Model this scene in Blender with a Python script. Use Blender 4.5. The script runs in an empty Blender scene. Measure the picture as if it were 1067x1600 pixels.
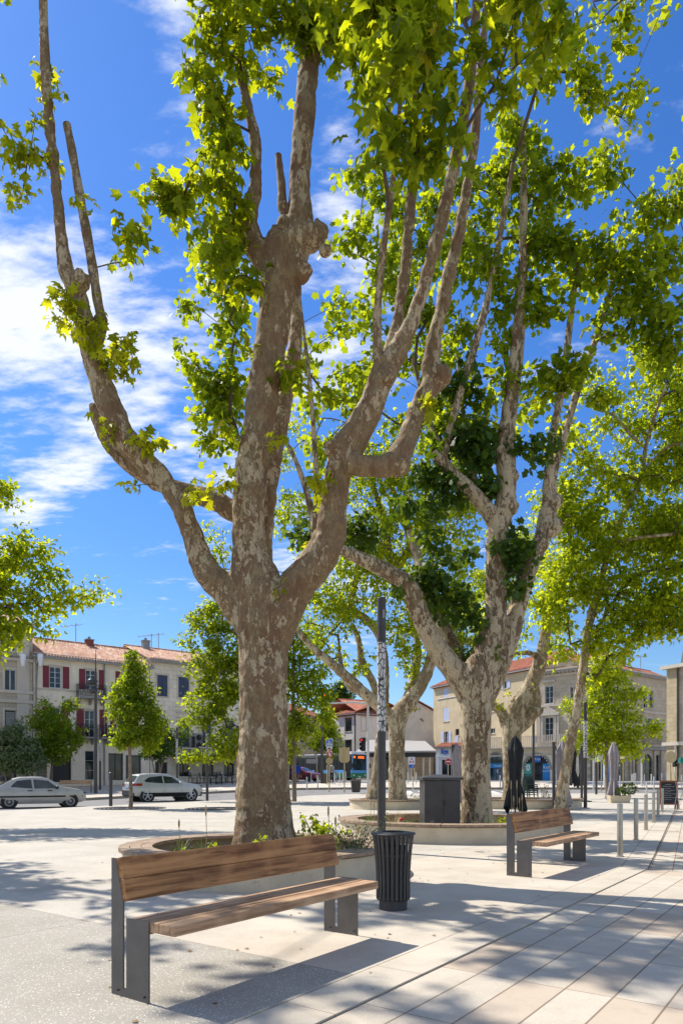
import bpy, math, random
import numpy as np
from mathutils import Vector, Matrix, noise as mnoise

random.seed(7); RS = np.random.RandomState(11)
R = math.radians
scene = bpy.context.scene
COL = scene.collection

# ---------------------------------------------------------------- camera, world, sun, exposure
H0, FPX, CX, HZ = 1.30, 1090.0, 533.5, 1213.0      # eye height, focal length in photo px, centre column, horizon row
cam_d = bpy.data.cameras.new('camera'); cam = bpy.data.objects.new('camera', cam_d); COL.objects.link(cam)
cam.location = (0, 0, H0); cam.rotation_euler = (R(90), 0, 0)
cam_d.sensor_fit = 'VERTICAL'; cam_d.sensor_height = 36.0; cam_d.lens = FPX / 1600 * 36
cam_d.shift_y = (HZ - 800) / 1600; cam_d.clip_start = 0.05; cam_d.clip_end = 4000
scene.camera = cam
SUN_EL, SUN_AZ = 51.0, -55.2                        # azimuth from +Y towards +X
sd = Vector((math.sin(R(SUN_AZ)) * math.cos(R(SUN_EL)), math.cos(R(SUN_AZ)) * math.cos(R(SUN_EL)), math.sin(R(SUN_EL))))
sun_d = bpy.data.lights.new('sun', 'SUN'); sun = bpy.data.objects.new('sun', sun_d); COL.objects.link(sun)
sun_d.energy = 4.6; sun_d.angle = R(0.53); sun_d.color = (1.0, 0.945, 0.865)
sun.rotation_euler = sd.to_track_quat('Z', 'Y').to_euler(); sun.location = (-20, 20, 40)
scene.view_settings.view_transform = 'Standard'; scene.view_settings.look = 'None'
scene.view_settings.exposure = 0.57; scene.view_settings.gamma = 1.0
scene.cycles.max_bounces = 8; scene.cycles.diffuse_bounces = 4; scene.cycles.transmission_bounces = 6
scene.cycles.use_denoising = True

world = bpy.data.worlds.new('World'); scene.world = world; world.use_nodes = True
wt = world.node_tree; wt.nodes.clear()
def wn(t, **k):
    n = wt.nodes.new(t)
    for a, b in k.items(): setattr(n, a, b)
    return n
wout = wn('ShaderNodeOutputWorld'); wbg = wn('ShaderNodeBackground'); wbg.inputs[1].default_value = 0.093
sky = wn('ShaderNodeTexSky', sky_type='NISHITA'); sky.sun_disc = False
sky.sun_elevation = R(SUN_EL); sky.sun_rotation = R(SUN_AZ); sky.air_density = 1.0; sky.dust_density = 0.25; sky.ozone_density = 1.0
hs = wn('ShaderNodeHueSaturation'); hs.inputs['Saturation'].default_value = 1.24; hs.inputs['Value'].default_value = 1.0
wt.links.new(sky.outputs[0], hs.inputs['Color'])
tc = wn('ShaderNodeTexCoord'); sep = wn('ShaderNodeSeparateXYZ'); wt.links.new(tc.outputs['Generated'], sep.inputs[0])
def wm(op, a, b=None, c=None, clamp=False):
    n = wn('ShaderNodeMath', operation=op, use_clamp=clamp)
    for i, v in enumerate((a, b, c)):
        if v is None: continue
        if isinstance(v, (int, float)): n.inputs[i].default_value = v
        else: wt.links.new(v, n.inputs[i])
    return n.outputs[0]
tint = wn('ShaderNodeMixRGB', blend_type='MULTIPLY'); tint.inputs[0].default_value = 1.0; wt.links.new(hs.outputs[0], tint.inputs[1])
tmix = wn('ShaderNodeMixRGB'); tmr = wn('ShaderNodeMapRange'); tmr.inputs['From Max'].default_value = 0.45; wt.links.new(sep.outputs[2], tmr.inputs['Value']); wt.links.new(tmr.outputs[0], tmix.inputs[0])
tmix.inputs[1].default_value = (0.76, 0.86, 0.95, 1); tmix.inputs[2].default_value = (0.70, 0.97, 1.36, 1); wt.links.new(tmix.outputs[0], tint.inputs[2])
zz = wm('ADD', wm('MAXIMUM', sep.outputs[2], 0.0), 0.16)
cx_ = wm('DIVIDE', sep.outputs[0], zz); cy_ = wm('DIVIDE', sep.outputs[1], zz)
cmb = wn('ShaderNodeCombineXYZ'); wt.links.new(cx_, cmb.inputs[0]); wt.links.new(cy_, cmb.inputs[1])
mp = wn('ShaderNodeMapping'); mp.inputs['Rotation'].default_value = (0, 0, R(38)); mp.inputs['Scale'].default_value = (1.0, 2.0, 1.0)
wt.links.new(cmb.outputs[0], mp.inputs[0])
n1 = wn('ShaderNodeTexNoise'); n1.inputs['Scale'].default_value = 2.3; n1.inputs['Detail'].default_value = 9; n1.inputs['Roughness'].default_value = 0.62; n1.inputs['Distortion'].default_value = 0.35
n2 = wn('ShaderNodeTexNoise'); n2.inputs['Scale'].default_value = 13.0; n2.inputs['Detail'].default_value = 6; n2.inputs['Roughness'].default_value = 0.6
n3 = wn('ShaderNodeTexNoise'); n3.inputs['Scale'].default_value = 0.55; n3.inputs['Detail'].default_value = 2
for n in (n1, n2): wt.links.new(mp.outputs[0], n.inputs['Vector'])
wt.links.new(cmb.outputs[0], n3.inputs['Vector'])
# cloud banks at fixed places in the sky (direction ratios x/y and z/y), broken up by noise
yy_ = wm('MAXIMUM', sep.outputs[1], 0.05); ux = wm('DIVIDE', sep.outputs[0], yy_); vz = wm('DIVIDE', sep.outputs[2], yy_); bank = None
for u0, v0, ru, rv, tl, am in ((-.50, .70, .32, .20, -.45, 1.0), (-.36, .47, .17, .09, .9, 1.0), (-.22, 1.07, .10, .16, -.8, .62), (0.0, .95, .05, .11, .1, .8), (.01, .77, .09, .12, -.5, .95), (-.28, .60, .22, .10, .5, .85), (-.10, .70, .12, .10, 0, .7), (-.03, .60, .17, .10, 0, .8), (-.21, .46, .12, .055, 0, .9), (-.27, .28, .09, .03, 0, .4), (.03, .30, .25, .12, 0, .55), (.30, .60, .10, .05, .2, .5), (-.42, .62, .45, .30, 0, .45)):
    du = wm('SUBTRACT', ux, u0); dv = wm('SUBTRACT', wm('SUBTRACT', vz, v0), wm('MULTIPLY', du, tl))
    e = wm('ADD', wm('POWER', wm('ABSOLUTE', wm('DIVIDE', du, ru)), 2.0), wm('POWER', wm('ABSOLUTE', wm('DIVIDE', dv, rv)), 2.0))
    q = wm('MULTIPLY', wm('POWER', 2.718, wm('MULTIPLY', e, -1.0)), am); bank = q if bank is None else wm('MAXIMUM', bank, q)
behind = wm('MAXIMUM', wm('LESS_THAN', sep.outputs[1], 0.06), wm('GREATER_THAN', sep.outputs[2], 0.80)); bank = wm('ADD', wm('MULTIPLY', bank, wm('SUBTRACT', 1.0, behind)), wm('MULTIPLY', behind, 0.62))  # unseen cloud added behind the camera and overhead, for neutral fill light
rag = wm('ADD', wm('MULTIPLY', wm('SUBTRACT', n1.outputs[0], 0.5), 2.1), wm('MULTIPLY', wm('SUBTRACT', n2.outputs[0], 0.5), 1.3))
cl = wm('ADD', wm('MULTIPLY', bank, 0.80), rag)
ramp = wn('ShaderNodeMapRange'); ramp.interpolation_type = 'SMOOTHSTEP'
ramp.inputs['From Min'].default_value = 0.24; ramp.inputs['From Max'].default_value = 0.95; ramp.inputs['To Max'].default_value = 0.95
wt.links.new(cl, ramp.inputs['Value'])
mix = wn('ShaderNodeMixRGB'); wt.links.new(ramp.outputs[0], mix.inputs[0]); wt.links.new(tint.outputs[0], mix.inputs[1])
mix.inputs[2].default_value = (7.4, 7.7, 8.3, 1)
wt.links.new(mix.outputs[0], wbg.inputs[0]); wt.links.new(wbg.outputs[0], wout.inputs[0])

# ---------------------------------------------------------------- helpers
def g(Y):                                            # height of the gently rising ground
    if Y <= 42: return 0.0
    if Y <= 60: return 0.8 * (Y - 42) / 18
    return 0.8
def P(px, py, Y): return Vector(((px - CX) / FPX * Y, Y, H0 + (HZ - py) / FPX * Y))
def Xp(px, Y): return (px - CX) / FPX * Y

def look(o, label=None, cat=None, group=None, kind=None):
    if label: o['label'] = label
    if cat: o['category'] = cat
    if group: o['group'] = group
    if kind: o['kind'] = kind
    return o
def thing(name, label, cat, loc=(0, 0, 0), rz=0.0, group=None):
    o = bpy.data.objects.new(name, None); COL.objects.link(o); o.empty_display_size = 0.2
    o.location = loc; o.rotation_euler = (0, 0, rz)
    return look(o, label, cat, group)
def copy_tree(o, loc, rz=None, label=None, parent=None):
    c = o.copy(); COL.objects.link(c)
    if parent is None:
        c.location = loc
        if rz is not None: c.rotation_euler = (0, 0, rz)
        if label: c['label'] = label
    else: c.parent = parent
    for ch in list(o.children): copy_tree(ch, None, parent=c)
    return c

class MB:
    def __init__(s): s.v = []; s.f = []
    def add(s, vs, fs):
        b = len(s.v); s.v += [tuple(v) for v in vs]; s.f += [tuple(b + i for i in f) for f in fs]; return s
    def hexa(s, p): return s.add(p, [(0, 3, 2, 1), (4, 5, 6, 7), (0, 1, 5, 4), (1, 2, 6, 5), (2, 3, 7, 6), (3, 0, 4, 7)])
    def box(s, x0, x1, y0, y1, z0, z1):
        return s.hexa([(x0, y0, z0), (x1, y0, z0), (x1, y1, z0), (x0, y1, z0), (x0, y0, z1), (x1, y0, z1), (x1, y1, z1), (x0, y1, z1)])
    def rbox(s, c, size, rz=0.0, rx=0.0, b=0.0):
        hx, hy, hz = size[0] / 2, size[1] / 2, size[2] / 2
        M = Matrix.Translation(c) @ Matrix.Rotation(rz, 4, 'Z') @ Matrix.Rotation(rx, 4, 'X')
        p = [(-hx, -hy, -hz), (hx, -hy, -hz), (hx, hy, -hz), (-hx, hy, -hz), (-hx, -hy, hz), (hx, -hy, hz), (hx, hy, hz), (-hx, hy, hz)]
        return s.hexa([M @ Vector(q) for q in p])
    def prism(s, poly, y0, y1):                      # poly in x,z ; extruded along y
        n = len(poly); vs = [(x, y0, z) for x, z in poly] + [(x, y1, z) for x, z in poly]
        return s.add(vs, [tuple(range(n)), tuple(range(2 * n - 1, n - 1, -1))] + [(i, i + n, (i + 1) % n + n, (i + 1) % n) for i in range(n)])
    def slab(s, poly, z0, z1):                       # poly in x,y
        n = len(poly); vs = [(x, y, z0) for x, y in poly] + [(x, y, z1) for x, y in poly]
        return s.add(vs, [tuple(range(n - 1, -1, -1)), tuple(range(n, 2 * n))] + [(i, (i + 1) % n, (i + 1) % n + n, i + n) for i in range(n)])
    def lathe(s, prof, c=(0, 0, 0), n=20, close=True):   # prof: (r, z)
        b = []
        for r, z in prof:
            for k in range(n):
                a = 2 * math.pi * k / n; b.append((c[0] + r * math.cos(a), c[1] + r * math.sin(a), c[2] + z))
        fs = []
        for i in range(len(prof) - 1):
            for k in range(n): fs.append((i * n + k, i * n + (k + 1) % n, (i + 1) * n + (k + 1) % n, (i + 1) * n + k))
        if close: fs += [tuple(range(n - 1, -1, -1)), tuple((len(prof) - 1) * n + k for k in range(n))]
        return s.add(b, fs)
    def cyl(s, c, r, z0, z1, n=16): return s.lathe([(r, z0), (r, z1)], (c[0], c[1], 0), n)
    def tube(s, pts, rad, n=8, cap=True):
        pts = [Vector(p) for p in pts]
        if not hasattr(rad, '__len__'): rad = [rad] * len(pts)
        up = None; rings = []
        for i, p in enumerate(pts):
            t = (pts[min(i + 1, len(pts) - 1)] - pts[max(i - 1, 0)])
            if t.length < 1e-9: t = Vector((0, 0, 1))
            t.normalize()
            if up is None: up = Vector((1, 0, 0)) if abs(t.x) < 0.8 else Vector((0, 1, 0))
            a = (up - t * up.dot(t)).normalized(); bb = t.cross(a); up = a
            rings.append([p + (a * math.cos(2 * math.pi * k / n) + bb * math.sin(2 * math.pi * k / n)) * rad[i] for k in range(n)])
        vs = [q for r_ in rings for q in r_]; m = len(rings)
        fs = [(i * n + k, i * n + (k + 1) % n, (i + 1) * n + (k + 1) % n, (i + 1) * n + k) for i in range(m - 1) for k in range(n)]
        if cap: fs += [tuple(range(n - 1, -1, -1)), tuple((m - 1) * n + k for k in range(n))]
        return s.add(vs, fs)
    def ball(s, c, r, sc=(1, 1, 1), nu=12, nv=8):
        vs = []
        for i in range(1, nv):
            for k in range(nu):
                ph = math.pi * i / nv; a = 2 * math.pi * k / nu
                vs.append((c[0] + r * sc[0] * math.sin(ph) * math.cos(a), c[1] + r * sc[1] * math.sin(ph) * math.sin(a), c[2] - r * sc[2] * math.cos(ph)))
        vs += [(c[0], c[1], c[2] - r * sc[2]), (c[0], c[1], c[2] + r * sc[2])]
        fs = [(i * nu + k, i * nu + (k + 1) % nu, (i + 1) * nu + (k + 1) % nu, (i + 1) * nu + k) for i in range(nv - 2) for k in range(nu)]
        b, t = (nv - 1) * nu, (nv - 1) * nu + 1
        fs += [(b, (k + 1) % nu, k) for k in range(nu)] + [(t, (nv - 2) * nu + k, (nv - 2) * nu + (k + 1) % nu) for k in range(nu)]
        return s.add(vs, fs)
    def strip(s, A, B, close=False):                 # quads between two point rows
        n = len(A); fs = [(i, i + 1, n + i + 1, n + i) for i in range(n - 1)]
        if close: fs.append((n - 1, 0, n, 2 * n - 1))
        return s.add(list(A) + list(B), fs)

def obj(name, mb, mat, parent=None, smooth=False, bevel=0.0, kind=None, off=(0, 0, 0)):
    me = bpy.data.meshes.new(name)
    ox, oy, oz = off
    me.from_pydata([(v[0] - ox, v[1] - oy, v[2] - oz) for v in mb.v], [], mb.f); me.validate()
    me.update()
    if mat: me.materials.append(mat)
    o = bpy.data.objects.new(name, me); COL.objects.link(o)
    if parent: o.parent = parent
    if smooth:
        me.polygons.foreach_set('use_smooth', [True] * len(me.polygons))
        try: me.set_sharp_from_angle(angle=R(38))
        except Exception: pass
    if bevel:
        m = o.modifiers.new('bevel', 'BEVEL'); m.width = bevel; m.segments = 2; m.limit_method = 'ANGLE'; m.angle_limit = R(40)
    if kind: o['kind'] = kind
    return o
def bake(o):                                          # replace modifiers by their result
    dg = bpy.context.evaluated_depsgraph_get(); dg.update()
    me = bpy.data.meshes.new_from_object(o.evaluated_get(dg)); old = o.data
    o.modifiers.clear(); o.data = me; bpy.data.meshes.remove(old); return o
def text_obj(name, s, size, mat, parent, loc, rot, ext=0.01, align='CENTER', sx=1.0, bold=0.0):
    c = bpy.data.curves.new('lettering', 'FONT'); c.body = s; c.size = size; c.extrude = ext; c.align_x = align; c.align_y = 'CENTER'; c.offset = bold; c.resolution_u = 3
    t = bpy.data.objects.new('tmp', c); COL.objects.link(t)
    dg = bpy.context.evaluated_depsgraph_get(); dg.update()
    me = bpy.data.meshes.new_from_object(t.evaluated_get(dg)); bpy.data.objects.remove(t)
    me.materials.clear(); me.materials.append(mat)
    o = bpy.data.objects.new(name, me); COL.objects.link(o); o.parent = parent; o.location = loc; o.rotation_euler = rot; o.scale = (sx, 1, 1)
    return o

# ---------------------------------------------------------------- materials
def new_mat(name):
    m = bpy.data.materials.new(name); m.use_nodes = True; nt = m.node_tree; nt.nodes.clear()
    out = nt.nodes.new('ShaderNodeOutputMaterial'); b = nt.nodes.new('ShaderNodeBsdfPrincipled'); nt.links.new(b.outputs[0], out.inputs[0])
    return m, nt, b, out
class N:
    def __init__(s, nt): s.nt = nt
    def node(s, t, **k):
        n = s.nt.nodes.new(t)
        for a, b in k.items(): setattr(n, a, b)
        return n
    def link(s, a, b): s.nt.links.new(a, b)
    def put(s, sock, v):
        if v is None: return
        if hasattr(v, 'links') or isinstance(v, bpy.types.NodeSocket): s.nt.links.new(v, sock)
        else: sock.default_value = v
    def math(s, op, a, b=None, c=None, clamp=False):
        n = s.node('ShaderNodeMath', operation=op, use_clamp=clamp)
        s.put(n.inputs[0], a); s.put(n.inputs[1], b); s.put(n.inputs[2], c); return n.outputs[0]
    def pos(s, scale=(1, 1, 1), rz=0.0, world=False, loc=(0, 0, 0)):
        if world: src = s.node('ShaderNodeNewGeometry').outputs['Position']
        else: src = s.node('ShaderNodeTexCoord').outputs['Object']
        m = s.node('ShaderNodeMapping'); s.link(src, m.inputs[0]); m.inputs['Scale'].default_value = scale; m.inputs['Rotation'].default_value = (0, 0, rz); m.inputs['Location'].default_value = loc
        return m.outputs[0]
    def noise(s, vec, scale, detail=4, rough=0.55, dist=0.0):
        n = s.node('ShaderNodeTexNoise'); s.put(n.inputs['Vector'], vec); n.inputs['Scale'].default_value = scale
        n.inputs['Detail'].default_value = detail; n.inputs['Roughness'].default_value = rough; n.inputs['Distortion'].default_value = dist; return n.outputs[0]
    def vor(s, vec, scale, feature='F1', out='Distance', rnd=1.0):
        n = s.node('ShaderNodeTexVoronoi', feature=feature); s.put(n.inputs['Vector'], vec); n.inputs['Scale'].default_value = scale; n.inputs['Randomness'].default_value = rnd; return n.outputs[out]
    def ss(s, v, a, b, lo=0.0, hi=1.0):
        n = s.node('ShaderNodeMapRange', interpolation_type='SMOOTHSTEP'); s.put(n.inputs['Value'], v)
        n.inputs['From Min'].default_value = a; n.inputs['From Max'].default_value = b; n.inputs['To Min'].default_value = lo; n.inputs['To Max'].default_value = hi; return n.outputs[0]
    def mix(s, f, a, b, mode='MIX'):
        n = s.node('ShaderNodeMixRGB', blend_type=mode); s.put(n.inputs[0], f)
        for i, v in ((1, a), (2, b)):
            if isinstance(v, tuple): v = (*v[:3], 1)
            s.put(n.inputs[i], v)
        return n.outputs[0]
    def bump(s, h, strength=0.5, dist=0.01):
        n = s.node('ShaderNodeBump'); s.put(n.inputs['Height'], h); n.inputs['Strength'].default_value = strength; n.inputs['Distance'].default_value = dist; return n.outputs[0]

def M_simple(name, col, rough=0.6, metal=0.0, var=0.12, scale=4.0, bump=0.0, bscale=60.0, spec=None, coat=0.0, dirt=None):
    m, nt, b, out = new_mat(name); n = N(nt)
    v = n.pos(); nz = n.noise(v, scale, 5, 0.6)
    lo = tuple(c * (1 - var) for c in col); hi = tuple(min(1, c * (1 + var)) for c in col)
    c = n.mix(n.ss(nz, 0.3, 0.7), lo, hi)
    if dirt:
        c = n.mix(n.math('MULTIPLY', n.ss(n.noise(v, scale * 2.3, 6, 0.7), 0.55, 0.75), 0.7), c, dirt)
    n.put(b.inputs['Base Color'], c); b.inputs['Roughness'].default_value = rough; b.inputs['Metallic'].default_value = metal
    if spec is not None: b.inputs['Specular IOR Level'].default_value = spec
    if coat: b.inputs['Coat Weight'].default_value = coat; b.inputs['Coat Roughness'].default_value = 0.08
    if bump: n.link(n.bump(n.noise(v, bscale, 3), bump, 0.01), b.inputs['Normal'])
    return m
def M_glass(name, col=(0.02, 0.03, 0.035), rough=0.06):
    m, nt, b, out = new_mat(name); n = N(nt)
    nz = n.noise(n.pos(), 0.9, 3)
    n.put(b.inputs['Base Color'], n.mix(n.ss(nz, 0.35, 0.65), tuple(c * 0.5 for c in col), tuple(c * 1.7 for c in col)))
    b.inputs['Roughness'].default_value = rough; b.inputs['Specular IOR Level'].default_value = 0.5
    return m
def M_emit(name, col, s):
    m, nt, b, out = new_mat(name); b.inputs['Base Color'].default_value = (*col, 1); b.inputs['Emission Color'].default_value = (*col, 1); b.inputs['Emission Strength'].default_value = s; return m
def M_leaf(name, dark, light, trans, tw=0.45, rough=0.42, red=None):
    m, nt, b, out = new_mat(name); n = N(nt)
    rnd = n.node('ShaderNodeNewGeometry').outputs['Random Per Island']
    big = n.noise(n.pos(world=True), 0.9, 2)
    f = n.math('ADD', n.math('MULTIPLY', rnd, 0.65), n.math('MULTIPLY', n.ss(big, 0.35, 0.65), 0.35))
    c = n.mix(f, dark, light)
    if red: c = n.mix(n.math('GREATER_THAN', rnd, 0.985), c, red)
    n.put(b.inputs['Base Color'], c); b.inputs['Roughness'].default_value = rough; b.inputs['Specular IOR Level'].default_value = 0.22
    t = n.node('ShaderNodeBsdfTranslucent'); n.put(t.inputs[0], n.mix(n.math('POWER', rnd, 1.3), (trans[0] * .40, trans[1] * .46, trans[2] * .5), trans))
    mx = n.node('ShaderNodeMixShader'); mx.inputs[0].default_value = tw; n.link(b.outputs[0], mx.inputs[1]); n.link(t.outputs[0], mx.inputs[2]); n.link(mx.outputs[0], out.inputs[0])
    return m
def M_bark(name, base, olive, cream, cover=0.5, size=1.0, warm=(0.16, 0.085, 0.05), zs=0.42):
    m, nt, b, out = new_mat(name); n = N(nt)
    v = n.pos(scale=(size, size, size * zs))
    wv = n.node('ShaderNodeVectorMath', operation='ADD'); n.link(v, wv.inputs[0])
    nn = n.node('ShaderNodeTexNoise'); nn.inputs['Scale'].default_value = 7; nn.inputs['Detail'].default_value = 6; nn.inputs['Roughness'].default_value = 0.62; n.link(v, nn.inputs['Vector'])
    sc = n.node('ShaderNodeVectorMath', operation='SCALE'); sc.inputs['Scale'].default_value = 0.42; n.link(nn.outputs['Color'], sc.inputs[0]); n.link(sc.outputs[0], wv.inputs[1]); w = wv.outputs[0]
    cells = n.vor(w, 9.0, 'F1', 'Color'); sp = n.node('ShaderNodeSeparateColor'); n.link(cells, sp.inputs[0])
    cells2 = n.vor(w, 21.0, 'F1', 'Color'); sp2 = n.node('ShaderNodeSeparateColor'); n.link(cells2, sp2.inputs[0])
    bign = n.noise(v, 1.6, 3)
    c = n.mix(sp.outputs[0], base, olive)
    c = n.mix(n.ss(n.noise(v, 3.1, 3), 0.50, 0.62, 0, 0.75), c, warm)
    c = n.mix(n.math('MULTIPLY', n.math('GREATER_THAN', sp2.outputs[1], 0.62), 0.55), c, tuple(x * 0.62 for x in base))
    th = n.math('SUBTRACT', 1.0 - cover * 0.62, n.math('MULTIPLY', n.math('SUBTRACT', bign, 0.5), 1.6))
    m1 = n.math('GREATER_THAN', sp.outputs[1], th); m2 = n.math('GREATER_THAN', sp2.outputs[0], n.math('ADD', th, 0.06))
    mk = n.math('MAXIMUM', m1, m2)
    c = n.mix(mk, c, n.mix(sp2.outputs[2], cream, tuple(x * 0.72 for x in cream)))
    fine = n.noise(n.pos(), 38, 5, 0.7)
    c = n.mix(n.ss(fine, 0.35, 0.7, 0.0, 0.35), c, tuple(x * 0.5 for x in base))
    n.put(b.inputs['Base Color'], c); b.inputs['Roughness'].default_value = 0.85; b.inputs['Specular IOR Level'].default_value = 0.2
    h = n.math('ADD', n.math('MULTIPLY', mk, -0.35), n.math('ADD', n.math('MULTIPLY', fine, 0.5), n.math('MULTIPLY', sp.outputs[0], 0.25)))
    n.link(n.bump(h, 0.6, 0.012), b.inputs['Normal'])
    return m
def M_wood(name, dark, light, ax='x', rough=0.62, rz=0.0):
    m, nt, b, out = new_mat(name); n = N(nt)
    s = {'x': (1.3, 22, 22), 'y': (22, 1.3, 22)}[ax]
    v = n.pos(scale=s, rz=rz)
    a = n.noise(v, 1.0, 6, 0.65, 0.6); bl = n.noise(n.pos(scale=(2.2, 2.2, 2.2)), 1.4, 3)
    c = n.mix(n.ss(a, 0.36, 0.64), dark, light)
    c = n.mix(n.ss(bl, 0.45, 0.7, 0, 0.5), c, tuple(min(1, x * 1.35) for x in light))
    sc = n.ss(n.noise(n.pos(scale=tuple(q * 1.6 for q in s)), 2.3, 2), 0.70, 0.74, 0, 0.5)
    c = n.mix(sc, c, tuple(x * 0.5 for x in dark))
    n.put(b.inputs['Base Color'], c); b.inputs['Roughness'].default_value = rough; b.inputs['Specular IOR Level'].default_value = 0.3
    n.link(n.bump(a, 0.35, 0.004), b.inputs['Normal']); return m
def M_wall(name, col, block=None, stain=0.35, dark=0.5, rough=0.9):
    m, nt, b, out = new_mat(name); n = N(nt)
    v = n.pos(); a = n.noise(v, 0.7, 6, 0.65); s2 = n.noise(n.pos(scale=(1.4, 1.4, 0.25)), 1.5, 5, 0.65)
    c = n.mix(n.ss(a, 0.3, 0.72), tuple(x * 0.88 for x in col), tuple(min(1, x * 1.07) for x in col))
    c = n.mix(n.ss(s2, 0.52, 0.75, 0, stain), c, tuple(x * dark for x in col))
    h = n.noise(v, 24, 3)
    if block:
        bt = n.node('ShaderNodeTexBrick'); mp_ = n.node('ShaderNodeMapping'); mp_.inputs['Rotation'].default_value = (R(90), 0, 0)
        n.link(v, mp_.inputs[0]); n.link(mp_.outputs[0], bt.inputs[0])
        bt.inputs['Scale'].default_value = 1.0; bt.inputs['Brick Width'].default_value = block[0]; bt.inputs['Row Height'].default_value = block[1]
        bt.inputs['Mortar Size'].default_value = 0.012; bt.inputs['Color1'].default_value = (1, 1, 1, 1); bt.inputs['Color2'].default_value = (0.8, 0.79, 0.76, 1); bt.inputs['Mortar'].default_value = (0.55, 0.53, 0.5, 1)
        c = n.mix(0.75, c, bt.outputs[0], 'MULTIPLY')
    n.put(b.inputs['Base Color'], c); b.inputs['Roughness'].default_value = rough; b.inputs['Specular IOR Level'].default_value = 0.15
    n.link(n.bump(h, 0.3, 0.01), b.inputs['Normal']); return m
def M_tiles(name, c1, c2, c3):
    m, nt, b, out = new_mat(name); n = N(nt)
    v = n.pos(scale=(4.6, 2.6, 0.0)); ce = n.vor(v, 1.0, 'F1', 'Color', 0.35); sp = n.node('ShaderNodeSeparateColor'); n.link(ce, sp.inputs[0])
    c = n.mix(sp.outputs[0], c1, c2); c = n.mix(n.ss(sp.outputs[1], 0.72, 0.95, 0, 0.8), c, c3)
    c = n.mix(n.ss(n.noise(n.pos(), 0.8, 4), 0.5, 0.75, 0, 0.5), c, tuple(x * 0.6 for x in c1))
    n.put(b.inputs['Base Color'], c); b.inputs['Roughness'].default_value = 0.9; return m

MT = {}
MT['dark_metal'] = M_simple('dark_metal', (0.062, 0.058, 0.055), 0.45, 0.3, 0.15, 3, 0.08, 200)
MT['plate_metal'] = M_simple('plate_metal', (0.125, 0.115, 0.105), 0.5, 0.2, 0.12, 6, 0.1, 240)
MT['steel'] = M_simple('brushed_steel', (0.46, 0.40, 0.31), 0.38, 0.75, 0.1, 5)
MT['bench_wood'] = M_wood('bench_wood', (0.16, 0.066, 0.022), (0.45, 0.225, 0.085))
MT['bench_seat_wood'] = M_wood('bench_seat_wood', (0.26, 0.145, 0.078), (0.52, 0.34, 0.20))
MT['rim_wood'] = M_simple('rim_wood', (0.30, 0.21, 0.135), 0.8, 0, 0.3, 14, 0.3, 60, dirt=(0.16, 0.12, 0.09))
MT['planter_concrete'] = M_simple('planter_concrete', (0.58, 0.49, 0.345), 0.9, 0, 0.10, 2.5, 0.25, 120, dirt=(0.33, 0.28, 0.2))
MT['soil'] = M_simple('soil', (0.16, 0.115, 0.075), 0.95, 0, 0.4, 12, 0.8, 40)
MT['pebbles'] = M_simple('pebbles', (0.42, 0.34, 0.25), 0.9, 0, 0.35, 22, 0.8, 60)
MT['bark_main'] = M_bark('bark_main', (0.225, 0.145, 0.080), (0.295, 0.222, 0.118), (0.54, 0.43, 0.27), cover=0.22, size=1.5, warm=(0.19, 0.10, 0.055), zs=.5)
MT['bark_pale'] = M_bark('bark_pale', (0.165, 0.11, 0.062), (0.28, 0.215, 0.125), (0.57, 0.47, 0.31), cover=0.58, size=1.1, warm=(0.17, 0.10, 0.055))
MT['bark_far'] = M_bark('bark_far', (0.25, 0.185, 0.11), (0.31, 0.24, 0.145), (0.58, 0.49, 0.33), cover=0.45, size=1.0)
MT['bark_thin'] = M_simple('bark_thin', (0.22, 0.165, 0.115), 0.85, 0, 0.3, 9, 0.5, 40)
MT['twig'] = M_simple('twig', (0.095, 0.065, 0.04), 0.9, 0, 0.25, 6)
MT['leaf_main'] = M_leaf('leaf_main', (0.045, 0.095, 0.008), (0.14, 0.22, 0.014), (0.86, 0.88, 0.014), 0.6, 0.5, red=(0.22, 0.10, 0.02))
MT['leaf_yellow'] = M_leaf('leaf_yellow', (0.17, 0.24, 0.012), (0.32, 0.36, 0.018), (0.92, 0.86, 0.015), 0.6, 0.5)
MT['leaf_mid'] = M_leaf('leaf_mid', (0.035, 0.082, 0.008), (0.12, 0.20, 0.013), (0.76, 0.82, 0.014), 0.58, 0.5)
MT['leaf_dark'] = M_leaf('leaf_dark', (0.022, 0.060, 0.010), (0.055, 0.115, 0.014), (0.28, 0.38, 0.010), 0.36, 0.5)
MT['leaf_bright'] = M_leaf('leaf_bright', (0.075, 0.155, 0.008), (0.20, 0.29, 0.014), (0.92, 0.95, 0.018), 0.62, 0.5)
MT['leaf_young'] = M_leaf('leaf_young', (0.06, 0.135, 0.012), (0.15, 0.24, 0.02), (0.72, 0.80, 0.015), 0.55, 0.5, red=(0.3, 0.10, 0.03))
MT['leaf_grey'] = M_leaf('leaf_grey', (0.08, 0.12, 0.05), (0.18, 0.23, 0.11), (0.35, 0.45, 0.10), 0.3)
MT['grass_blade'] = M_leaf('grass_blade', (0.08, 0.15, 0.02), (0.18, 0.27, 0.05), (0.35, 0.5, 0.06), 0.35)
MT['straw'] = M_simple('straw', (0.42, 0.32, 0.16), 0.9, 0, 0.25, 12)
MT['flower_yellow'] = M_simple('flower_yellow', (0.62, 0.62, 0.05), 0.7, 0, 0.15, 30)
MT['glass'] = M_glass('window_glass')
MT['glass_car'] = M_glass('car_glass', (0.03, 0.045, 0.05), 0.03)
MT['white_paint'] = M_simple('white_paint', (0.72, 0.73, 0.75), 0.5, 0, 0.05)
MT['off_white'] = M_simple('off_white', (0.62, 0.60, 0.55), 0.7, 0, 0.06)
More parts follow.
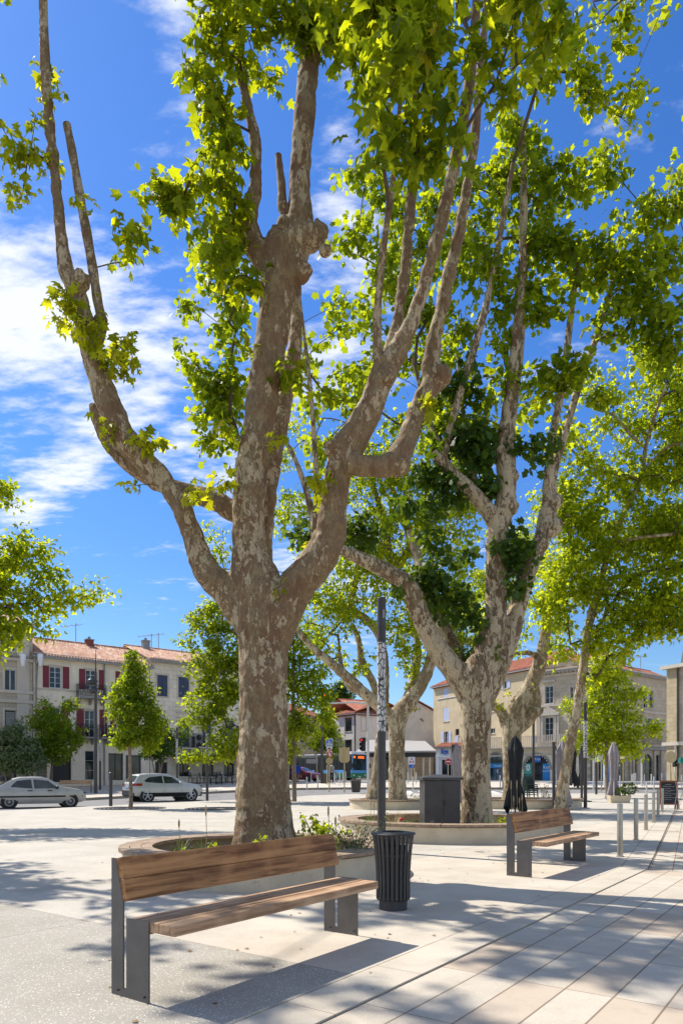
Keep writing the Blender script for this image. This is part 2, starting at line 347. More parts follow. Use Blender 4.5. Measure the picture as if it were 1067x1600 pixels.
MT['red_paint'] = M_simple('red_paint', (0.17, 0.012, 0.022), 0.55, 0, 0.15)
MT['blue_shutter'] = M_simple('blue_shutter', (0.028, 0.045, 0.095), 0.5, 0, 0.15)
MT['lilac_shutter'] = M_simple('lilac_shutter', (0.48, 0.52, 0.66), 0.6, 0, 0.06)
MT['black_iron'] = M_simple('black_iron', (0.02, 0.021, 0.025), 0.5, 0.4, 0.1)
MT['zinc'] = M_simple('zinc', (0.28, 0.27, 0.25), 0.6, 0.3, 0.15)
MT['beige_post'] = M_simple('beige_post', (0.46, 0.37, 0.20), 0.5, 0, 0.08)
MT['pale_post'] = M_simple('pale_post', (0.56, 0.54, 0.5), 0.45, 0.1, 0.08)
MT['black_cloth'] = M_simple('black_cloth', (0.018, 0.018, 0.02), 0.9, 0, 0.2, 8)
MT['grey_cloth'] = M_simple('grey_cloth', (0.29, 0.255, 0.265), 0.92, 0, 0.1, 6)
MT['chair_green'] = M_simple('chair_green', (0.012, 0.035, 0.026), 0.4, 0, 0.2)
MT['rubber'] = M_simple('rubber', (0.018, 0.018, 0.018), 0.85, 0, 0.2)
MT['black'] = M_simple('black_plastic', (0.012, 0.012, 0.013), 0.5, 0, 0.2)
MT['blue_sign'] = M_simple('blue_sign', (0.01, 0.12, 0.55), 0.4, 0, 0.04)
MT['red_sign'] = M_simple('red_sign', (0.55, 0.012, 0.015), 0.4, 0, 0.04)
MT['dark_blue_glass'] = M_glass('dark_blue_glass', (0.01, 0.045, 0.09))
MT['cyan_panel'] = M_simple('cyan_panel', (0.005, 0.20, 0.50), 0.4, 0, 0.06)
MT['teal_panel'] = M_simple('teal_panel', (0.05, 0.33, 0.27), 0.4, 0, 0.06)
MT['red_lamp'] = M_emit('red_lamp', (1.0, 0.02, 0.01), 3.0)
MT['orange_led'] = M_emit('orange_led', (1.0, 0.16, 0.02), 1.4)
# ---------------------------------------------------------------- ground
DS, DT = (0.585, 0.811), (0.811, -0.585)              # along the paving lines, across them
BEND = (4.31, 9.84); D2 = (0.448, 0.894); E2 = (0.894, -0.448)
def dotn(n, vec, d, off=0.0):
    q = n.node('ShaderNodeVectorMath', operation='DOT_PRODUCT'); n.link(vec, q.inputs[0]); q.inputs[1].default_value = (d[0], d[1], 0)
    return n.math('SUBTRACT', q.outputs['Value'], off)
def seam(n, c, at, w):                                 # 1 on the line c == at
    return n.math('LESS_THAN', n.math('ABSOLUTE', n.math('SUBTRACT', c, at)), w)
def rep(n, c, step, w, ph=0.0):
    fr = n.math('FRACT', n.math('DIVIDE', n.math('SUBTRACT', c, ph), step))
    return n.math('LESS_THAN', n.math('MINIMUM', fr, n.math('SUBTRACT', 1.0, fr)), w / step)
def M_ground(name, paving):
    m, nt, b, out = new_mat(name); n = N(nt)
    p = n.node('ShaderNodeNewGeometry').outputs['Position']
    s = dotn(n, p, DS); t = dotn(n, p, DT)
    s2 = dotn(n, p, D2, BEND[0] * D2[0] + BEND[1] * D2[1]); t2 = dotn(n, p, E2, BEND[0] * E2[0] + BEND[1] * E2[1])
    wob = n.noise(p, 2.5, 2)
    beyond = n.math('GREATER_THAN', s2, n.math('MULTIPLY', t2, -0.12))
    fine = n.noise(p, 210, 3, 0.7); med = n.noise(p, 1.1, 6, 0.65); pit = n.noise(p, 48, 4, 0.75)
    chips = n.vor(p, 100, 'F1', 'Distance'); cc = n.vor(p, 100, 'F1', 'Color'); sp = n.node('ShaderNodeSeparateColor'); n.link(cc, sp.inputs[0])
    chip = n.math('MULTIPLY', n.math('LESS_THAN', chips, n.math('MULTIPLY', sp.outputs[0], 0.52)), n.math('GREATER_THAN', sp.outputs[1], 0.45))
    conc = n.mix(n.ss(med, 0.3, 0.7), (0.445, 0.385, 0.30), (0.545, 0.485, 0.39))
    conc = n.mix(n.math('MULTIPLY', n.ss(pit, 0.60, 0.70), 0.55), conc, (0.26, 0.20, 0.14))
    conc = n.mix(n.math('MULTIPLY', chip, 0.28), conc, (0.75, 0.70, 0.62))
    jw = 0.0045
    if paving:
        # slabs: rows 0.285 wide along t, 0.95 long along s; they turn at the bend
        tt = n.mix(beyond, t, t2); ss_ = n.mix(beyond, s, s2)   # scalar pack through colour
        sepa = lambda q: q
        ti = n.math('FLOOR', n.math('DIVIDE', n.math('ADD', tt, 2.26 + 0.0), 0.2865)); si = n.math('FLOOR', n.math('DIVIDE', n.math('SUBTRACT', ss_, 0.47), 0.957))
        cb = n.node('ShaderNodeCombineXYZ'); n.link(ti, cb.inputs[0]); n.link(si, cb.inputs[1])
        wn_ = n.node('ShaderNodeTexWhiteNoise', noise_dimensions='2D'); n.link(cb.outputs[0], wn_.inputs['Vector'])
        conc = n.mix(n.ss(wn_.outputs[0], 0.4, 1.0, 0, 0.75), conc, (0.46, 0.355, 0.255))
        conc = n.mix(n.ss(n.noise(p, 3.2, 5, 0.7), 0.55, 0.75, 0, 0.35), conc, (0.33, 0.27, 0.21))
        j = n.math('MAXIMUM', rep(n, tt, 0.2865, 0.006, -2.26), rep(n, ss_, 0.957, 0.004, 0.47))
        col = n.mix(n.math('MULTIPLY', j, 0.8), conc, (0.16, 0.11, 0.07))
        h = n.math('SUBTRACT', n.math('MULTIPLY', fine, 0.25), n.math('MULTIPLY', j, 1.5))
    else:
        terr = n.mix(n.ss(med, 0.3, 0.7), (0.30, 0.275, 0.225), (0.365, 0.335, 0.28))
        terr = n.mix(chip, terr, n.mix(sp.outputs[2], (0.46, 0.42, 0.34), (0.74, 0.70, 0.62)))
        tz = n.math('MULTIPLY', n.math('LESS_THAN', s, 3.755), n.math('LESS_THAN', t, -2.61))
        tz2 = n.math('MULTIPLY', n.math('LESS_THAN', t, -5.5), 0.5)
        mid = n.mix(n.ss(med, 0.3, 0.7), (0.41, 0.37, 0.30), (0.49, 0.445, 0.37)); mid = n.mix(n.math('MULTIPLY', chip, 0.6), mid, (0.72, 0.69, 0.63))
        col = n.mix(n.math('GREATER_THAN', tz2, 0.2), conc, mid); col = n.mix(tz, col, terr)
        a = seam(n, t, -2.61, jw); a = n.math('MULTIPLY', a, n.math('LESS_THAN', s, 10.6))
        a2 = n.math('MULTIPLY', seam(n, t2, -0.35, jw * 1.2), beyond)
        b1 = n.math('MULTIPLY', seam(n, s, 3.755, 0.003), n.math('LESS_THAN', t, -2.61))
        b2 = n.math('MULTIPLY', seam(n, t, -5.5, jw), 1.0)
        bs = n.math('MULTIPLY', rep(n, s, 0.957, 0.003, 0.2), n.math('MULTIPLY', n.math('GREATER_THAN', t, -2.61), n.math('SUBTRACT', 1.0, beyond)))
        b3 = n.math('MULTIPLY', n.math('MULTIPLY', rep(n, s, 4.2, 0.004, 3.755), n.math('GREATER_THAN', s, 4.5)), n.math('LESS_THAN', t, -2.61))
        j = a
        for q in (a2, b1, b2, bs, b3): j = n.math('MAXIMUM', j, q)
        col = n.mix(n.math('MULTIPLY', j, 0.8), col, (0.14, 0.10, 0.065))
        st = n.ss(n.noise(p, 0.45, 6, 0.72), 0.50, 0.70, 0, 0.30); col = n.mix(st, col, (0.27, 0.235, 0.18))
        h = n.math('SUBTRACT', n.math('ADD', n.math('MULTIPLY', fine, 0.3), n.math('MULTIPLY', pit, 0.3)), j)
    n.put(b.inputs['Base Color'], col); b.inputs['Roughness'].default_value = 0.88; b.inputs['Specular IOR Level'].default_value = 0.2
    n.link(n.bump(h, 0.45, 0.004), b.inputs['Normal']); return m
MT['plaza'] = M_ground('plaza_concrete', False); MT['paving'] = M_ground('paving_slabs', True)
MT['asphalt'] = M_simple('asphalt', (0.20, 0.19, 0.175), 0.9, 0, 0.12, 3, 0.4, 150)
MT['pavement'] = M_simple('pavement', (0.50, 0.44, 0.355), 0.9, 0, 0.12, 0.8, 0.2, 150)
MT['kerb'] = M_simple('kerb_stone', (0.30, 0.26, 0.2), 0.9, 0, 0.15, 3)
MT['dark_gap'] = M_simple('gutter_dirt', (0.15, 0.095, 0.055), 0.95, 0, 0.4, 14)

def clip(poly, y0, y1):
    for lim, sgn in ((y0, 1), (y1, -1)):
        res = []
        for i in range(len(poly)):
            a, c = poly[i], poly[(i + 1) % len(poly)]
            ia, ic = sgn * (a[1] - lim) >= 0, sgn * (c[1] - lim) >= 0
            if ia: res.append(a)
            if ia != ic:
                f = (lim - a[1]) / (c[1] - a[1]); res.append((a[0] + (c[0] - a[0]) * f, lim))
        poly = res
        if not poly: break
    return poly
def terrain(name, poly, mat, dz=0.0, thick=0.3):
    mb = MB()
    for y0, y1 in ((-50, 42), (42, 60), (60, 3000)):
        q = clip(poly, y0, y1)
        if len(q) < 3: continue
        n = len(q); top = [(x, y, g(y) + dz) for x, y in q]
        if thick: mb.add([(x, y, z - thick) for x, y, z in top] + top, [tuple(range(n, 2 * n))] + [(i, (i + 1) % n, (i + 1) % n + n, i + n) for i in range(n)])
        else: mb.add(top, [tuple(range(n))])
    return obj(name, mb, mat, kind='structure')
terrain('ground', [(-900, -40), (900, -40), (900, 2500), (-900, 2500)], MT['asphalt'], -0.155, 0)
EDGE = [(2, 46), (-2, 44), (-6.8, 37.5), (-10.3, 31.2), (-12.8, 26.5), (-20, 20), (-60, 5)]
terrain('plaza_floor', [(-60, -8), (-7.68, -6.79), BEND, (22.4, 46)] + EDGE, MT['plaza'])
terrain('paving', [(-7.665, -6.80), (60, -8), (60, 46), (22.42, 46), (BEND[0] + 0.014, BEND[1])], MT['paving'], -0.011, 0.3)
gu = MB()
for a, c, e in (((-7.68, -6.79), BEND, DT), (BEND, (22.4, 46), E2)):
    w = 0.016
    p0 = [(a[0], a[1]), (c[0], c[1])]; p1 = [(a[0] + e[0] * w, a[1] + e[1] * w), (c[0] + e[0] * w, c[1] + e[1] * w)]
    gu.add([(*p0[0], -0.010), (*p1[0], -0.010), (*p1[1], g(p1[1][1]) - 0.016), (*p0[1], g(p0[1][1]) - 0.016)], [(0, 1, 2, 3)])
obj('gutter', gu, MT['dark_gap'], kind='structure')
FAR = [(-60, -10), (-40, 20), (-15.4, 42), (-9.5, 47.5), (-5, 51.5), (0, 52.5), (160, 52)]
terrain('pavement', FAR + [(160, 400), (-260, 400), (-260, -10)], MT['pavement'])
kb = MB()
def kerb_run(pts, side):
    for a, c in zip(pts[:-1], pts[1:]):
        dx, dy = c[0] - a[0], c[1] - a[1]; l = math.hypot(dx, dy); nx, ny = -dy / l * side * 0.14, dx / l * side * 0.14
        za, zc = g(a[1]) + 0.004, g(c[1]) + 0.004
        o = (-nx * 0.05, -ny * 0.05)
        kb.hexa([(a[0] + o[0], a[1] + o[1], za - .2), (c[0] + o[0], c[1] + o[1], zc - .2), (c[0] + nx, c[1] + ny, zc - .2), (a[0] + nx, a[1] + ny, za - .2),
                 (a[0] + o[0], a[1] + o[1], za), (c[0] + o[0], c[1] + o[1], zc), (c[0] + nx, c[1] + ny, zc), (a[0] + nx, a[1] + ny, za)])
kerb_run(FAR[1:], 1)
obj('kerb', kb, MT['kerb'], kind='structure')
terrain('side_road', [(-20, 63), (30, 63), (30, 88), (-20, 88)], MT['asphalt'], 0.004, 0)
# low kerb stones along the crossing and painted markings on the road
mk = MB()
for k in range(9):
    x0 = 3.5 + k * 1.0
    mk.add([(x0, 46.6, g(46.6) - .151), (x0 + .5, 46.6, g(46.6) - .151), (x0 + .5, 50.6, g(50.6) - .151), (x0, 50.6, g(50.6) - .151)], [(0, 1, 2, 3)])
obj('road_marking', mk, MT['off_white'], kind='structure')

# ---------------------------------------------------------------- round planters with timber rims
def planter(px, Y, rx, ry, label, seg=72, z=0.38, soil='soil'):
    x = Xp(px, Y); t = thing('round_planter', label, 'planter', (x, Y, 0), 0, 'round concrete planters with timber rims around the trees')
    def ring(ro, ri, z0, z1, a0=0, a1=2 * math.pi, n=seg, mb=None):
        mb = mb or MB(); full = abs(a1 - a0 - 2 * math.pi) < 1e-6
        m = n if full else n + 1
        def pt(off, k, zz): a = a0 + (a1 - a0) * k / n; return ((rx + off) * math.cos(a), (ry + off) * math.sin(a), zz)
        rows = [[pt(ri, k, z0) for k in range(m)], [pt(ro, k, z0) for k in range(m)], [pt(ro, k, z1) for k in range(m)], [pt(ri, k, z1) for k in range(m)]]
        vs = [v for r_ in rows for v in r_]; fs = []
        for r_ in range(4):
            for k in range(n):
                k2 = (k + 1) % m; r2 = (r_ + 1) % 4; fs.append((r_ * m + k, r_ * m + k2, r2 * m + k2, r2 * m + k))
        if not full: fs += [(0, 3 * m, 2 * m, m), (n, m + n, 2 * m + n, 3 * m + n)]
        return mb.add(vs, fs)
    obj('wall', ring(-0.05, -0.19, -0.02, z - 0.062), MT['planter_concrete'], t, True)
    wood = MB(); ns = 14
    for k in range(ns):
        a0 = 2 * math.pi * k / ns + 0.004; a1 = 2 * math.pi * (k + 1) / ns - 0.004
        for j in range(3):
            o = -0.145 * j; dz = random.uniform(-0.002, 0.002)
            ring(o, o - 0.137, z - 0.045 + dz, z + dz, a0, a1, 7, wood)
    obj('timber_rim', wood, MT['rim_wood'], t, False)
    so = MB(); n = seg; m = 6; vs = []
    for i in range(m):
        f = 1 - i / m
        for k in range(n):
            a = 2 * math.pi * k / n; X_, Y_ = (rx - 0.19) * f * math.cos(a), (ry - 0.19) * f * math.sin(a)
            vs.append((X_, Y_, 0.10 + 0.07 * (1 - f) + 0.05 * mnoise.noise((X_ * 2 + x, Y_ * 2, 1))))
    vs.append((0, 0, 0.18)); fs = [(i * n + k, i * n + (k + 1) % n, (i + 1) * n + (k + 1) % n, (i + 1) * n + k) for i in range(m - 1) for k in range(n)]
    fs += [((m - 1) * n + k, (m - 1) * n + (k + 1) % n, m * n) for k in range(n)]
    s = obj('soil', so.add(vs, fs), MT[soil], t, True)
    pb = MB()
    for i in range(int(70 * rx * ry)):
        a = random.random() * 6.283; rr = math.sqrt(random.random()) * 0.85; r0 = random.uniform(0.008, 0.028)
        pb.ball(((rx - 0.19) * rr * math.cos(a), (ry - 0.19) * rr * math.sin(a), 0.115 + 0.07 * (1 - rr)), r0, (1, random.uniform(.6, 1), .6), 6, 4)
    obj('stones', pb, MT['pebbles'], t, kind='stuff')
    return t
PL1 = planter(405, 9.62, 1.85, 1.85, 'large round planter with timber rim behind the front bench around the nearest plane tree')
PL2 = planter(706, 15.4, 2.52, 2.2, 'oval planter with timber rim holding the dark cabinet and second plane tree', soil='pebbles')
PL3 = planter(606, 28.3, 1.6, 1.6, 'far round planter holding two plane tree trunks behind the lamp post')
PL4 = planter(812, 29.2, 2.55, 2.0, 'far round planter beside the stacked chairs and the leaning trunk')

# ---------------------------------------------------------------- benches
def make_bench(label, loc, rz):
    t = thing('park_bench', label, 'bench', loc, rz, 'timber benches with steel end plates on the plaza')
    for sx in (-1, 1):
        x0, x1 = (sx * 1.05 - 0.006, sx * 1.05 + 0.006)
        pl = MB()
        poly = [(-.17, 0), (.17, 0), (.17, .812), (.128, .812), (.062, .565), (.062, .05), (.03, .05), (.03, .467), (-.17, .467)]
        vs = [(x0, y, z) for y, z in poly] + [(x1, y, z) for y, z in poly]; n = len(poly)
        # U-shaped plate as three quads strips: split to keep faces convex
        def q(pp):
            m = len(pp); pl.add([(x0, y, z) for y, z in pp] + [(x1, y, z) for y, z in pp], [tuple(range(m)), tuple(range(2 * m - 1, m - 1, -1))] + [(i, i + m, (i + 1) % m + m, (i + 1) % m) for i in range(m)])
        q([(-.17, .05), (.03, .05), (.03, .467), (-.17, .467)]); q([(.062, .05), (.17, .05), (.17, .812), (.128, .812), (.062, .565)]); q([(-.17, 0), (.17, 0), (.17, .05), (-.17, .05)])
        p = obj('end_plate', pl, MT['plate_metal'], t)
        for yy in (-.14, .1): obj('bolt', MB().tube([(x0 - .010, yy, .035), (x1 + .010, yy, .035)], .006, 6), MT['black'], p)
    for k, (y0, y1) in enumerate(((-.375, -.245), (-.24, -.11), (-.105, .028))):
        obj('seat_board', MB().box(-1.043, 1.043, y0, y1, .405, .464 + (0.0015 if k == 1 else 0)), MT['bench_seat_wood'], t, bevel=0.006)
    nv = Vector((0, .247, .069)).normalized(); nz = Vector((0, .066, .247)).normalized(); ny = Vector((0, -.247, .066)).normalized()
    for a0, a1 in ((-.004, .125), (.128, .258)):
        b0 = Vector((0, .060, .562)) + nz * a0; b1 = Vector((0, .060, .562)) + nz * a1
        pts = []
        for zz_ in (b0, b1):
            pts.append([(-1.056, zz_.y, zz_.z), (1.056, zz_.y, zz_.z), (1.056, zz_.y + ny.y * .042, zz_.z + ny.z * .042), (-1.056, zz_.y + ny.y * .042, zz_.z + ny.z * .042)])
        obj('backrest_board', MB().hexa(pts[0][::-1] + pts[1][::-1]), MT['bench_wood'], t, bevel=0.004)
    obj('seat_rail', MB().box(-1.04, 1.04, -.13, -.09, .385, .404), MT['plate_metal'], t)
    return t
B1 = make_bench('nearest brown timber bench with grey steel end plates in front of the round planter', (-.62, 4.935, 0), R(54.2))
B2 = copy_tree(B1, (2.94, 9.89, 0), R(52.6), 'smaller looking timber bench beside the oval planter near the steel bollards')

# ---------------------------------------------------------------- slatted litter bin
def bin_():
    t = thing('litter_bin', 'dark grey slatted litter bin with flared top standing by the bench end', 'litter bin', (.506, 6.84, 0))
    obj('base', MB().lathe([(.138, 0), (.138, .105), (.12, .105)], n=32), MT['dark_metal'], t, True)
    prof = [(.158, .095), (.166, .11), (.166, .32), (.172, .45), (.184, .58), (.199, .70), (.205, .735)]
    sl = MB(); ns = 24
    for k in range(ns):
        a = 2 * math.pi * (k + .5) / ns; ca, sa = math.cos(a), math.sin(a); w = .0145
        for (r0, z0), (r1, z1) in zip(prof[:-1], prof[1:]):
            def c(r, z, s, th): return (ca * (r - th) - sa * w * s, sa * (r - th) + ca * w * s, z)
            sl.hexa([c(r0, z0, -1, .005), c(r0, z0, -1, 0), c(r0, z0, 1, 0), c(r0, z0, 1, .005), c(r1, z1, -1, .005), c(r1, z1, -1, 0), c(r1, z1, 1, 0), c(r1, z1, 1, .005)])
    obj('slats', sl, MT['dark_metal'], t)
    for r_, z_ in ((.158, .115), (.176, .53), (.193, .70)): obj('hoop', MB().lathe([(r_ - .006, z_), (r_, z_), (r_, z_ + .012), (r_ - .006, z_ + .012), (r_ - .006, z_)], n=32, close=False), MT['dark_metal'], t)
    obj('liner', MB().lathe([(.13, .11), (.145, .62), (.139, .62), (.122, .13)], n=28), MT['black'], t, True)
    obj('lid', MB().lathe([(.214, .730), (.222, .740), (.214, .750), (.13, .762), (.118, .756), (.12, .735), (.214, .730)], n=40, close=False), MT['dark_metal'], t, True)
    return t
bin_()

# ---------------------------------------------------------------- lamp posts with a patterned sleeve
def M_sleeve():
    m, nt, b, out = new_mat('patterned_sleeve'); n = N(nt)
    v = n.pos(scale=(1, 1, 0.42), rz=0.0)
    v2 = n.node('ShaderNodeVectorMath', operation='ADD'); n.link(v, v2.inputs[0]); nn = n.node('ShaderNodeTexNoise'); nn.inputs['Scale'].default_value = 7; n.link(v, nn.inputs['Vector'])
    sc = n.node('ShaderNodeVectorMath', operation='SCALE'); sc.inputs['Scale'].default_value = 0.10; n.link(nn.outputs['Color'], sc.inputs[0]); n.link(sc.outputs[0], v2.inputs[1])
    e = n.vor(v2.outputs[0], 20, 'DISTANCE_TO_EDGE', 'Distance')
    n.put(b.inputs['Base Color'], n.mix(n.math('LESS_THAN', e, 0.085), (0.62, 0.61, 0.58), (0.03, 0.03, 0.034))); b.inputs['Roughness'].default_value = 0.5; return m
MT['sleeve'] = M_sleeve()
LG = 'dark lamp columns with a patterned pale sleeve'
def lamp_column(x, y, label, z=None, first=True):
    z = g(y) if z is None else z
    t = thing('lamp_column', label, 'lamp post', (x, y, z), 0, LG)
    obj('shaft', MB().lathe([(.0725, 0), (.0725, 4.36)], n=24), MT['dark_metal'], t, True)
    obj('patterned_sleeve', MB().lathe([(.0735, 2.07), (.0735, 3.60)], n=24, close=False), MT['sleeve'], t, True)
    obj('collar', MB().lathe([(.0745, 3.85), (.0745, 3.858)], n=24), MT['black'], t); obj('collar', MB().lathe([(.0745, 3.64), (.0745, 3.646)], n=24), MT['black'], t)
    obj('lamp_panel', MB().lathe([(.0742, 4.0), (.0742, 4.15)], n=24, close=False), MT['zinc'], t) if False else obj('lamp_panel', MB().rbox((.03, -.066, 4.08), (.035, .02, .14), R(25)), MT['zinc'], t)
    obj('cap', MB().lathe([(.0725, 4.36), (.066, 4.372)], n=24), MT['black'], t)
    return t
L0 = lamp_column(Xp(596, 12), 12.0, 'tall dark lamp column with patterned sleeve rising right behind the slatted bin')
for px, Y, lab in ((914, 28.9, 'dark patterned lamp column right of the leaning trunk'), (324, 37, 'patterned lamp column left of the nearest trunk in front of the cafe'),
                   (277, 47, 'patterned lamp column behind the silver crossover car'), (157, 49.5, 'slim patterned lamp column beside the tall street light'),
                   (931, 45, 'patterned lamp column hidden partly by the bright tree at right')):
    copy_tree(L0, (Xp(px, Y), Y, g(Y)), None, lab)

# ---------------------------------------------------------------- control cabinet
t = thing('control_cabinet', 'dark grey metal utility cabinet with sloping lid standing in the oval planter', 'cabinet', (Xp(686.5, 15.0), 15.0, .14), R(4))
cb_ = MB().box(-.38, .38, -.3, .3, 0, 1.08); obj('body', cb_, MT['dark_metal'], t, bevel=.006)
obj('lid', MB().add([(-.43, -.35, 1.085), (.43, -.35, 1.085), (.43, .35, 1.085), (-.43, .35, 1.085), (-.43, -.35, 1.135), (.43, -.35, 1.135), (.43, .35, 1.135), (-.43, .35, 1.135), (-.12, 0, 1.20), (.12, 0, 1.20)],
    [(3, 2, 1, 0), (0, 1, 5, 4), (1, 2, 6, 5), (2, 3, 7, 6), (3, 0, 4, 7), (4, 5, 9, 8), (5, 6, 9), (6, 7, 8, 9), (7, 4, 8)]), MT['dark_metal'], t)
d_ = obj('door', MB().box(-.37, .012, -.309, -.301, .03, 1.06), MT['dark_metal'], t, bevel=.003); obj('door', MB().box(.018, .37, -.309, -.301, .03, 1.06), MT['dark_metal'], t, bevel=.003)
v_ = MB()
for k in range(5): v_.rbox((-.22, -.312, .08 + .035 * k), (.09, .01, .012), 0, R(30))
obj('vent', v_, MT['zinc'], d_)
obj('handle', MB().rbox((.045, -.318, .6), (.02, .02, .12)), MT['black'], d_)

# ---------------------------------------------------------------- bollards
def bollard(name, x, y, h, r, mat, label, group, base=True, kind='bollard'):
    t = thing(name, label, kind, (x, y, g(y)), 0, group)
    obj('post', MB().lathe([(r, 0), (r, h - .012), (r * .93, h)], n=18), mat, t, True)
    if base: obj('base_ring', MB().lathe([(r * 1.45, 0.001), (r * 1.45, .012), (r, .016)], n=18), MT['zinc'], t, True)
    return t
SB = 'brushed steel bollards in a row along the paving'
rows = [(968, 11.3), (993, 14.2), (1008.5, 16.9), (1020.5, 19.7), (1027.5, 22.6), (1034, 25.3)]
ords = ['nearest and tallest steel bollard of the row right of the second bench', 'second steel bollard from the front in the row at right', 'third steel bollard from the front in the row at right',
        'fourth steel bollard from the front in the row at right', 'fifth steel bollard, left of the chalkboard', 'last steel bollard of the row, in front of the chalkboard']
b0 = None
for (px, Y), lab in zip(rows, ords):
    if b0 is None: b0 = bollard('steel_bollard', Xp(px, Y), Y, .86, .044, MT['steel'], lab, SB)
    else: copy_tree(b0, (Xp(px, Y), Y, 0), None, lab)
FB = 'small pale steel bollards along the far crossing'
fb = None
for px, Y in ((987, 54.5), (990, 56), (992.5, 57), (1006, 54), (1009.5, 43), (1017, 55), (1021, 50), (1033, 56), (1040, 57), (1048, 60), (1064, 53), (968, 52), (947, 53), (951, 55), (479.6, 50), (486, 60), (496.5, 52), (522.6, 57), (526, 62), (530.5, 58), (536, 58), (540, 60), (562, 48.5), (645, 50), (637, 58), (650, 58), (787, 49), (781, 52), (904, 53)):
    Y = Y + random.uniform(-.2, .2)
    if fb is None: fb = bollard('steel_bollard', Xp(px, Y), Y, .92, .045, MT['pale_post'], 'small pale steel bollard in the line along the far crossing', FB, False)
    else: copy_tree(fb, (Xp(px, Y), Y, g(Y)), None, None)
bd = bollard('dark_bollard', Xp(173.5, 30.4), 30.4, 1.42, .075, MT['dark_metal'], 'dark grey cylindrical post with rounded cap left of the young street tree', None, False, 'bollard')
obj('cap', MB().lathe([(.08, 1.42), (.08, 1.45), (.05, 1.48), (.01, 1.485)], n=18), MT['dark_metal'], bd, True)

# ---------------------------------------------------------------- closed parasols
def folded_cloth(prof, folds, depth, seed, n=72, flare=0.0):
    rs = random.Random(seed); ph = [rs.uniform(0, 6.28) for _ in range(6)]; vs = []
    m = len(prof)
    for i, (r, z) in enumerate(prof):
        f = i / (m - 1)
        for k in range(n):
            a = 2 * math.pi * k / n
            w = 1 + depth * (0.25 + 0.75 * (1 - f)) * math.cos(folds * a + 0.7 * math.sin(3.1 * f + ph[0])) + 0.10 * math.cos(2 * a + ph[1] + 2 * f) + 0.06 * math.cos((folds * 2 - 1) * a + ph[2] + 5 * f)
            zz_ = z + (0.10 * math.cos(folds * a) + 0.07 * math.cos(2 * a + ph[3])) * max(0, 0.12 - f) / 0.12
            vs.append((r * w * math.cos(a), r * w * math.sin(a), zz_))
    fs = [(i * n + k, i * n + (k + 1) % n, (i + 1) * n + (k + 1) % n, (i + 1) * n + k) for i in range(m - 1) for k in range(n)] + [tuple((m - 1) * n + k for k in range(n))]
    return MB().add(vs, fs)
def refine(prof, k=4):
    o = []
    for (a, b), (c, d) in zip(prof[:-1], prof[1:]):
        for i in range(k): o.append((a + (c - a) * i / k, b + (d - b) * i / k))
    return o + [prof[-1]]
def parasol(px, Y, ztop, zhem, mat, label, seed, w=1.0, mast=None, tie=True):
    x = Xp(px, Y); t = thing('closed_parasol', label, 'parasol', (x, Y, g(Y)), 0, 'closed parasols of the cafe terrace')
    H = ztop - zhem
    prof = refine([(.30 * w, zhem), (.24 * w, zhem + .18 * H), (.15 * w, zhem + .36 * H), (.165 * w, zhem + .5 * H), (.19 * w, zhem + .66 * H), (.22 * w, zhem + .80 * H), (.15 * w, zhem + .90 * H), (.07 * w, zhem + .97 * H), (.02, ztop)])
    obj('folded_canopy', folded_cloth(prof, 7, .26, seed), mat, t, True)
    if tie: obj('tie', MB().lathe([(.165 * w, zhem + .36 * H), (.168 * w, zhem + .37 * H), (.168 * w, zhem + .39 * H), (.165 * w, zhem + .40 * H)], n=20, close=False), mat, t, True)
    if mast is None:
        obj('pole', MB().cyl((0, 0), .025, 0, ztop - .1, 10), MT['dark_metal'], t, True)
        obj('foot', MB().lathe([(.28, 0), (.28, .05), (.05, .08)], n=20), MT['dark_metal'], t, True)
    else:
        mp_ = obj('mast', MB().box(mast - .05, mast + .05, -.05, .05, 0, ztop - .05), MT['dark_metal'], t, bevel=.005)
        obj('crank', MB().lathe([(.05, 0), (.05, .04)], (mast, -.10, 1.05), 12).tube([(mast, -.1, 1.0), (mast + .16, -.12, .95), (mast + .16, -.12, .85)], .012, 6), MT['dark_metal'], mp_)
        obj('arm', MB().tube([(mast, 0, ztop - .08), (mast + (0 - mast) * .5, 0, ztop - .5), (0, 0, ztop - .02)], [.03, .028, .02], 8), MT['dark_metal'], t)
        obj('base_plate', MB().box(mast - .4, mast + .4, -.4, .4, 0, .05), MT['dark_metal'], t, bevel=.01)
    return t
parasol(804.5, 23, 2.64, .22, MT['black_cloth'], 'black closed parasol hanging right in front of the stacked garden chairs', 3, 1.12)
parasol(878, 27, 2.68, .14, MT['grey_cloth'], 'mauve grey closed parasol half hidden behind the leaning trunk', 5, 1.05, mast=-.33)
parasol(893, 36, 2.9, .85, MT['black_cloth'], 'black closed parasol just right of the leaning trunk', 8, .95, mast=.5)
parasol(908.5, 40, 2.9, .75, MT['black_cloth'], 'slim black closed parasol left of the dark lamp column', 9, .8)
parasol(958, 34.6, 3.0, .05, MT['grey_cloth'], 'mauve grey closed parasol standing beside the shrub planter at right', 12, 1.08)
parasol(713, 24, 2.45, .35, MT['grey_cloth'], 'mauve grey closed parasol mostly hidden behind the second plane trunk', 15, .8, mast=-.12)
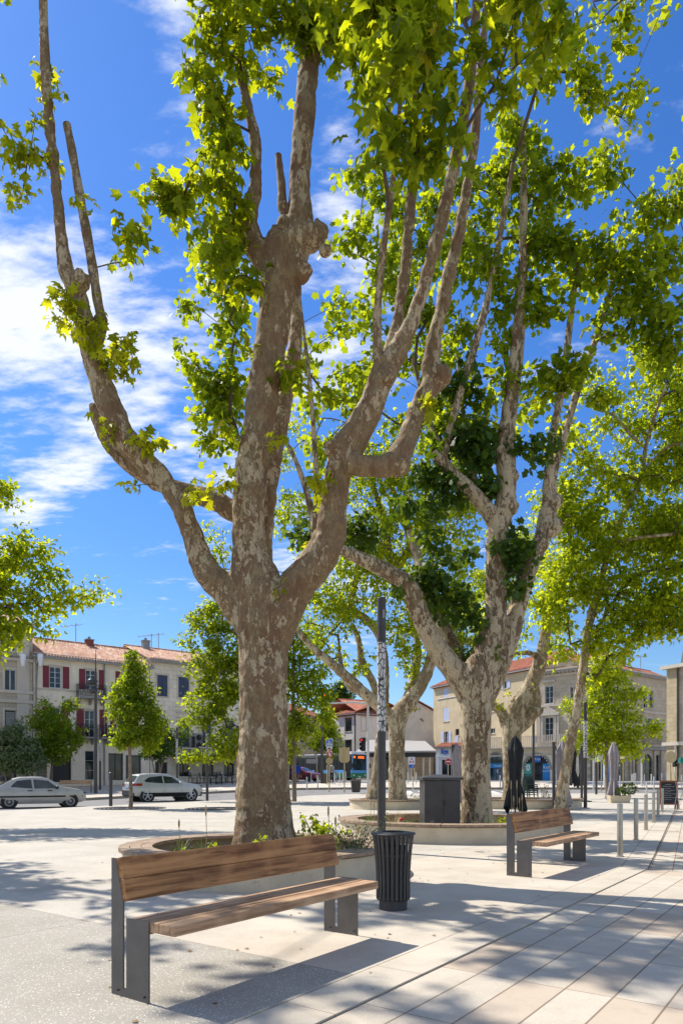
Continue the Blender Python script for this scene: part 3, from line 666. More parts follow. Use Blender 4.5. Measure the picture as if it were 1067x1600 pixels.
# ---------------------------------------------------------------- trees
def spline(pts, k=5):
    P_ = [np.array(p, float) for p in pts]; P_ = [2 * P_[0] - P_[1]] + P_ + [2 * P_[-1] - P_[-2]]; out = []
    for i in range(1, len(P_) - 2):
        p0, p1, p2, p3 = P_[i - 1:i + 3]
        for j in range(k):
            t = j / k; out.append(0.5 * ((2 * p1) + (-p0 + p2) * t + (2 * p0 - 5 * p1 + 4 * p2 - p3) * t * t + (-p0 + 3 * p1 - 3 * p2 + p3) * t ** 3))
    out.append(P_[-2]); return out
WK = 1.0
def limb3(pix, Y0, Y1, k=5):
    """(px, py, width px) rows -> smooth (x, y, z, radius) points; depth runs Y0 -> Y1"""
    n = len(pix); pts = []
    for i, (px, py, w) in enumerate(pix):
        Y = Y0 + (Y1 - Y0) * i / max(1, n - 1); p = P(px, py, Y); pts.append((p.x, p.y, p.z, w * WK / FPX * Y / 2))
    return spline(pts, k)
LEAF_A = [(0, 0), (.16, -.06), (.50, .06), (.30, .24), (.56, .56), (.24, .52), (.02, 1.0), (-.24, .54), (-.56, .54), (-.30, .24), (-.48, .08), (-.16, -.05)]
LEAF_B = [(0, 0), (.48, .12), (.26, .30), (.46, .62), (.0, 1.0), (-.46, .60), (-.26, .30), (-.48, .12)]
def leaf_tpl(kind):
    o = {'A': LEAF_A, 'B': LEAF_B}[kind]
    v = [(0, .38, 0)] + [(x, y, -0.30 * (x * x) - 0.28 * max(0, y - .3) ** 2 + (0.06 if i % 2 else 0)) for i, (x, y) in enumerate(o)]
    n = len(o); return np.array(v), np.array([(0, 1 + i, 1 + (i + 1) % n) for i in range(n)])
def leaf_tpl_c():
    v = np.array([(0, 0, 0), (.5, .25, -.08), (.22, .5, 0), (0, 1, -.15), (-.22, .5, 0), (-.5, .25, -.08)]); return v, np.array([(0, 1, 2), (0, 2, 4), (2, 3, 4), (0, 4, 5)])
TPL = {'A': leaf_tpl('A'), 'B': leaf_tpl('B'), 'C': leaf_tpl_c()}
def leaf_mesh(name, pos, tip, nor, size, kind, mat, parent, off, stuff=False):
    pos = np.asarray(pos); n = len(pos)
    if n == 0: return None
    tip = tip / np.linalg.norm(tip, axis=1)[:, None]; nor = nor - tip * (nor * tip).sum(1)[:, None]; nor /= np.linalg.norm(nor, axis=1)[:, None] + 1e-9
    side = np.cross(tip, nor); V, F = TPL[kind]; nv, nf = len(V), len(F)
    fold = RS.uniform(0.3, 3.2, n)
    co = pos[:, None, :] + size[:, None, None] * (V[None, :, 0:1] * side[:, None, :] + V[None, :, 1:2] * tip[:, None, :] + (V[None, :, 2:3] * fold[:, None, None]) * nor[:, None, :])
    co = co.reshape(-1, 3) - np.array(off)
    fi = (F[None] + (np.arange(n) * nv)[:, None, None]).reshape(-1)
    me = bpy.data.meshes.new(name); me.vertices.add(n * nv); me.vertices.foreach_set('co', co.ravel().astype(np.float32))
    me.loops.add(len(fi)); me.loops.foreach_set('vertex_index', fi.astype(np.int32))
    me.polygons.add(n * nf); me.polygons.foreach_set('loop_start', np.arange(0, n * nf * 3, 3, dtype=np.int32)); me.polygons.foreach_set('loop_total', np.full(n * nf, 3, dtype=np.int32))
    me.update(calc_edges=True); me.polygons.foreach_set('use_smooth', [True] * (n * nf)) if kind != 'C' else None
    me.materials.append(mat); o = bpy.data.objects.new(name, me); COL.objects.link(o); o.parent = parent
    if parent: o['kind'] = 'stuff'
    return o
NLEAF = 0; DENS = 3.2; PERK = 2.1; SPK = 0.64; LK = 0.82
def crown(tree, off, nodes, specs, Yd, mat, kind='A', leaf=0.17, per=11, spread=0.17, cl_r=0.30, name='crown', twigs=True, droop=0.55, maxseg=0.9, twr=0.0046, seed=1):
    """specs rows: (px, py, rx px, ry px, density[, Y, depth radius]); clusters of leaves on twigs that grow from the nearest wood"""
    global NLEAF
    rs = np.random.RandomState(seed); C = []
    for sp in specs:
        px, py, rx, ry, dens = sp[:5]; Y = sp[5] if len(sp) > 5 else Yd; s = Y / FPX
        c = np.array(P(px, py, Y)); R3 = np.array([rx * s, sp[6] if len(sp) > 6 else max(0.4, (rx + ry) / 2 * s * 0.8), ry * s])
        n = max(1, int(round(dens * R3[0] * R3[2] / (cl_r ** 2) * DENS)))
        for _ in range(n):
            while True:
                q = rs.uniform(-1, 1, 3)
                if (q ** 2).sum() <= 1: break
            q = q * (0.75 + 0.25 * rs.rand()) ; C.append(c + q * R3)
    C = np.array(C)
    if len(C) == 0: return
    W = np.array(nodes, float)[:, :3]
    d0 = np.array([np.min(((W - c) ** 2).sum(1)) for c in C]); C = C[np.argsort(d0)]
    pts = [w for w in W]; par = [-1] * len(W); m0 = len(W); arr = np.zeros((len(W) + 12 * len(C) + 400, 3)); arr[:m0] = W; cnt = m0; leafn = []
    for c in C:
        dv = arr[:cnt] - c; dist = np.sqrt((dv ** 2).sum(1)); pen = np.where(np.arange(cnt) < m0, 0.12, 0.0) + np.maximum(0, dv[:, 2]) * 0.5
        j = int(np.argmin(dist + pen)); L = dist[j]; k = int(min(8, max(1, math.ceil(L / maxseg * 2)))); a = arr[j].copy(); last = j
        sag = rs.normal(0, 0.06 * L, 3); sag[2] += 0.10 * L
        for i in range(1, k + 1):
            f = i / k; p = a + (c - a) * f + sag * 4 * f * (1 - f) * 0.5; arr[cnt] = p; par.append(last); last = cnt; cnt += 1
            if cnt >= len(arr) - 2: arr = np.vstack([arr, np.zeros((2000, 3))])
        leafn.append(last)
    cntd = np.zeros(cnt)
    for l in leafn: cntd[l] += 1
    for i in range(cnt - 1, m0 - 1, -1):
        if par[i] >= m0: cntd[par[i]] += cntd[i]
    if twigs:
        mb = MB()
        for i in range(m0, cnt):
            r1 = twr * math.sqrt(max(1, cntd[i])); r0 = r1 * 1.08
            mb.tube([arr[par[i]], arr[i]], [min(.05, r0), min(.05, r1)], 4, False)
        obj('twigs', mb, MT['twig'], tree, True, kind='stuff', off=off)
    pos, tip, nor, sz = [], [], [], []
    for l in leafn:
        c = arr[l]; a = arr[par[l]]; d = c - a; d /= np.linalg.norm(d) + 1e-6
        n = max(3, int(per * PERK * rs.uniform(.55, 1.4))); k = rs.normal(0, spread * SPK, (n, 3)); k[:, 2] *= 0.75
        p = c + k - d * rs.uniform(0, .12, n)[:, None]
        t = rs.normal(0, .6, (n, 3)) + k / spread * .45 + d * .25; t[:, 2] -= droop + .35 * rs.rand(n)
        nn = rs.normal(0, .48, (n, 3)); nn[:, 2] += 1.0
        pos.append(p); tip.append(t); nor.append(nn); sz.append(leaf * LK * rs.uniform(.38, 1.3, n))
    pos = np.vstack(pos); NLEAF += len(pos)
    leaf_mesh(name, pos, np.vstack(tip), np.vstack(nor), np.concatenate(sz), kind, mat, tree, off)
def wood(tree, off, limbs, knobs, mat, voxel, thin=0.0, smooth=8, gnarl=0.02, name='trunk'):
    mb = MB(); tb = MB(); rs = random.Random(5)
    for L in limbs:
        thick = [p for p in L if p[3] * 2 >= thin]
        if len(thick) >= 2 and (L[0][3] * 2 >= thin):
            j = max(i for i, p in enumerate(L) if p[3] * 2 >= thin); seg = L[:j + 1]
            if len(seg) >= 2: mb.tube([p[:3] for p in seg], [p[3] for p in seg], 14)
            rest = L[max(0, j - 1):]
        else: rest = L
        if len(rest) >= 2: tb.tube([p[:3] for p in rest], [p[3] * (1 + .06 * math.sin(i * 1.3)) for i, p in enumerate(rest)], 10)
    for (c, r) in knobs:
        mb.ball(c, r, (1, 1, .9), 12, 8)
        for _ in range(9):
            a = rs.uniform(0, 6.28); e = rs.uniform(-.8, .9); mb.ball((c[0] + r * .75 * math.cos(a), c[1] + r * .75 * math.sin(a), c[2] + r * .8 * e), r * rs.uniform(.2, .45), (1, 1, 1), 10, 6)
    o = obj(name, mb, mat, tree, True, off=off)
    m = o.modifiers.new('r', 'REMESH'); m.mode = 'VOXEL'; m.voxel_size = voxel; m.use_smooth_shade = True
    m = o.modifiers.new('s', 'SMOOTH'); m.factor = .5; m.iterations = smooth
    tx = bpy.data.textures.new('gnarl', 'CLOUDS'); tx.noise_scale = .22; tx.noise_depth = 2
    m = o.modifiers.new('d', 'DISPLACE'); m.texture = tx; m.strength = gnarl * 2; m.mid_level = .54; m.texture_coords = 'LOCAL'
    bake(o); o.data.polygons.foreach_set('use_smooth', [True] * len(o.data.polygons))
    if tb.v: obj('branches', tb, mat, tree, True, kind='stuff', off=off)
    return o
TG = 'plane trees in the round planters'
def plant_base(px, Y, z=0.0): return Vector((Xp(px, Y), Y, z))

# ---- nearest plane tree
WK = 0.93; T1 = plant_base(413, 9.6, .1); t1 = thing('plane_tree', 'massive plane tree with mottled brown bark and candelabra limbs, nearest to the viewer', 'tree', T1, 0, TG)
L = []
L.append(limb3([(413, 1345, 130), (413, 1318, 112), (412, 1285, 99), (411, 1240, 91), (411, 1180, 85), (411, 1100, 81), (411, 1020, 82), (408, 960, 92), (398, 905, 84), (389, 850, 58), (391, 750, 55), (400, 690, 53), (413, 600, 53), (427, 510, 55), (434, 450, 62), (440, 405, 74), (452, 380, 70)], 9.6, 9.5))
L.append(limb3([(452, 400, 64), (466, 365, 52), (469, 330, 42), (468, 270, 35), (474, 200, 36), (480, 130, 34), (488, 60, 32), (496, -20, 27), (502, -140, 22), (508, -300, 15)], 9.5, 9.3))
L.append(limb3([(430, 425, 40), (405, 395, 42), (388, 362, 38), (390, 325, 30), (400, 280, 22), (397, 220, 20), (386, 160, 18), (377, 110, 16), (372, 50, 14), (362, -60, 11), (350, -200, 8)], 9.5, 9.4))
L.append(limb3([(452, 350, 20), (442, 325, 17), (440, 290, 14), (437, 262, 12), (435, 243, 11)], 9.5, 9.6))
L.append(limb3([(415, 1000, 70), (380, 955, 62), (352, 922, 52), (322, 890, 46), (303, 845, 38), (286, 798, 34), (262, 760, 34), (228, 722, 40), (192, 680, 45), (166, 620, 43), (146, 560, 38), (136, 520, 33), (120, 460, 33), (103, 418, 27), (94, 350, 19), (86, 270, 18), (77, 190, 18), (71, 100, 17), (68, 0, 14), (64, -130, 11), (62, -260, 7)], 9.6, 9.2, 4))
L.append(limb3([(150, 545, 16), (160, 510, 17), (153, 470, 16), (147, 430, 16), (137, 370, 16), (125, 305, 15), (113, 235, 14), (105, 195, 13)], 9.3, 9.5))
L.append(limb3([(395, 815, 34), (360, 795, 36), (325, 778, 32), (285, 766, 29), (245, 752, 29), (200, 722, 29), (170, 690, 27), (153, 655, 22), (146, 633, 14)], 9.9, 9.9))
L.append(limb3([(420, 960, 60), (412, 900, 40), (413, 850, 30), (418, 790, 28), (426, 725, 30), (440, 650, 30), (452, 590, 27), (461, 530, 24), (463, 470, 18), (466, 400, 12)], 9.9, 10.8))
L.append(limb3([(418, 1000, 80), (440, 955, 72), (465, 915, 64), (495, 878, 60), (516, 835, 52), (522, 785, 46), (528, 740, 46), (540, 705, 54), (556, 680, 50), (577, 640, 44), (592, 600, 42), (603, 565, 42)], 9.6, 9.0))
L.append(limb3([(600, 590, 40), (620, 550, 34), (642, 505, 26), (662, 445, 23), (685, 365, 23), (702, 290, 22), (718, 220, 20), (733, 130, 18), (743, 20, 14), (750, -120, 11), (758, -260, 7)], 9.0, 8.6))
L.append(limb3([(604, 585, 30), (612, 540, 24), (622, 495, 20), (631, 430, 19), (640, 340, 17), (645, 250, 14), (648, 150, 11), (650, 40, 8)], 9.0, 9.2))
L.append(limb3([(598, 590, 26), (590, 545, 17), (590, 480, 13), (600, 380, 11), (612, 300, 10), (620, 220, 8), (628, 120, 6)], 9.0, 8.7))
L.append(limb3([(540, 722, 40), (572, 728, 34), (608, 726, 40), (630, 700, 38), (645, 660, 32), (662, 620, 32), (682, 592, 38)], 9.1, 9.4))
L.append(limb3([(676, 600, 34), (672, 570, 27), (683, 510, 24), (703, 425, 22), (720, 350, 20), (733, 270, 18), (742, 205, 16), (752, 90, 13), (764, -40, 10)], 9.4, 9.3))
kn = [(P(484, 372, 9.4), .19), (P(507, 392, 9.35), .09), (P(444, 350, 9.45), .12), (P(500, 362, 9.4), .12), (P(470, 425, 9.4), .16), (P(520, 700, 9.1), .12), (P(600, 590, 9.0), .17), (P(690, 588, 9.35), .14), (P(674, 585, 9.4), .13),
      (P(150, 640, 9.9), .09), (P(160, 672, 9.9), .11), (P(157, 500, 9.3), .10), (P(125, 440, 9.2), .14), (P(380, 345, 9.5), .13), (P(622, 728, 9.2), .16), (P(130, 340, 9.5), .05)]
wood(t1, T1, L, kn, MT['bark_main'], .020, .13, 3, .032)
nodes1 = [p for l in L for p in l[::2]]
BIG = [(350, 45, 45, 70, 1.2), (430, 30, 70, 50, 1.3), (340, 150, 28, 50, 1.2), (420, 130, 22, 40, .7, 10.6), (338, 230, 34, 50, 1.3), (345, 330, 44, 45, 1.2), (355, 410, 34, 50, 1.1), (520, 60, 40, 60, .6), (500, 30, 60, 40, .9),
       (255, 290, 60, 35, .8), (215, 375, 40, 35, .9), (300, 300, 40, 30, .8), (385, 470, 20, 45, .5), (395, 530, 22, 30, .6),
       (458, 575, 26, 24, 1.0), (348, 660, 16, 30, .6), (330, 120, 30, 40, .7)]
crown(t1, T1, nodes1, BIG, 9.2, MT['leaf_main'], 'A', .185, 14, .18, .29, seed=2, twr=.006)
NEARTOP = [(600, 90, 42, 80, 1.0, 7.0, .8), (680, 70, 60, 70, 1.0, 7.2, .8), (655, 180, 60, 50, .9, 7.3, .7), (592, 185, 32, 36, .8, 7.6, .5), (770, 50, 60, 60, 1.0, 7.6, .8), (840, 60, 36, 44, .9, 8.0, .6), (715, 165, 40, 40, .8, 7.2, .5), (800, 130, 36, 30, .7, 8.0, .5), (640, 225, 40, 20, .7, 7.3, .4), (560, 20, 30, 24, .7, 7.6, .5),
           (640, -90, 260, 110, .9, 7.6, 1.6), (560, 20, 40, 40, 1.0, 7.6, .6)]
crown(t1, T1, nodes1, NEARTOP, 7.5, MT['leaf_main'], 'A', .21, 14, .19, .30, name='lower_foliage', seed=3)
MIDT1 = [(570, 250, 40, 30, .7), (590, 210, 40, 40, .8), (640, 260, 40, 24, .8)]
YEL = [(55, 90, 16, 25, .5), (75, 160, 40, 25, .5), (40, 260, 32, 40, .9), (62, 215, 25, 30, .8), (30, 320, 22, 25, .6), (15, 210, 20, 25, .5), (130, 310, 10, 10, .6), (110, 490, 36, 26, 1.1), (165, 520, 50, 34, 1.2), (185, 565, 28, 26, 1.0), (130, 470, 25, 15, .8), (185, 560, 22, 20, .9),
       (165, 665, 20, 14, 1.2), (220, 690, 32, 22, 1.0), (258, 705, 16, 15, .9), (195, 752, 14, 9, 1.2), (320, 780, 26, 16, 1.1), (350, 755, 16, 14, .8), (500, 760, 24, 30, 1.0), (490, 830, 14, 14, .8), (670, 640, 24, 20, 1.0), (440, 690, 10, 14, .5), (425, 920, 10, 8, 1.0)]
crown(t1, T1, nodes1, YEL, 9.2, MT['leaf_yellow'], 'A', .15, 8, .11, .22, name='sprouts', seed=4)
ABOVE = [(130, -250, 240, 160, .30), (420, -260, 260, 190, .55), (760, -260, 240, 190, .50), (420, -520, 330, 150, .40), (-40, -120, 60, 160, .35)]
crown(t1, T1, nodes1, ABOVE, 9.4, MT['leaf_main'], 'B', .20, 12, .22, .34, name='upper_crown', seed=5)

# ---- second plane tree
WK = 0.84; T2 = plant_base(744, 15.4, .1); t2 = thing('plane_tree', 'large plane tree with pale flaking bark beside the dark cabinet in the oval planter', 'tree', T2, 0, TG)
L = []
L.append(limb3([(746, 1312, 78), (745, 1290, 66), (744, 1250, 56), (743, 1180, 54), (743, 1110, 60), (745, 1060, 66), (762, 1015, 52), (774, 960, 42), (775, 900, 39), (777, 840, 40), (782, 800, 40)], 15.4, 15.3))
L.append(limb3([(735, 1085, 56), (712, 1050, 46), (682, 1012, 40), (657, 962, 37), (640, 918, 35), (608, 895, 30), (568, 875, 26), (530, 857, 21), (500, 838, 17)], 15.4, 14.6))
L.append(limb3([(500, 840, 18), (488, 805, 14), (478, 765, 11), (462, 720, 9), (445, 685, 7), (430, 640, 5)], 14.6, 14.8)); L.append(limb3([(492, 830, 15), (494, 760, 11), (491, 690, 9), (486, 620, 8), (480, 560, 7), (470, 480, 5)], 14.6, 14.3))
L.append(limb3([(730, 1080, 50), (708, 1020, 36), (684, 965, 30), (664, 920, 24), (655, 880, 20), (640, 830, 12)], 15.6, 16.6))
L.append(limb3([(780, 830, 36), (760, 795, 30), (732, 765, 28), (702, 737, 26), (682, 708, 22)], 15.3, 15.0))
L.append(limb3([(690, 720, 18), (704, 665, 14), (720, 610, 14), (742, 540, 13), (764, 455, 12), (784, 350, 11), (801, 255, 8)], 15.0, 14.7))
L.append(limb3([(782, 815, 38), (791, 770, 36), (790, 735, 34), (781, 700, 26)], 15.3, 15.3))
L.append(limb3([(786, 740, 26), (784, 690, 20), (792, 640, 20), (802, 570, 20), (810, 490, 18), (816, 400, 16), (818, 300, 14), (815, 190, 10)], 15.3, 15.0)); L.append(limb3([(796, 750, 24), (798, 690, 16), (803, 630, 15), (812, 550, 14), (818, 470, 12), (822, 380, 9)], 15.3, 15.6))
L.append(limb3([(755, 1085, 50), (778, 1040, 44), (798, 990, 36), (812, 935, 33), (828, 880, 34), (845, 845, 30), (856, 800, 34)], 15.4, 15.6))
L.append(limb3([(856, 800, 26), (855, 745, 17), (863, 680, 14), (878, 600, 13), (893, 480, 11), (904, 400, 8)], 15.6, 15.4)); L.append(limb3([(860, 800, 24), (864, 740, 16), (880, 685, 14), (905, 600, 12), (930, 530, 11), (955, 450, 9), (978, 380, 6)], 15.6, 15.8))
L.append(limb3([(700, 740, 12), (690, 700, 8), (665, 640, 8), (645, 560, 7)], 15.1, 15.6)); L.append(limb3([(742, 760, 12), (735, 700, 9), (722, 640, 9), (716, 560, 8)], 15.3, 15.8))
kn = [(P(858, 825, 15.6), .26), (P(862, 785, 15.6), .22), (P(843, 850, 15.5), .18), (P(790, 790, 15.3), .26), (P(797, 745, 15.3), .20), (P(683, 712, 15), .15), (P(498, 838, 14.6), .17), (P(655, 885, 16.6), .16)]
wood(t2, T2, L, kn, MT['bark_pale'], .032, .17, 6, .02)
nodes2 = [p for l in L for p in l[::2]]
DK = [(560, 830, 60, 28, 1.3), (480, 830, 36, 28, 1.0), (660, 915, 55, 34, 1.2), (700, 940, 40, 40, 1.0), (720, 690, 60, 40, 1.6), (680, 760, 50, 40, 1.0), (740, 750, 50, 40, .9), (650, 800, 40, 30, .8), (810, 880, 28, 60, .8), (800, 860, 40, 30, 1.1), (840, 700, 36, 30, .9), (740, 1000, 30, 40, .5), (700, 850, 50, 30, .6), (720, 600, 40, 40, .7)]
DK = [(*q[:4], q[4] * 1.6) for q in DK]; 
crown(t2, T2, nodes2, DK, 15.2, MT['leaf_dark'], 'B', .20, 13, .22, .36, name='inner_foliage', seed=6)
MID = [(560, 270, 40, 30, .7), (560, 370, 50, 35, .7), (530, 500, 45, 40, .7), (560, 600, 40, 60, .45), (500, 620, 30, 60, .4), (610, 420, 50, 70, .6), (650, 480, 50, 80, .6), (680, 300, 50, 60, .7), (740, 420, 60, 80, .8), (700, 520, 40, 50, .6),
       (800, 220, 50, 60, .9), (830, 300, 60, 60, .9), (760, 300, 50, 60, .7), (900, 280, 70, 35, 1.1), (960, 250, 40, 25, .8), (840, 400, 60, 60, .9), (920, 400, 70, 50, 1.2), (1000, 430, 60, 70, 1.3), (1040, 520, 45, 80, 1.2), (1045, 300, 35, 50, 1.0), (1000, 340, 50, 30, .7),
       (890, 580, 55, 30, 1.5), (850, 600, 30, 30, .8), (960, 500, 40, 40, .8), (780, 500, 40, 60, .7), (720, 640, 60, 50, .7), (790, 600, 40, 50, .4), (930, 620, 30, 24, .6), (1050, 400, 30, 40, 1.0), (860, 480, 50, 40, .8), (300, 560, 26, 30, 1.2), (330, 620, 34, 60, 1.2), (300, 490, 36, 14, .7), (360, 500, 34, 60, 1.2), (335, 400, 40, 60, 1.0), (355, 590, 34, 60, 1.3), (320, 690, 26, 24, .8), (350, 680, 30, 40, .9), (450, 540, 40, 50, .5)]
MID = [(*q[:4], q[4] * 1.5) for q in MID] + [(560, 610, 50, 60, .9, 18.5), (620, 560, 50, 60, .9, 18), (500, 700, 40, 50, .7, 18.5), (650, 660, 50, 40, 1.0, 18), (690, 600, 50, 60, .9, 17), (600, 330, 50, 60, .9, 17), (640, 400, 50, 60, 1.0, 17), (700, 380, 40, 70, 1.0, 16.5), (570, 500, 50, 40, .8, 18), (770, 680, 50, 40, .9, 17), (820, 620, 40, 40, .7, 17), (870, 680, 40, 40, .6, 17)]
crown(t2, T2, nodes2, MID, 15.3, MT['leaf_mid'], 'B', .185, 12, .22, .36, seed=7)
TOPR = [(920, 130, 50, 30, .8, 13), (960, 160, 40, 26, .9, 13), (995, 190, 18, 22, .9, 13), (1005, 120, 26, 22, .5, 13), (900, 95, 26, 20, .7, 13), (885, 40, 40, 40, .9, 13), (960, 15, 60, 16, .8, 13), (1040, 12, 30, 12, .7, 12), (850, 110, 40, 40, .8, 13), (960, 60, 30, 22, .5, 13)]; TOPR = [(*q[:4], q[4] * 1.5, q[5]) for q in TOPR]
crown(t2, T2, nodes2, TOPR, 13.0, MT['leaf_main'], 'B', .17, 11, .19, .32, name='outer_foliage', seed=8)
ABOVE = [(700, -120, 260, 140, .4), (1000, -160, 230, 150, .45), (1150, 250, 90, 260, .5), (860, -400, 260, 150, .35)]
crown(t2, T2, nodes2, ABOVE, 15.2, MT['leaf_mid'], 'C', .22, 11, .25, .42, name='upper_crown', seed=9)

# ---- pair of plane trees in the far planter
WK = 0.9; T3 = plant_base(621, 27.6, .1); t3 = thing('plane_tree', 'forked plane tree in the far round planter just right of the lamp column', 'tree', T3, 0, TG)
L = []
L.append(limb3([(621, 1262, 42), (621, 1248, 34), (620, 1200, 29), (620, 1150, 29), (622, 1120, 34), (640, 1095, 28), (660, 1065, 23), (672, 1035, 20), (675, 1000, 18), (662, 960, 17), (650, 920, 15)], 27.6, 27.2))
L.append(limb3([(618, 1130, 28), (598, 1108, 23), (570, 1084, 21), (540, 1056, 18), (512, 1032, 15), (482, 1006, 12), (465, 985, 8)], 27.6, 26.6))
L.append(limb3([(628, 1118, 20), (640, 1080, 17), (650, 1045, 15), (652, 1005, 12), (640, 960, 10), (625, 900, 12)], 27.8, 28.6))
L.append(limb3([(625, 900, 15), (606, 862, 18), (601, 815, 14), (586, 770, 10), (576, 715, 8), (570, 640, 5)], 28, 28)); L.append(limb3([(618, 890, 14), (640, 850, 12), (625, 800, 10), (608, 745, 9), (606, 690, 6)], 28, 28.3)); L.append(limb3([(640, 870, 10), (655, 820, 10), (668, 770, 8), (690, 720, 6)], 28, 28.4)); L.append(limb3([(570, 1082, 12), (545, 1075, 8), (535, 1050, 9), (530, 1020, 7)], 27.2, 27.4))
wood(t3, T3, L, [(P(622, 880, 28), .25), (P(603, 830, 28), .2), (P(655, 860, 28), .18)], MT['bark_far'], .05, .2, 5, .03)
n3 = [p for l in L for p in l[::2]]
S3 = [(500, 950, 50, 50, .8), (560, 900, 60, 50, .8), (620, 960, 60, 50, .7), (600, 840, 80, 60, 1.1), (660, 730, 70, 60, .9), (580, 700, 60, 60, .7), (720, 760, 60, 60, .9), (520, 1010, 40, 30, .6), (650, 1030, 40, 30, .5), (560, 1040, 40, 30, .4), (690, 900, 50, 60, .8), (640, 780, 70, 50, .8), (560, 760, 50, 50, .7), (480, 880, 40, 40, .7), (700, 820, 60, 60, .9), (720, 920, 40, 40, .8), (540, 960, 50, 30, .7), (640, 1000, 36, 30, .7), (450, 800, 40, 50, .7), (340, 850, 30, 50, .5), (430, 720, 30, 50, .5), (470, 660, 40, 40, .4), (800, 1010, 30, 16, .6)]
S3 = [(a, b, c, d, e * 2.2) for a, b, c, d, e in S3]
crown(t3, T3, n3, S3, 27.5, MT['leaf_bright'], 'C', .20, 12, .27, .46, seed=10)
SP = [(600, 1100, 12, 16, .5), (640, 1080, 14, 12, .5), (520, 1040, 14, 10, .5), (590, 1130, 8, 10, .6), (655, 1110, 10, 10, .5)]
crown(t3, T3, n3, SP, 27.4, MT['leaf_yellow'], 'C', .16, 7, .14, .3, name='sprouts', seed=11, twigs=False)
T3b = plant_base(584, 28.4, .1); t3b = thing('plane_tree', 'slender leaning plane tree mostly hidden behind the lamp column in the far planter', 'tree', T3b, 0, TG)
L = [limb3([(584, 1262, 44), (586, 1246, 34), (590, 1210, 22), (594, 1160, 18), (599, 1110, 18), (601, 1060, 16), (598, 1015, 15), (588, 985, 15), (568, 965, 15), (548, 950, 13), (556, 905, 10), (562, 860, 8)], 28.4, 28.2),
     limb3([(548, 950, 11), (530, 945, 9), (515, 930, 6)], 28.2, 28), limb3([(596, 1120, 14), (584, 1070, 14), (566, 1035, 13), (560, 1000, 11), (550, 975, 7)], 28.4, 28.8)]
wood(t3b, T3b, L, [], MT['bark_far'], .05, .2, 5, .03); n3b = [p for l in L for p in l[::2]]
crown(t3b, T3b, n3b, [(540, 890, 50, 40, .8), (510, 930, 40, 24, .7), (560, 860, 40, 30, .7), (590, 930, 30, 40, .5)], 28.4, MT['leaf_bright'], 'C', .20, 11, .27, .46, seed=12)

# ---- plane tree behind the folded black parasol
T4 = plant_base(800, 29.4, .1); t4 = thing('plane_tree', 'gnarled plane tree behind the black closed parasol and the second big trunk', 'tree', T4, 0, TG)
L = [limb3([(800, 1258, 48), (801, 1240, 36), (800, 1200, 33), (799, 1150, 34), (806, 1110, 34), (826, 1075, 27), (842, 1040, 25), (850, 1000, 20), (856, 950, 14), (862, 890, 10)], 29.4, 29),
     limb3([(796, 1140, 26), (782, 1112, 18), (768, 1100, 14), (758, 1085, 10)], 29.4, 29), limb3([(808, 1140, 22), (828, 1122, 20), (838, 1095, 17), (834, 1065, 13), (838, 1030, 9)], 29.4, 28.8), limb3([(845, 1030, 12), (825, 1020, 10), (800, 1022, 8), (790, 1018, 6)], 29, 29)]
wood(t4, T4, L, [(P(838, 1112, 29), .25)], MT['bark_far'], .05, .2, 5, .03); n4 = [p for l in L for p in l[::2]]
crown(t4, T4, n4, [(870, 900, 50, 60, .8), (840, 960, 50, 40, .8), (880, 1000, 40, 40, .7), (800, 990, 30, 30, .5), (760, 960, 30, 50, .5), (880, 820, 60, 50, .8)], 29, MT['leaf_bright'], 'C', .20, 12, .27, .46, seed=13)
crown(t4, T4, n4, [(835, 1080, 12, 24, .5), (800, 1085, 12, 12, .4), (780, 1100, 10, 16, .5)], 29, MT['leaf_yellow'], 'C', .16, 7, .14, .3, name='sprouts', seed=14, twigs=False)

# ---- leaning tree with the big bright crown at right
T5 = plant_base(872, 22.0); t5 = thing('plane_tree', 'leaning plane tree with thin curved trunk and huge bright green crown at right', 'tree', T5, 0, None)
L = [limb3([(871, 1278, 24), (874, 1262, 22), (881, 1220, 20), (891, 1160, 18), (902, 1100, 17), (911, 1040, 16), (917, 990, 15), (926, 950, 14), (940, 900, 12), (955, 850, 10), (975, 800, 9), (1000, 750, 8), (1008, 700, 7), (1022, 650, 6), (1040, 600, 4)], 22, 20.5),
     limb3([(926, 950, 10), (905, 900, 8), (890, 840, 6), (880, 780, 5)], 21.5, 21), limb3([(955, 850, 8), (1000, 840, 6), (1050, 835, 5)], 21, 20), limb3([(1008, 700, 6), (985, 680, 5), (960, 650, 4), (930, 640, 3)], 20.6, 20.8), limb3([(1000, 750, 6), (960, 740, 5), (920, 730, 4), (890, 700, 3)], 20.8, 21.4), limb3([(920, 1000, 8), (945, 960, 6), (950, 900, 5)], 21.6, 21.2), limb3([(1000, 740, 5), (1040, 700, 4), (1080, 690, 3)], 20.8, 20)]
wood(t5, T5, L, [], MT['bark_far'], .045, .16, 4, .02); n5 = [p for l in L for p in l[::2]]
S5 = [(960, 1000, 70, 40, 1.0), (1000, 930, 75, 60, 1.1), (900, 900, 60, 60, 1.0), (940, 830, 80, 60, 1.1), (1030, 830, 60, 70, 1.1), (880, 780, 50, 50, .8), (960, 740, 70, 50, .8), (1040, 730, 50, 60, .9), (900, 690, 50, 40, .5), (980, 650, 60, 50, .55), (1050, 630, 40, 60, .7), (930, 600, 50, 36, .45), (880, 1020, 36, 18, .4), (1040, 960, 50, 50, 1.0), (860, 950, 40, 50, .8), (1090, 850, 70, 160, .8), (1090, 640, 60, 130, .6), (950, 1050, 40, 14, .4), (1020, 570, 50, 40, .6)]
S5 = [(a, b, c, d, e * 2.9) for a, b, c, d, e in S5]
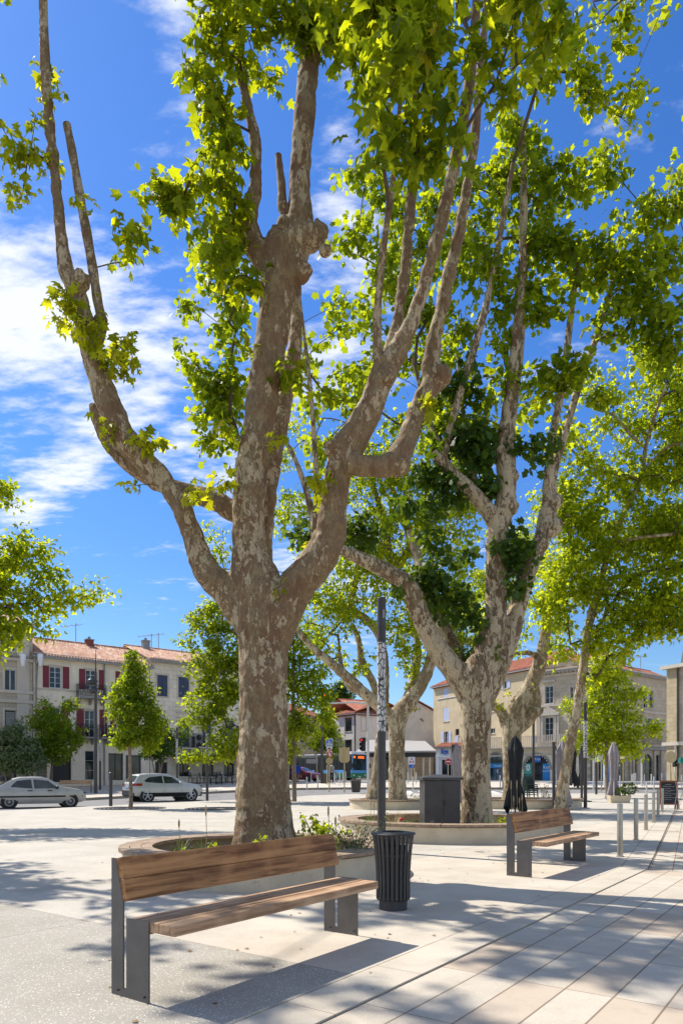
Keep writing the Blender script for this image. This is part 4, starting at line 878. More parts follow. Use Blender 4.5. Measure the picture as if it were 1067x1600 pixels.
crown(t5, T5, n5, S5, 21, MT['leaf_bright'], 'C', .19, 12, .25, .40, seed=15)
print('leaves so far', NLEAF)

# ---- background street trees
def street_tree(px, pyb, Y, trunk_px, htop, specs, mat, label, seed, leaf=.2, per=12, spread=.26, cl=.46, bark='bark_thin', zb=None, name='street_tree', group=None, multi=0, cat='tree'):
    zb = g(Y) if zb is None else zb
    b = Vector((Xp(px, Y), Y, zb)); t = thing(name, label, cat, b, 0, group); L = []
    if multi:
        for k in range(multi):
            a = 6.28 * k / multi + seed; p0 = b + Vector((.15 * math.cos(a), .15 * math.sin(a), 0)); top = P(px + (k - (multi - 1) / 2) * trunk_px * 3, htop, Y) + Vector((0, .5 * math.sin(a), 0))
            L.append(spline([(*p0, .06), (*(p0.lerp(top, .45) + Vector((.12 * math.cos(a * 2), 0, 0))), .045), (*top, .02)], 5))
    else:
        top = P(px, htop, Y); r = trunk_px / FPX * Y / 2
        L.append(spline([(b.x, b.y, b.z, r * 1.3), (b.x + .03, b.y, b.z + .5, r), (b.x - .03, b.y, b.z + (top.z - b.z) * .5, r * .8), (top.x, top.y, top.z, r * .3)], 6))
    mb = MB()
    for l in L: mb.tube([p[:3] for p in l], [p[3] for p in l], 10)
    obj('trunk', mb, MT[bark], t, True, off=b)
    specs = [(*q[:4], q[4] * 2.4, *q[5:]) for q in specs]
    crown(t, b, [p for l in L for p in l], specs, Y, MT[mat], 'C', leaf, per, spread, cl, seed=seed, maxseg=1.2, twr=.006)
    return t
street_tree(204, 1263, 28.3, 6, 1030, [(210, 1040, 16, 26, 1.5), (210, 1075, 34, 28, 1.5), (208, 1110, 48, 26, 1.5), (214, 1145, 44, 24, 1.4), (196, 1160, 26, 14, 1.1), (245, 1135, 22, 24, 1.0), (175, 1090, 16, 10, .9), (235, 1165, 16, 14, .9)], 'leaf_young', 'young maple with staked thin trunk on the plaza in front of the silver crossover', 21, .17, 14, .2, .34)
street_tree(15, 1225, 47, 4, 1130, [(10, 1170, 40, 40, 1.5), (40, 1180, 34, 34, 1.4), (-25, 1175, 40, 40, 1.3), (30, 1140, 14, 20, .9)], 'leaf_grey', 'greyish bushy multi-stem tree at the far left behind the silver sedan', 22, .24, 14, .3, .5, multi=4)
street_tree(78, 1222, 49, 4, 1100, [(90, 1135, 34, 30, 1.4), (85, 1165, 38, 30, 1.5), (70, 1105, 16, 16, .9), (110, 1100, 14, 22, .9), (122, 1150, 16, 20, .9), (58, 1130, 14, 26, .9)], 'leaf_young', 'multi-stem tree with reddish tips in front of the red shuttered house', 23, .24, 14, .3, .5, multi=3)
street_tree(248, 1222, 51, 4, 1130, [(252, 1165, 28, 22, 1.5), (250, 1140, 22, 20, 1.2), (285, 1150, 10, 14, .8), (235, 1180, 20, 10, 1.0)], 'leaf_dark', 'dark bushy tree behind the silver crossover in front of the cafe facade', 24, .24, 14, .3, .5, multi=4)
street_tree(459, 1252, 36, 7, 980, [(330, 970, 45, 36, 1.3), (330, 1030, 50, 44, 1.3), (330, 1095, 46, 44, 1.2), (360, 1160, 40, 36, 1.2), (400, 1040, 60, 90, 1.0), (460, 1000, 50, 50, 1.1), (480, 1070, 45, 50, 1.1), (470, 1140, 44, 36, 1.1), (440, 1175, 36, 14, .9), (305, 1125, 26, 12, 1.0), (295, 1183, 26, 9, 1.2), (325, 1185, 12, 8, 1.0), (288, 1000, 16, 12, .8), (510, 1110, 18, 30, .8)], 'leaf_mid', 'broad full-crowned street tree standing right behind the nearest plane trunk', 25, .24, 14, .32, .55)
street_tree(514, 1226, 62, 4, 1120, [(512, 1150, 20, 24, 1.4), (512, 1125, 13, 22, 1.3), (500, 1165, 22, 12, 1.2), (520, 1172, 16, 10, 1.0)], 'leaf_mid', 'small dense tree behind the road signs in front of the bus', 26, .3, 14, .35, .6)
street_tree(947, 1240, 42, 5, 1020, [(950, 1070, 40, 30, 1.2), (950, 1120, 60, 36, 1.2), (960, 1165, 60, 24, 1.1), (900, 1105, 26, 16, .9), (1010, 1140, 36, 16, .9), (945, 1040, 24, 24, 1.0), (905, 1160, 26, 26, 1.0), (985, 1085, 36, 20, .9), (1030, 1134, 14, 7, .8)], 'leaf_bright', 'round bright green tree in front of the stone corner building at right', 27, .24, 13, .32, .52)
street_tree(-190, 1300, 19, 16, 760, [(20, 950, 70, 40, 1.1), (-40, 880, 80, 70, 1.1), (40, 860, 50, 36, 1.0), (90, 935, 60, 24, .9), (140, 918, 34, 14, .8), (0, 780, 30, 36, .7), (10, 990, 40, 16, .9), (30, 1008, 14, 8, .8), (80, 900, 30, 20, .9), (-200, 850, 140, 120, .8), (-60, 960, 80, 50, 1.2), (-20, 1010, 60, 24, 1.0), (75, 985, 20, 14, .6)], 'leaf_bright', 'tree reaching in from beyond the left edge with bright yellow-green boughs', 28, .19, 12, .24, .40, zb=0)
for (bx, by, lab, sd_) in ((-13.0, 13.6, 'plane tree standing outside the picture beyond the left edge', 31),):
    b = Vector((bx, by, 0)); t = thing('plane_tree', lab, 'tree', b)
    L = [spline([(bx, by, 0, .45), (bx, by, 1.5, .36), (bx + .1, by, 3.5, .34), (bx + 1.2, by - .2, 6, .2), (bx + 2.6, by - .6, 9, .12), (bx + 4.5, by - 1.6, 12, .07)], 5), spline([(bx, by, 3.2, .25), (bx - .6, by + .8, 5.6, .18), (bx, by + 1.0, 9, .1)], 5), spline([(bx, by, 3.2, .25), (bx - 1.5, by - .6, 4.8, .18), (bx - 2.2, by - .8, 8, .1)], 5)]
    mb = MB()
    for l in L: mb.tube([p[:3] for p in l], [p[3] for p in l], 12)
    obj('trunk', mb, MT['bark_main'], t, True, off=b)
    def wp(x, y, z): return ((x / y) * FPX + CX, HZ - (z - H0) / y * FPX)
    sp_ = []
    for (x, y, z, r, d) in ((-9.2, 12.2, 9.0, 1.0, .7), (-10.2, 12.6, 8.6, 1.0, .7), (-8.2, 11.0, 9.3, .6, .5), (-8.6, 12.6, 10.2, .8, .6), (-11.5, 13.8, 9.5, 1.4, .7), (-7.9, 9.7, 9.4, .35, .7), (-6.6, 10.6, 12.4, .9, .6), (-6.9, 11.6, 13.8, 1.0, .6), (-6.2, 8.9, 13.4, .7, .6), (-8.2, 12.6, 12.6, 1.0, .6), (-8.6, 9.9, 13.0, .9, .5), (-7.4, 10.2, 15.2, .9, .5), (-7.4, 13.2, 14.8, 1.0, .5)):
        d *= 1.6; q = wp(x, y, z); sp_.append((q[0], q[1], r / y * FPX, r * .7 / y * FPX, d, y, r))
    crown(t, b, [p for l in L for p in l], sp_, by, MT['leaf_main'], 'B', .19, 12, .22, .34, seed=sd_)
print('leaves total', NLEAF)
# ---------------------------------------------------------------- buildings
class Front:
    """a street facade from photo column pa (distance Ya) to column pb (distance Yb); local x along the wall, y into the house"""
    def __init__(s, name, label, pa, Ya, pb, Yb, ztop, depth, mat, zb=0.8, cat='building', thick=0.3):
        s.A = Vector((Xp(pa, Ya), Ya, 0)); s.B = Vector((Xp(pb, Yb), Yb, 0)); d = s.B - s.A; s.L = d.length; s.u = d / s.L
        s.zb = zb; s.z1 = ztop; s.depth = depth; s.mat = mat; s.thick = thick; s.holes = []; s.trim = []
        s.t = thing(name, label, cat, (s.A.x, s.A.y, 0), math.atan2(s.u.y, s.u.x))
    def x(s, px):
        k = (px - CX) / FPX; return (k * s.A.y - s.A.x) / (s.u.x - k * s.u.y)
    def z(s, px, py): Y = s.A.y + s.x(px) * s.u.y; return H0 + (HZ - py) / FPX * Y
    def rect(s, px0, px1, py0, py1):
        xm = (px0 + px1) / 2; return s.x(px0), s.x(px1), s.z(xm, py1), s.z(xm, py0)
    def hole(s, r, arch=False): s.holes.append((*r, arch)); return r
    def finish(s, side_mat=None):
        xs = sorted({0, s.L, *[h[0] for h in s.holes], *[h[1] for h in s.holes]}); zs = sorted({s.zb - .6, s.z1, *[h[2] for h in s.holes], *[h[3] for h in s.holes]})
        xs = [x for x in xs if -1e-6 <= x <= s.L + 1e-6]; mb = MB()
        for a, c in zip(xs[:-1], xs[1:]):
            for e, f in zip(zs[:-1], zs[1:]):
                xm, zm = (a + c) / 2, (e + f) / 2
                if any(h[0] < xm < h[1] and h[2] < zm < h[3] for h in s.holes): continue
                mb.add([(a, 0, e), (c, 0, e), (c, 0, f), (a, 0, f)], [(0, 1, 2, 3)])
        T = s.thick
        for x0, x1, z0, z1, arch in s.holes:
            mb.add([(x0, 0, z0), (x1, 0, z0), (x1, 0, z1), (x0, 0, z1), (x0, T, z0), (x1, T, z0), (x1, T, z1), (x0, T, z1)], [(0, 4, 5, 1), (1, 5, 6, 2), (2, 6, 7, 3), (3, 7, 4, 0)])
            if arch:
                r = (x1 - x0) / 2; cx0 = (x0 + x1) / 2; zc = z1 - r; n = 14
                arc = [(cx0 - r * math.cos(math.pi * k / n), zc + r * math.sin(math.pi * k / n)) for k in range(n + 1)]
                for k in range(n):
                    (a0, b0_), (a1, b1_) = arc[k], arc[k + 1]
                    mb.add([(a0, .002, b0_), (a1, .002, b1_), (a1, .002, z1), (a0, .002, z1), (a0, T, b0_), (a1, T, b1_)], [(0, 1, 2, 3), (0, 4, 5, 1)])
        z0 = s.zb - .6; D = s.depth; L = s.L
        mb.add([(0, 0, z0), (0, D, z0), (0, D, s.z1), (0, 0, s.z1)], [(0, 1, 2, 3)][::1]); mb.add([(L, 0, z0), (L, D, z0), (L, D, s.z1), (L, 0, s.z1)], [(3, 2, 1, 0)])
        mb.add([(0, D, z0), (L, D, z0), (L, D, s.z1), (0, D, s.z1)], [(0, 1, 2, 3)]); mb.add([(0, 0, s.z1), (L, 0, s.z1), (L, D, s.z1), (0, D, s.z1)], [(0, 1, 2, 3)])
        mb.add([(.02, T + .5, z0), (L - .02, T + .5, z0), (L - .02, T + .5, s.z1 - .05), (.02, T + .5, s.z1 - .05)], [(0, 1, 2, 3)])
        obj('wall', mb, s.mat, s.t)
    def window(s, r, frame='white_paint', cols=2, rws=3, arch=False, sill=True, y=.16, fw=.05, glass='glass', surround=None):
        x0, x1, z0, z1 = s.hole(r, arch); mb = MB()
        def bar(a, c, e, f): mb.box(a, c, y - .03, y + .03, e, f)
        bar(x0, x0 + fw, z0, z1); bar(x1 - fw, x1, z0, z1); bar(x0 + fw, x1 - fw, z0, z0 + fw); bar(x0 + fw, x1 - fw, z1 - fw, z1)
        for k in range(1, cols):
            xx = x0 + (x1 - x0) * k / cols; w = fw * .9 if (cols == 2 or k == cols / 2) else fw * .4; mb.box(xx - w / 2, xx + w / 2, y - .034, y + .024, z0 + fw, z1 - fw)
        for k in range(1, rws):
            zz_ = z0 + (z1 - z0) * k / rws; mb.box(x0 + fw, x1 - fw, y - .022, y + .02, zz_ - fw * .22, zz_ + fw * .22)
        f = obj('window', mb, MT[frame], s.t)
        obj('pane', MB().box(x0 + fw * .5, x1 - fw * .5, y + .004, y + .016, z0 + fw * .5, z1 - fw * .5), MT[glass], f)
        if sill: obj('sill', MB().box(x0 - .1, x1 + .1, -.07, .12, z0 - .10, z0 - .002), surround or s.mat, f)
        if surround:
            w = .14; sb = MB(); sb.box(x0 - w, x0 - .002, -.035, .02, z0, z1 + w); sb.box(x1 + .002, x1 + w, -.035, .02, z0, z1 + w); sb.box(x0 - .002, x1 + .002, -.035, .02, z1 + .002, z1 + w)
            obj('surround', sb, surround, f)
        return f
    def shutter(s, x0, x1, z0, z1, mat, y=-.05, closed=False):
        mb = MB().box(x0, x1, y, y + .035, z0, z1)
        n = max(4, int((z1 - z0) / .16))
        for k in range(n): mb.box(x0 + .05, x1 - .05, y - .008, y - .001, z0 + .06 + (z1 - z0 - .12) * k / n, z0 + .06 + (z1 - z0 - .12) * (k + .55) / n)
        return obj('shutter', mb, MT[mat], s.t)
    def band(s, z, h, out, mat=None, name='string_course', x0=None, x1=None):
        return obj(name, MB().box(-.02 if x0 is None else x0, s.L + .02 if x1 is None else x1, -out, .02, z, z + h), mat or s.mat, s.t)
    def roof(s, mat, rise, over=.45, depth=None, hip=(0, 0), z=None, name='roof'):
        D = depth or s.depth; z = (s.z1 if z is None else z) + .02; L = s.L; mb = MB(); n = int((L + .6) / .11); half = D / 2
        xs = [-.25 + (L + .5) * k / n for k in range(n + 1)]
        def yr(x, side):                              # ridge retreats at hipped ends
            return half
        for side in (0, 1):
            A, B_ = [], []
            for k, x in enumerate(xs):
                hgt = .035 * (1 if k % 2 else -1)
                fr = 1.0
                if hip[0]: fr = min(fr, max(0, (x + .25) / hip[0]))
                if hip[1]: fr = min(fr, max(0, (L + .25 - x) / hip[1]))
                fr = min(1.0, fr); ye = -over if side == 0 else D + over; yb = half + (ye - half) * (1 - fr)
                A.append((x, ye, z - rise * over / half + hgt)); B_.append((x, yb, z + rise * fr - (0 if fr == 1 else 0) + hgt))
            mb.strip(A, B_) if side else mb.strip(B_, A)
        r = obj(name, mb, mat, s.t)
        gb = MB(); gb.box(-.25, -.2, -over, D + over, z - .25, z - .12) if False else None
        obj('eaves_board', MB().box(-.22, L + .22, -over + .03, -over + .10, z - rise * over / half - .22, z - rise * over / half - .04), MT['zinc'], r)
        if not hip[0]: r.data  # gables
        gm = MB()
        for xe, on in ((0.0, not hip[0]), (L, not hip[1])):
            if on: obj('gable', MB().add([(xe, 0, z - .03), (xe, D, z - .03), (xe, half, z + rise - .05)], [(0, 1, 2)]), s.mat, s.t)
        obj('ridge', MB().tube([(hip[0] - .2 if hip[0] else -.25, half, z + rise), (L - hip[1] + .2 if hip[1] else L + .25, half, z + rise)], .11, 8), mat, r)
        return r
    def chimney(s, x, y, z0, z1, w=.6, mat='brick', parent=None):
        c = obj('chimney', MB().box(x - w / 2, x + w / 2, y - .25, y + .25, z0, z1), MT[mat], parent or s.t)
        obj('chimney_cap', MB().box(x - w / 2 - .06, x + w / 2 + .06, y - .31, y + .31, z1 + .002, z1 + .08).cyl((x, y), .12, z1 + .08, z1 + .3, 10), MT['zinc'], c)
    def balcony(s, x0, x1, z, out=.75, h=1.0, iron='black_iron', slab=None, brackets=True, infill=False, stone=False):
        b = obj('balcony', MB().box(x0, x1, -out, -.002, z - .12, z), slab or s.mat, s.t)
        r = MB(); bw = .012 if not stone else .05
        r.box(x0, x1, -out, -out + .05, z + h - .04, z + h); r.box(x0, x1, -out + .005, -out + .03, z + .08, z + .11)
        n = int((x1 - x0) / (.12 if not stone else .24))
        for k in range(n + 1):
            xx = x0 + .02 + (x1 - x0 - .04) * k / n; r.box(xx - bw, xx + bw, -out + .008, -out + .008 + 2 * bw, z, z + h - .04)
        for xx in (x0 + .01, x1 - .01):
            r.box(xx - .012, xx + .012, -out + .05, 0, z + h - .04, z + h)
            for k in range(5): r.box(xx - .01, xx + .01, -out + .12 + .12 * k, -out + .14 + .12 * k, z, z + h - .04)
        if infill:
            for k in range(int((x1 - x0) / .36)):
                c0 = x0 + .2 + .36 * k
                for sg in (-1, 1): r.tube([(c0 + sg * .13 * math.sin(q / 6 * math.pi), -out + .02, z + .15 + .7 * q / 6) for q in range(7)], .014, 4)
        obj('railing', r, MT[iron] if isinstance(iron, str) else iron, b)
        if brackets:
            k = MB()
            for xx in (x0 + .15, (x0 + x1) / 2, x1 - .15): k.add([(xx - .07, -.002, z - .122), (xx + .07, -.002, z - .122), (xx + .07, -out * .8, z - .122), (xx - .07, -out * .8, z - .122), (xx - .07, -.002, z - .6), (xx + .07, -.002, z - .6)], [(0, 1, 2, 3), (0, 4, 5, 1), (2, 5, 4, 3), (0, 3, 4), (1, 5, 2)])
            obj('bracket', k, MT['zinc'] if not stone else s.mat, b)
MT['brick'] = M_simple('brick_red', (0.24, 0.075, 0.05), 0.9, 0, 0.25, 6)
MT['wall_grey'] = M_wall('wall_grey', (0.50, 0.43, 0.33), (.9, .42), .45)
MT['wall_cream'] = M_wall('wall_cream', (0.80, 0.70, 0.54), None, .35)
MT['wall_pale'] = M_wall('wall_pale', (0.82, 0.73, 0.58), (.8, .38), .3)
MT['wall_white'] = M_wall('wall_white', (0.70, 0.665, 0.60), None, .12)
MT['wall_gable'] = M_wall('wall_gable', (0.62, 0.56, 0.48), None, .2)
MT['wall_sand'] = M_wall('wall_sand', (0.56, 0.46, 0.30), None, .2)
MT['wall_stone'] = M_wall('wall_stone', (0.54, 0.455, 0.345), (.8, .4), .4)
MT['wall_ochre'] = M_wall('wall_ochre', (0.50, 0.41, 0.26), (.7, .38), .35)
MT['stone_trim'] = M_wall('stone_trim', (0.56, 0.50, 0.41), None, .35)
MT['tiles'] = M_tiles('roof_tiles', (0.36, 0.175, 0.10), (0.52, 0.31, 0.20), (0.60, 0.44, 0.33))
MT['tiles_red'] = M_tiles('roof_tiles_red', (0.30, 0.085, 0.045), (0.42, 0.15, 0.08), (0.46, 0.22, 0.13))
MT['slate'] = M_simple('slate', (0.14, 0.145, 0.15), 0.7, 0, 0.2, 3)
MT['awning'] = M_simple('awning_grey', (0.35, 0.335, 0.31), 0.8, 0, 0.06)
tr = MT['stone_trim']
def XY(f, px0, px1, py0, py1): return f.rect(px0, px1, py0, py1)
# common facade line on the left: passes (-22.9, 52) heading (.776, .63)
def ylf(px):
    k = (px - CX) / FPX; tt = (k * 52 + 22.9) / (.776 - k * .63); return 52 + .63 * tt
# A: grey stone house at the far left
A = Front('stone_house', 'grey stone house at the far left edge with roller shutter and blue upper window', -90, ylf(-90), 51.5, ylf(51.5), 12.5, 10, MT['wall_grey'], .3)
A.window(XY(A, 9, 25, 991, 1017), 'white_paint', 2, 1, surround=tr); x0, x1, z0, z1 = XY(A, 2, 9, 991, 1016); A.shutter(x0, x1, z0, z1, 'blue_shutter')
A.window(XY(A, 8, 26, 1046, 1080), 'white_paint', 2, 1, surround=tr)
f = A.window(XY(A, 8, 27, 1109, 1145), 'white_paint', 1, 1, surround=tr); x0, x1, z0, z1 = XY(A, 8.6, 26.5, 1112, 1145)
rs_ = MB()
for k in range(14): rs_.box(x0 + .06, x1 - .06, .09, .12, z0 + (z1 - z0) * k / 14, z0 + (z1 - z0) * (k + .85) / 14)
obj('roller_shutter', rs_, MT['zinc'], f)
for px in (-62, -30):
    for a, c in ((991, 1017), (1046, 1080), (1109, 1145)): A.window(XY(A, px, px + 17, a - 4, c - 4), 'white_paint', 2, 1, surround=tr)
A.window(XY(A, -20, 28, 1186, 1222), 'pale_post', 1, 1, glass='glass', sill=False)
for zz_ in (A.z(20, 1032), A.z(20, 1083), A.z(20, 1098)): A.band(zz_, .22, .12, tr)
A.band(A.z(20, 1026), .10, .22, MT['zinc'], 'ledge'); A.band(12.2, .35, .35, tr, 'cornice')
obj('quoin', MB().box(A.L - 1.1, A.L - .25, -.06, 0.0, .3, 12.2), tr, A.t)
A.roof(MT['tiles'], 1.6); A.finish()
# B: cream house with dark red shutters
B = Front('red_shutter_house', 'cream rendered house with dark red shutters and iron balconies', 53, ylf(53), 234, ylf(234), 10.55, 9, MT['wall_cream'], .4)
for (a, b_, c, d, kind) in ((78, 96.5, 1042, 1075, 'w'), (134.5, 150.5, 1047, 1078, 'd'), (190, 206, 1051, 1080, 'd')):
    B.window(XY(B, a, b_, c, d), 'white_paint', 2, 4, surround=tr)
for (a, b_, c, d) in ((67.5, 77, 1040, 1074), (98.5, 108.5, 1042, 1076), (124, 133.5, 1045, 1077), (155, 163, 1047, 1078), (181, 188, 1049, 1079), (208, 215, 1052, 1081)):
    x0, x1, z0, z1 = XY(B, a, b_, c, d); B.shutter(x0, x1, z0, z1, 'red_paint')
for (a, b_, c, d) in ((133, 149, 1110, 1153), (184, 198, 1112, 1153), (78, 95, 1106, 1138)): B.window(XY(B, a, b_, c, d), 'white_paint', 2, 3, surround=tr)
for (a, b_, c, d) in ((120, 131.5, 1107, 1155), (156, 167.5, 1109, 1155), (173, 182, 1111, 1155), (200, 208, 1113, 1155), (67, 76.5, 1104, 1137), (97, 107, 1106, 1139)):
    x0, x1, z0, z1 = XY(B, a, b_, c, d); B.shutter(x0, x1, z0, z1, 'red_paint')
for (a, b_, y_) in ((119, 162, 1090), (118, 170, 1152), (176, 214, 1092), (172, 212, 1154)):
    x0, x1, _, _ = XY(B, a, b_, 1080, 1090); B.balcony(x0, x1, B.z((a + b_) / 2, y_), .7, .95, infill=True, slab=MT['zinc'])
B.band(B.z(140, 1160), .18, .1, tr); B.band(B.z(90, 1079), .12, .06, tr); B.band(10.2, .35, .2, tr, 'cornice')
B.window(XY(B, 133.5, 148.5, 1173, 1219), 'pale_post', 1, 3, sill=False); B.window(XY(B, 170, 193, 1177, 1219), 'dark_metal', 2, 1, sill=False, fw=.09); B.window(XY(B, 197, 221, 1180, 1219), 'blue_shutter', 1, 1, sill=False, fw=.09)
B.window(XY(B, 58, 74, 1186, 1222), 'dark_metal', 1, 1, sill=False); B.window(XY(B, 80, 112, 1182, 1222), 'black', 1, 1, sill=False, glass='black')
for px in (56.5, 163): 
    xx = B.x(px); obj('downpipe', MB().cyl((xx, -.1), .06, .4, 10.3, 8), MT['zinc'], B.t, True)
r = B.roof(MT['tiles'], 1.9); B.chimney(B.L - 3.5, 4.2, 11.6, 12.75, .6, 'brick', r)
obj('cable', MB().tube([(B.x(57), -.12, B.z(57, 1085)), (B.x(58), -.12, B.z(58, 1040)), (B.x(62), -.1, B.z(62, 1027)), (B.x(140), -.1, B.z(140, 1033)), (B.x(225), -.1, B.z(225, 1042))], .03, 6), MT['black'], B.t)
wlp = obj('wall_lantern', MB().lathe([(.10, 0), (.2, .5), (.2, .85), (.05, .9)], (B.x(53.6) + .2, -.9, B.z(53, 1042)), 8).lathe([(.10, 0), (.2, .5), (.2, .85), (.05, .9)], (B.x(53.6) - 1.0, -.9, B.z(53, 1045)), 8), MT['white_paint'], B.t)
B.finish()
# C: pale stone house with blue shutters and the cafe
C_ = Front('blue_shutter_house', 'pale stone house with dark blue shutters above the terrace cafe', 235, ylf(235), 452, ylf(452), 11.15, 10, MT['wall_pale'], .7)
C_.zb = .5
for (a, b_, c, d) in ((246, 262, 1055, 1088), (279, 295.5, 1058, 1090), (316, 332, 1061, 1092), (352, 367, 1064, 1094), (246, 263, 1122, 1160), (279, 296, 1123, 1166), (316, 330, 1124, 1167), (352, 366, 1126, 1168)):
    r0 = XY(C_, a, b_, c, d); C_.window(r0, 'blue_shutter', 2, 2, glass='black', surround=tr)
    x0, x1, z0, z1 = r0; m_ = (x0 + x1) / 2
    for p, q in ((x0 + .02, m_ - .01), (m_ + .01, x1 - .02)): C_.shutter(p, q, z0 + .02, z1 - .02, 'blue_shutter', y=.02)
for (a, b_) in ((240, 300), (305, 372)):
    x0, x1, _, _ = XY(C_, a, b_, 1080, 1090); C_.balcony(x0, x1, C_.z((a + b_) / 2, 1168), .7, .95, slab=MT['stone_trim'])
ac = obj('air_conditioner', MB().rbox((C_.x(307), -.3, C_.z(307, 1159)), (.8, .35, 1.4)), MT['zinc'], C_.t)
fm = MB()
for zz_ in (-.35, .35): fm.tube([(C_.x(307), -.49, C_.z(307, 1159) + zz_), (C_.x(307), -.47, C_.z(307, 1159) + zz_)], .26, 14)
obj('fan_grille', fm, MT['black'], ac)
C_.band(C_.z(300, 1115), .15, .12, tr, 'ledge', C_.x(275), C_.x(296)); C_.band(10.75, .4, .25, tr, 'cornice')
obj('fascia', MB().box(C_.x(262), C_.x(395), -.12, -.002, C_.z(330, 1185), C_.z(330, 1171)), MT['stone_trim'], C_.t)
for (a, b_, c) in ((243, 262, 1191), (280, 296, 1190), (316, 334, 1190), (350, 366, 1190)): C_.window(XY(C_, a, b_, c, 1222 if a < 262 else 1213), 'black', 2, 1, sill=False, fw=.08, glass='glass' if a > 262 else 'black')
aw = obj('awning', MB().add([(C_.x(262), -1.9, C_.z(300, 1190) + .35), (C_.x(392), -1.9, C_.z(300, 1190) + .35), (C_.x(392), -.13, C_.z(300, 1184) + .3), (C_.x(262), -.13, C_.z(300, 1184) + .3),
     (C_.x(262), -1.9, C_.z(300, 1190) + .15), (C_.x(392), -1.9, C_.z(300, 1190) + .15), (C_.x(392), -.13, C_.z(300, 1184) + .24), (C_.x(262), -.13, C_.z(300, 1184) + .24)], [(0, 1, 2, 3), (0, 4, 5, 1), (7, 6, 5, 4), (0, 3, 7, 4), (1, 5, 6, 2)]), MT['black_cloth'], C_.t)
text_obj('shop_lettering', 'PITAYA', .82, MT['white_paint'], C_.t, (C_.x(307.5), -.15, C_.z(307.5, 1176)), (R(90), 0, 0), .02, sx=1.25, bold=.02)
r = C_.roof(MT['tiles'], 1.7); C_.chimney(1.6, 4.6, 12.2, 13.35, .6, 'zinc', r)
C_.finish()
# TV aerials standing on the roofs
def aerial(px, Y, py0, py1, label, bars=4):
    b = P(px, py1, Y); t = thing('roof_aerial', label, 'aerial', b); h = (py1 - py0) / FPX * Y
    obj('mast', MB().cyl((0, 0), .035, -1.2, h, 6), MT['zinc'], t)
    m = MB(); m.tube([(-1.3, 0, h - .3), (.6, 0, h - .1)], .02, 5)
    for k in range(bars): m.tube([(-1.2 + k * .45, -.4, h - .28 + k * .05), (-1.2 + k * .45, .4, h - .28 + k * .05)], .015, 5)
    obj('antenna', m, MT['zinc'], t); return t
aerial(119, 61, 974, 1004, 'tall thin television aerial on the roof of the red shuttered house')
aerial(237, 66, 990, 1011, 'television aerial beside the chimney of the blue shuttered house', 6)
aerial(248, 67, 989, 1012, 'thin straight aerial mast at the right of the roof chimneys', 2)
aerial(1000, 80, 1024, 1040, 'small aerial on the tiled roof of the stone corner building', 3)

# D: white house with hipped red roof, long red roof and gable behind
D1 = Front('white_house', 'white rendered house with hipped red roof behind the bus', 524, 108, 556, 104, 0, 12, MT['wall_white'], .8); D1.z1 = D1.z(540, 1114)
D1.window(XY(D1, 538.5, 549.5, 1121, 1143), 'zinc', 1, 1, surround=tr); D1.window(XY(D1, 538.5, 549.5, 1156, 1175), 'zinc', 1, 1, surround=tr)
D1.band(D1.z1 - .5, .5, .15, MT['brick'], 'cornice'); D1.roof(MT['tiles_red'], 2.0, hip=(2.2, .5)); obj('downpipe', MB().cyl((D1.L - .1, -.12), .1, .8, D1.z1, 8), MT['dark_metal'], D1.t); D1.finish()
D2_ = Front('long_roof_house', 'long white house with steep red tiled roof left of the gable', 557, 104.2, 624, 108, 0, 12, MT['wall_white'], .8); D2_.z1 = D2_.z(590, 1114)
D2_.window(XY(D2_, 565, 574, 1120, 1142), 'zinc', 1, 1, surround=tr); D2_.window(XY(D2_, 601, 609, 1124, 1142), 'white_paint', 1, 1, surround=tr); D2_.window(XY(D2_, 565, 576, 1158, 1172), 'zinc', 1, 1)
D2_.band(D2_.z1 - .5, .5, .15, MT['brick'], 'cornice'); D2_.roof(MT['tiles_red'], 2.5, hip=(.5, 0)); D2_.finish()
gh = thing('gabled_house', 'pale house end with a low gable and red roof behind the far plane tree', 'building', (0, 0, 0))
def gp(px, py, Y): return P(px, py, Y)
pa = [gp(622, 1226, 100), gp(684, 1226, 100), gp(684, 1116, 100), gp(672, 1108, 100), gp(641, 1091, 100), gp(622, 1111, 100)]
bk = [Vector((p.x + 1.5, p.y + 14, p.z)) for p in pa]; m = len(pa)
obj('wall', MB().add(pa + bk, [tuple(range(m))[::-1], tuple(range(m, 2 * m))] + [(i, (i + 1) % m, (i + 1) % m + m, i + m) for i in range(m)][::1]), MT['wall_gable'], gh)
def lift(p, d=.12): return Vector((p.x, p.y, p.z + d))
rf = MB()
for i, j in ((5, 4), (4, 3), (3, 2)):
    a, c = lift(pa[i]), lift(pa[j]); a2, c2 = lift(bk[i]), lift(bk[j]); a.y -= .5; c.y -= .5
    rf.hexa([a, c, c2, a2, lift(a, .16), lift(c, .16), lift(c2, .16), lift(a2, .16)])
obj('roof', rf, MT['tiles_red'], gh); obj('vent_pipe', MB().tube([gp(657, 1123, 99.9), gp(661, 1127, 99.5)], .08, 6), MT['black'], gh)
